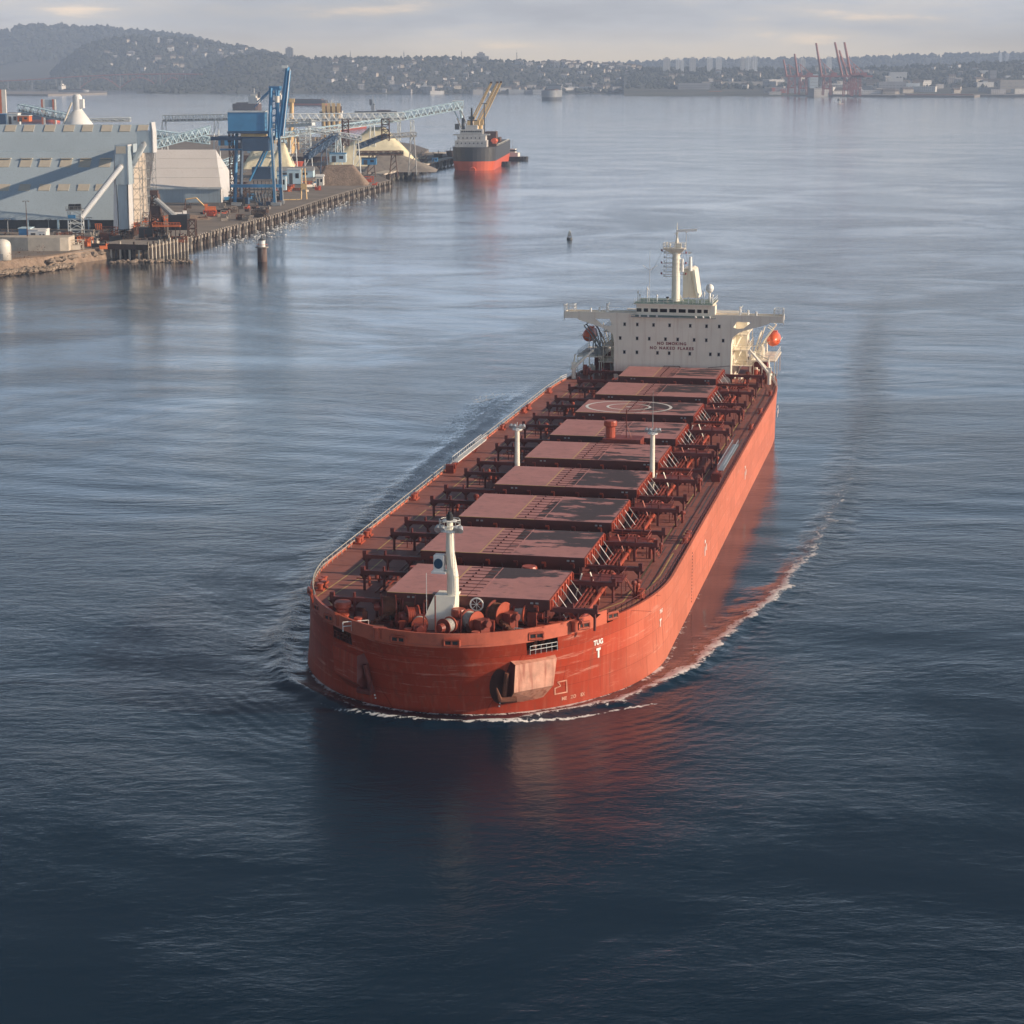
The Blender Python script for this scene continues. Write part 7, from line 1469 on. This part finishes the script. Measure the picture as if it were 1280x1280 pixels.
for q, x_ in enumerate((418, 422, 439, 443)):
    a = atY(x_, 111, 6000); o = empty('silo', (a[0], 6000, a[2]-4), 0, ['pale', 'pale grey', 'white', 'whitish'][q]+' silo seen through haze, '+['leftmost', 'second', 'third', 'rightmost'][q]+' of four', 'silo'); b = MB(); b.lathe([(6.5, 0), (6.5, 26), (3, 29)], (0, 0, 0), 14); b.build('shell', FARW, o); b = MB(); b.box((-2, -2, 29), (2, 2, 32)); b.build('cap', FARG, o)
block(529, 533, 105, 117, 5640, FARW, 'slim white tower plant on the middle shore', 'plant_tower', 5, 8, 'tower'); block(534, 539, 109, 117, 5640, FARG, 'low grey plant beside the slim white tower', 'plant_tower', 5, 8, 'plant')
block(636, 655, 112, 117.5, 5600, FARW, 'long white dockside shed at the centre left', 'dock_shed', 8, 20, 'shed', False); block(656, 680, 112.5, 117.5, 5600, FARG, 'long grey dockside shed at the centre', 'dock_shed', 8, 20, 'shed', False); block(666, 679, 112, 116, 5590, FARW, 'bright white end of the dockside sheds', 'dock_shed', 8, 10, 'shed', False); block(800, 829, 112, 116.5, 5550, LBW, 'long pale blue shed on the shore left of the terminal', 'dock_shed', 8, 20, 'shed', False)
block(848, 888, 104, 113, 5500, FARG, 'big grey terminal building on the shore', 'dock_shed', 5, 24, 'building', False); block(878, 985, 102, 105, 5700, FART, 'very long tan elevated structure left of the red cranes', 'viaduct', 9, 10, 'viaduct', False, 20)
block(956, 978, 109, 115, 5350, FARG, 'grey shed with red containers left of the cranes', 'dock_shed', 6, 16, 'shed', False); block(965, 969, 110, 114, 5340, BOOT, 'small red container stack', 'container_stack', 2.6, 10, 'containers', False); block(976, 982, 112, 115, 5340, BOOT, 'small orange red container stack', 'container_stack', 2.6, 10, 'containers', False); block(886, 902, 114, 116.5, 5400, ORP, 'low orange container row by the pier', 'container_stack', 2.6, 10, 'containers', False)
block(1012, 1023, 93, 116, 5400, LBW, 'tall pale blue grain silo block between the red cranes', 'grain_elevator', 8, 30, 'grain elevator', False, 4); block(1098, 1133, 102, 117, 5400, FARG, 'grey silo block right of the red cranes', 'grain_elevator', 6, 24, 'grain elevator', False, 8); block(1110, 1129, 97.5, 100, 5450, FARW, 'white gallery on top of the grey silo block', 'grain_elevator', 5, 10, 'gallery', False); block(1112, 1134, 90, 92, 6000, FARW, 'white flat roof behind the silo block', 'dock_shed', 5, 20, 'shed', False)
block(1132, 1150, 104, 115, 5400, LBW, 'pale blue dock building right of the silo block', 'dock_shed', 6, 20, 'building', False, 5); block(1250, 1300, 100, 113, 5300, FART, 'large tan shed at the right edge', 'dock_shed', 8, 30, 'shed', False, 6); block(1224, 1236, 88, 92, 6100, FARW, 'white block on the slope at the right', 'dock_shed', 6, 20, 'building', False); block(1237, 1246, 88, 106, 5700, FARG, 'grey tower plant on the right', 'plant_tower', 8, 20, 'plant', False, 3); block(1257, 1263, 94.5, 97.5, 5900, WHITE, 'bright white block near the right edge', 'dock_shed', 6, 20, 'building', False); block(1277, 1283, 94.5, 96.5, 5900, WHITE, 'bright white block at the right edge', 'dock_shed', 6, 20, 'building', False)
g = MB(); g.prism([(p[0], p[1]) for p in (un(838, 118.6), un(880, 119.4), un(900, 119), un(985, 118.5), un(1010, 119.8), un(1120, 121.5), un(1218, 122), un(1225, 120.8), un(1420, 122), un(1420, 114), un(830, 114))], -1, 4.5); tag(g.build('port_ground', CONC), 'low concrete port land along the far shore', kind='structure')
b = MB(); a = un(1130, 121.3, 0); c = un(1216, 121.5, 0); b.box((a[0], a[1]-30, 0), (c[0], a[1]-5, 7)); tag(b.build('rust_barge', RUST), 'long rusty brown barge along the right shore', 'barge')
# red container cranes
def port_crane(x, ybase, tilt, ytip, label, dirn=1):
    Y = un(x, ybase, 4)[1]; o = empty('container_crane', (un(x, ybase, 4)[0], Y, 4.5), 0, label, 'crane'); s_ = 1.0; w_ = 9.0
    zb = atY(x, 96.5, Y)[2]-4.5
    for sx in (-1, 1):
        for sy in (0, 1): b = MB(); b.cyl((sx*w_, sy*22, 0), (sx*w_*.8, sy*22, zb+6), 1.5, n=4); b.build('leg', CRRED, o)
    b = MB(); b.box((-w_, -1, 14), (w_, 1, 17)); b.box((-w_, 21, 14), (w_, 23, 17)); b.bar((-w_, 22, 15), (w_, 22, zb), 1.0); b.bar((w_, 22, 15), (-w_, 22, zb), 1.0); b.bar((-w_, 0, 15), (w_, 0, zb), .9); b.build('portal_beam', CRRED, o)
    b = MB(); b.box((-16, -2, zb), (34, 1.2, zb+4)); b.box((-16, 20, zb), (34, 23, zb+4)); b.build('main_girder', CRRED, o); b = MB(); b.box((8, 3, zb+4), (22, 18, zb+10)); b.build('machinery_house', CRRED, o)
    tip = atY(x+tilt, ytip, Y)[2]-4.5; tx = atY(x+tilt, ytip, Y)[0]-o.location.x
    b = MB(); b.cyl((-13, 4, zb+2), (tx, 4, tip), 2.0, 1.3, 4); b.cyl((-13, 18, zb+2), (tx, 18, tip), 2.0, 1.3, 4); b.bar((tx, 4, tip), (tx, 18, tip), 1.2); b.build('raised_boom', CRRED, o)
    b = MB(); b.bar((-2, 11, zb+4), (-8, 11, zb+30), 1.3); b.bar((18, 11, zb+8), (-8, 11, zb+30), 1.0); b.bar((-8, 11, zb+30), (tx*.6-13*.4, 11, zb+(tip-zb)*.6), .7); b.build('apex_frame', CRRED, o)
port_crane(1034, 119.5, -13, 54, 'red container crane with raised boom, alone left of the main pair'); port_crane(1060, 120.5, -15.5, 53, 'red container crane, left of the close pair, boom raised'); port_crane(1071, 120.5, -14.5, 53, 'red container crane, right of the close pair, boom raised'); port_crane(1066, 118.8, -16, 63, 'slightly smaller red container crane between the close pair'); port_crane(1004, 118.8, -10, 67.5, 'darker red container crane with shorter raised boom at the left'); port_crane(990, 118, -10, 74.5, 'smallest and leftmost red container crane')
# long road bridge, low arch spans, at the left
br = empty('road_bridge', atY(100, 97, 6400), 0, 'long low rust red arch bridge across the narrows at the left', 'bridge'); pl2 = [(-60, 104), (0, 101.5), (50, 99), (100, 95.5), (160, 93), (215, 92.5), (262, 93)]; b = MB()
for (xa_, ya_), (xb_, yb_) in zip(pl2[:-1], pl2[1:]): b.bar(atY(xa_, ya_, 6400), atY(xb_, yb_, 6400), 2.2)
rel(b.build('deck', CRRED), br); b = MB()
for xa_, xb_ in ((100, 150), (150, 200), (200, 232), (232, 262)):
    for k in range(10):
        f0, f1 = k/10, (k+1)/10; y0_ = 110-13*math.sin(math.pi*f0); y1_ = 110-13*math.sin(math.pi*f1); p = Vector(atY(xa_+(xb_-xa_)*f0, y0_, 6400)); q = Vector(atY(xa_+(xb_-xa_)*f1, y1_, 6400)); b.bar(p, q, 1.6); yd = np.interp(xa_+(xb_-xa_)*f0, [v[0] for v in pl2], [v[1] for v in pl2]); b.bar(p, atY(xa_+(xb_-xa_)*f0, yd, 6400), .8)
rel(b.build('arch', CRRED), br)
for x_ in (10, 40, 70, 100, 150, 200, 232): b = MB(); p = atY(x_, 111, 6400); yd = np.interp(x_, [v[0] for v in pl2], [v[1] for v in pl2]); b.bar((p[0], 6400, 0), atY(x_, yd, 6400), 2.0); rel(b.build('pier', FARG), br)
# air
hzm = bpy.data.materials.new('haze'); hzm.use_nodes = True; t = hzm.node_tree; t.nodes.clear(); v = t.nodes.new('ShaderNodeVolumePrincipled'); v.inputs['Color'].default_value = (.56, .72, 1.0, 1); v.inputs['Density'].default_value = 1.15e-4; v.inputs['Anisotropy'].default_value = .0
ou = t.nodes.new('ShaderNodeOutputMaterial'); t.links.new(v.outputs[0], ou.inputs['Volume'])
b = MB(); b.box((-9000, -3400, -3.0), (9000, 11800, 420)); hz_ = b.build('haze', hzm); tag(hz_, 'pale blue harbour haze', kind='stuff')
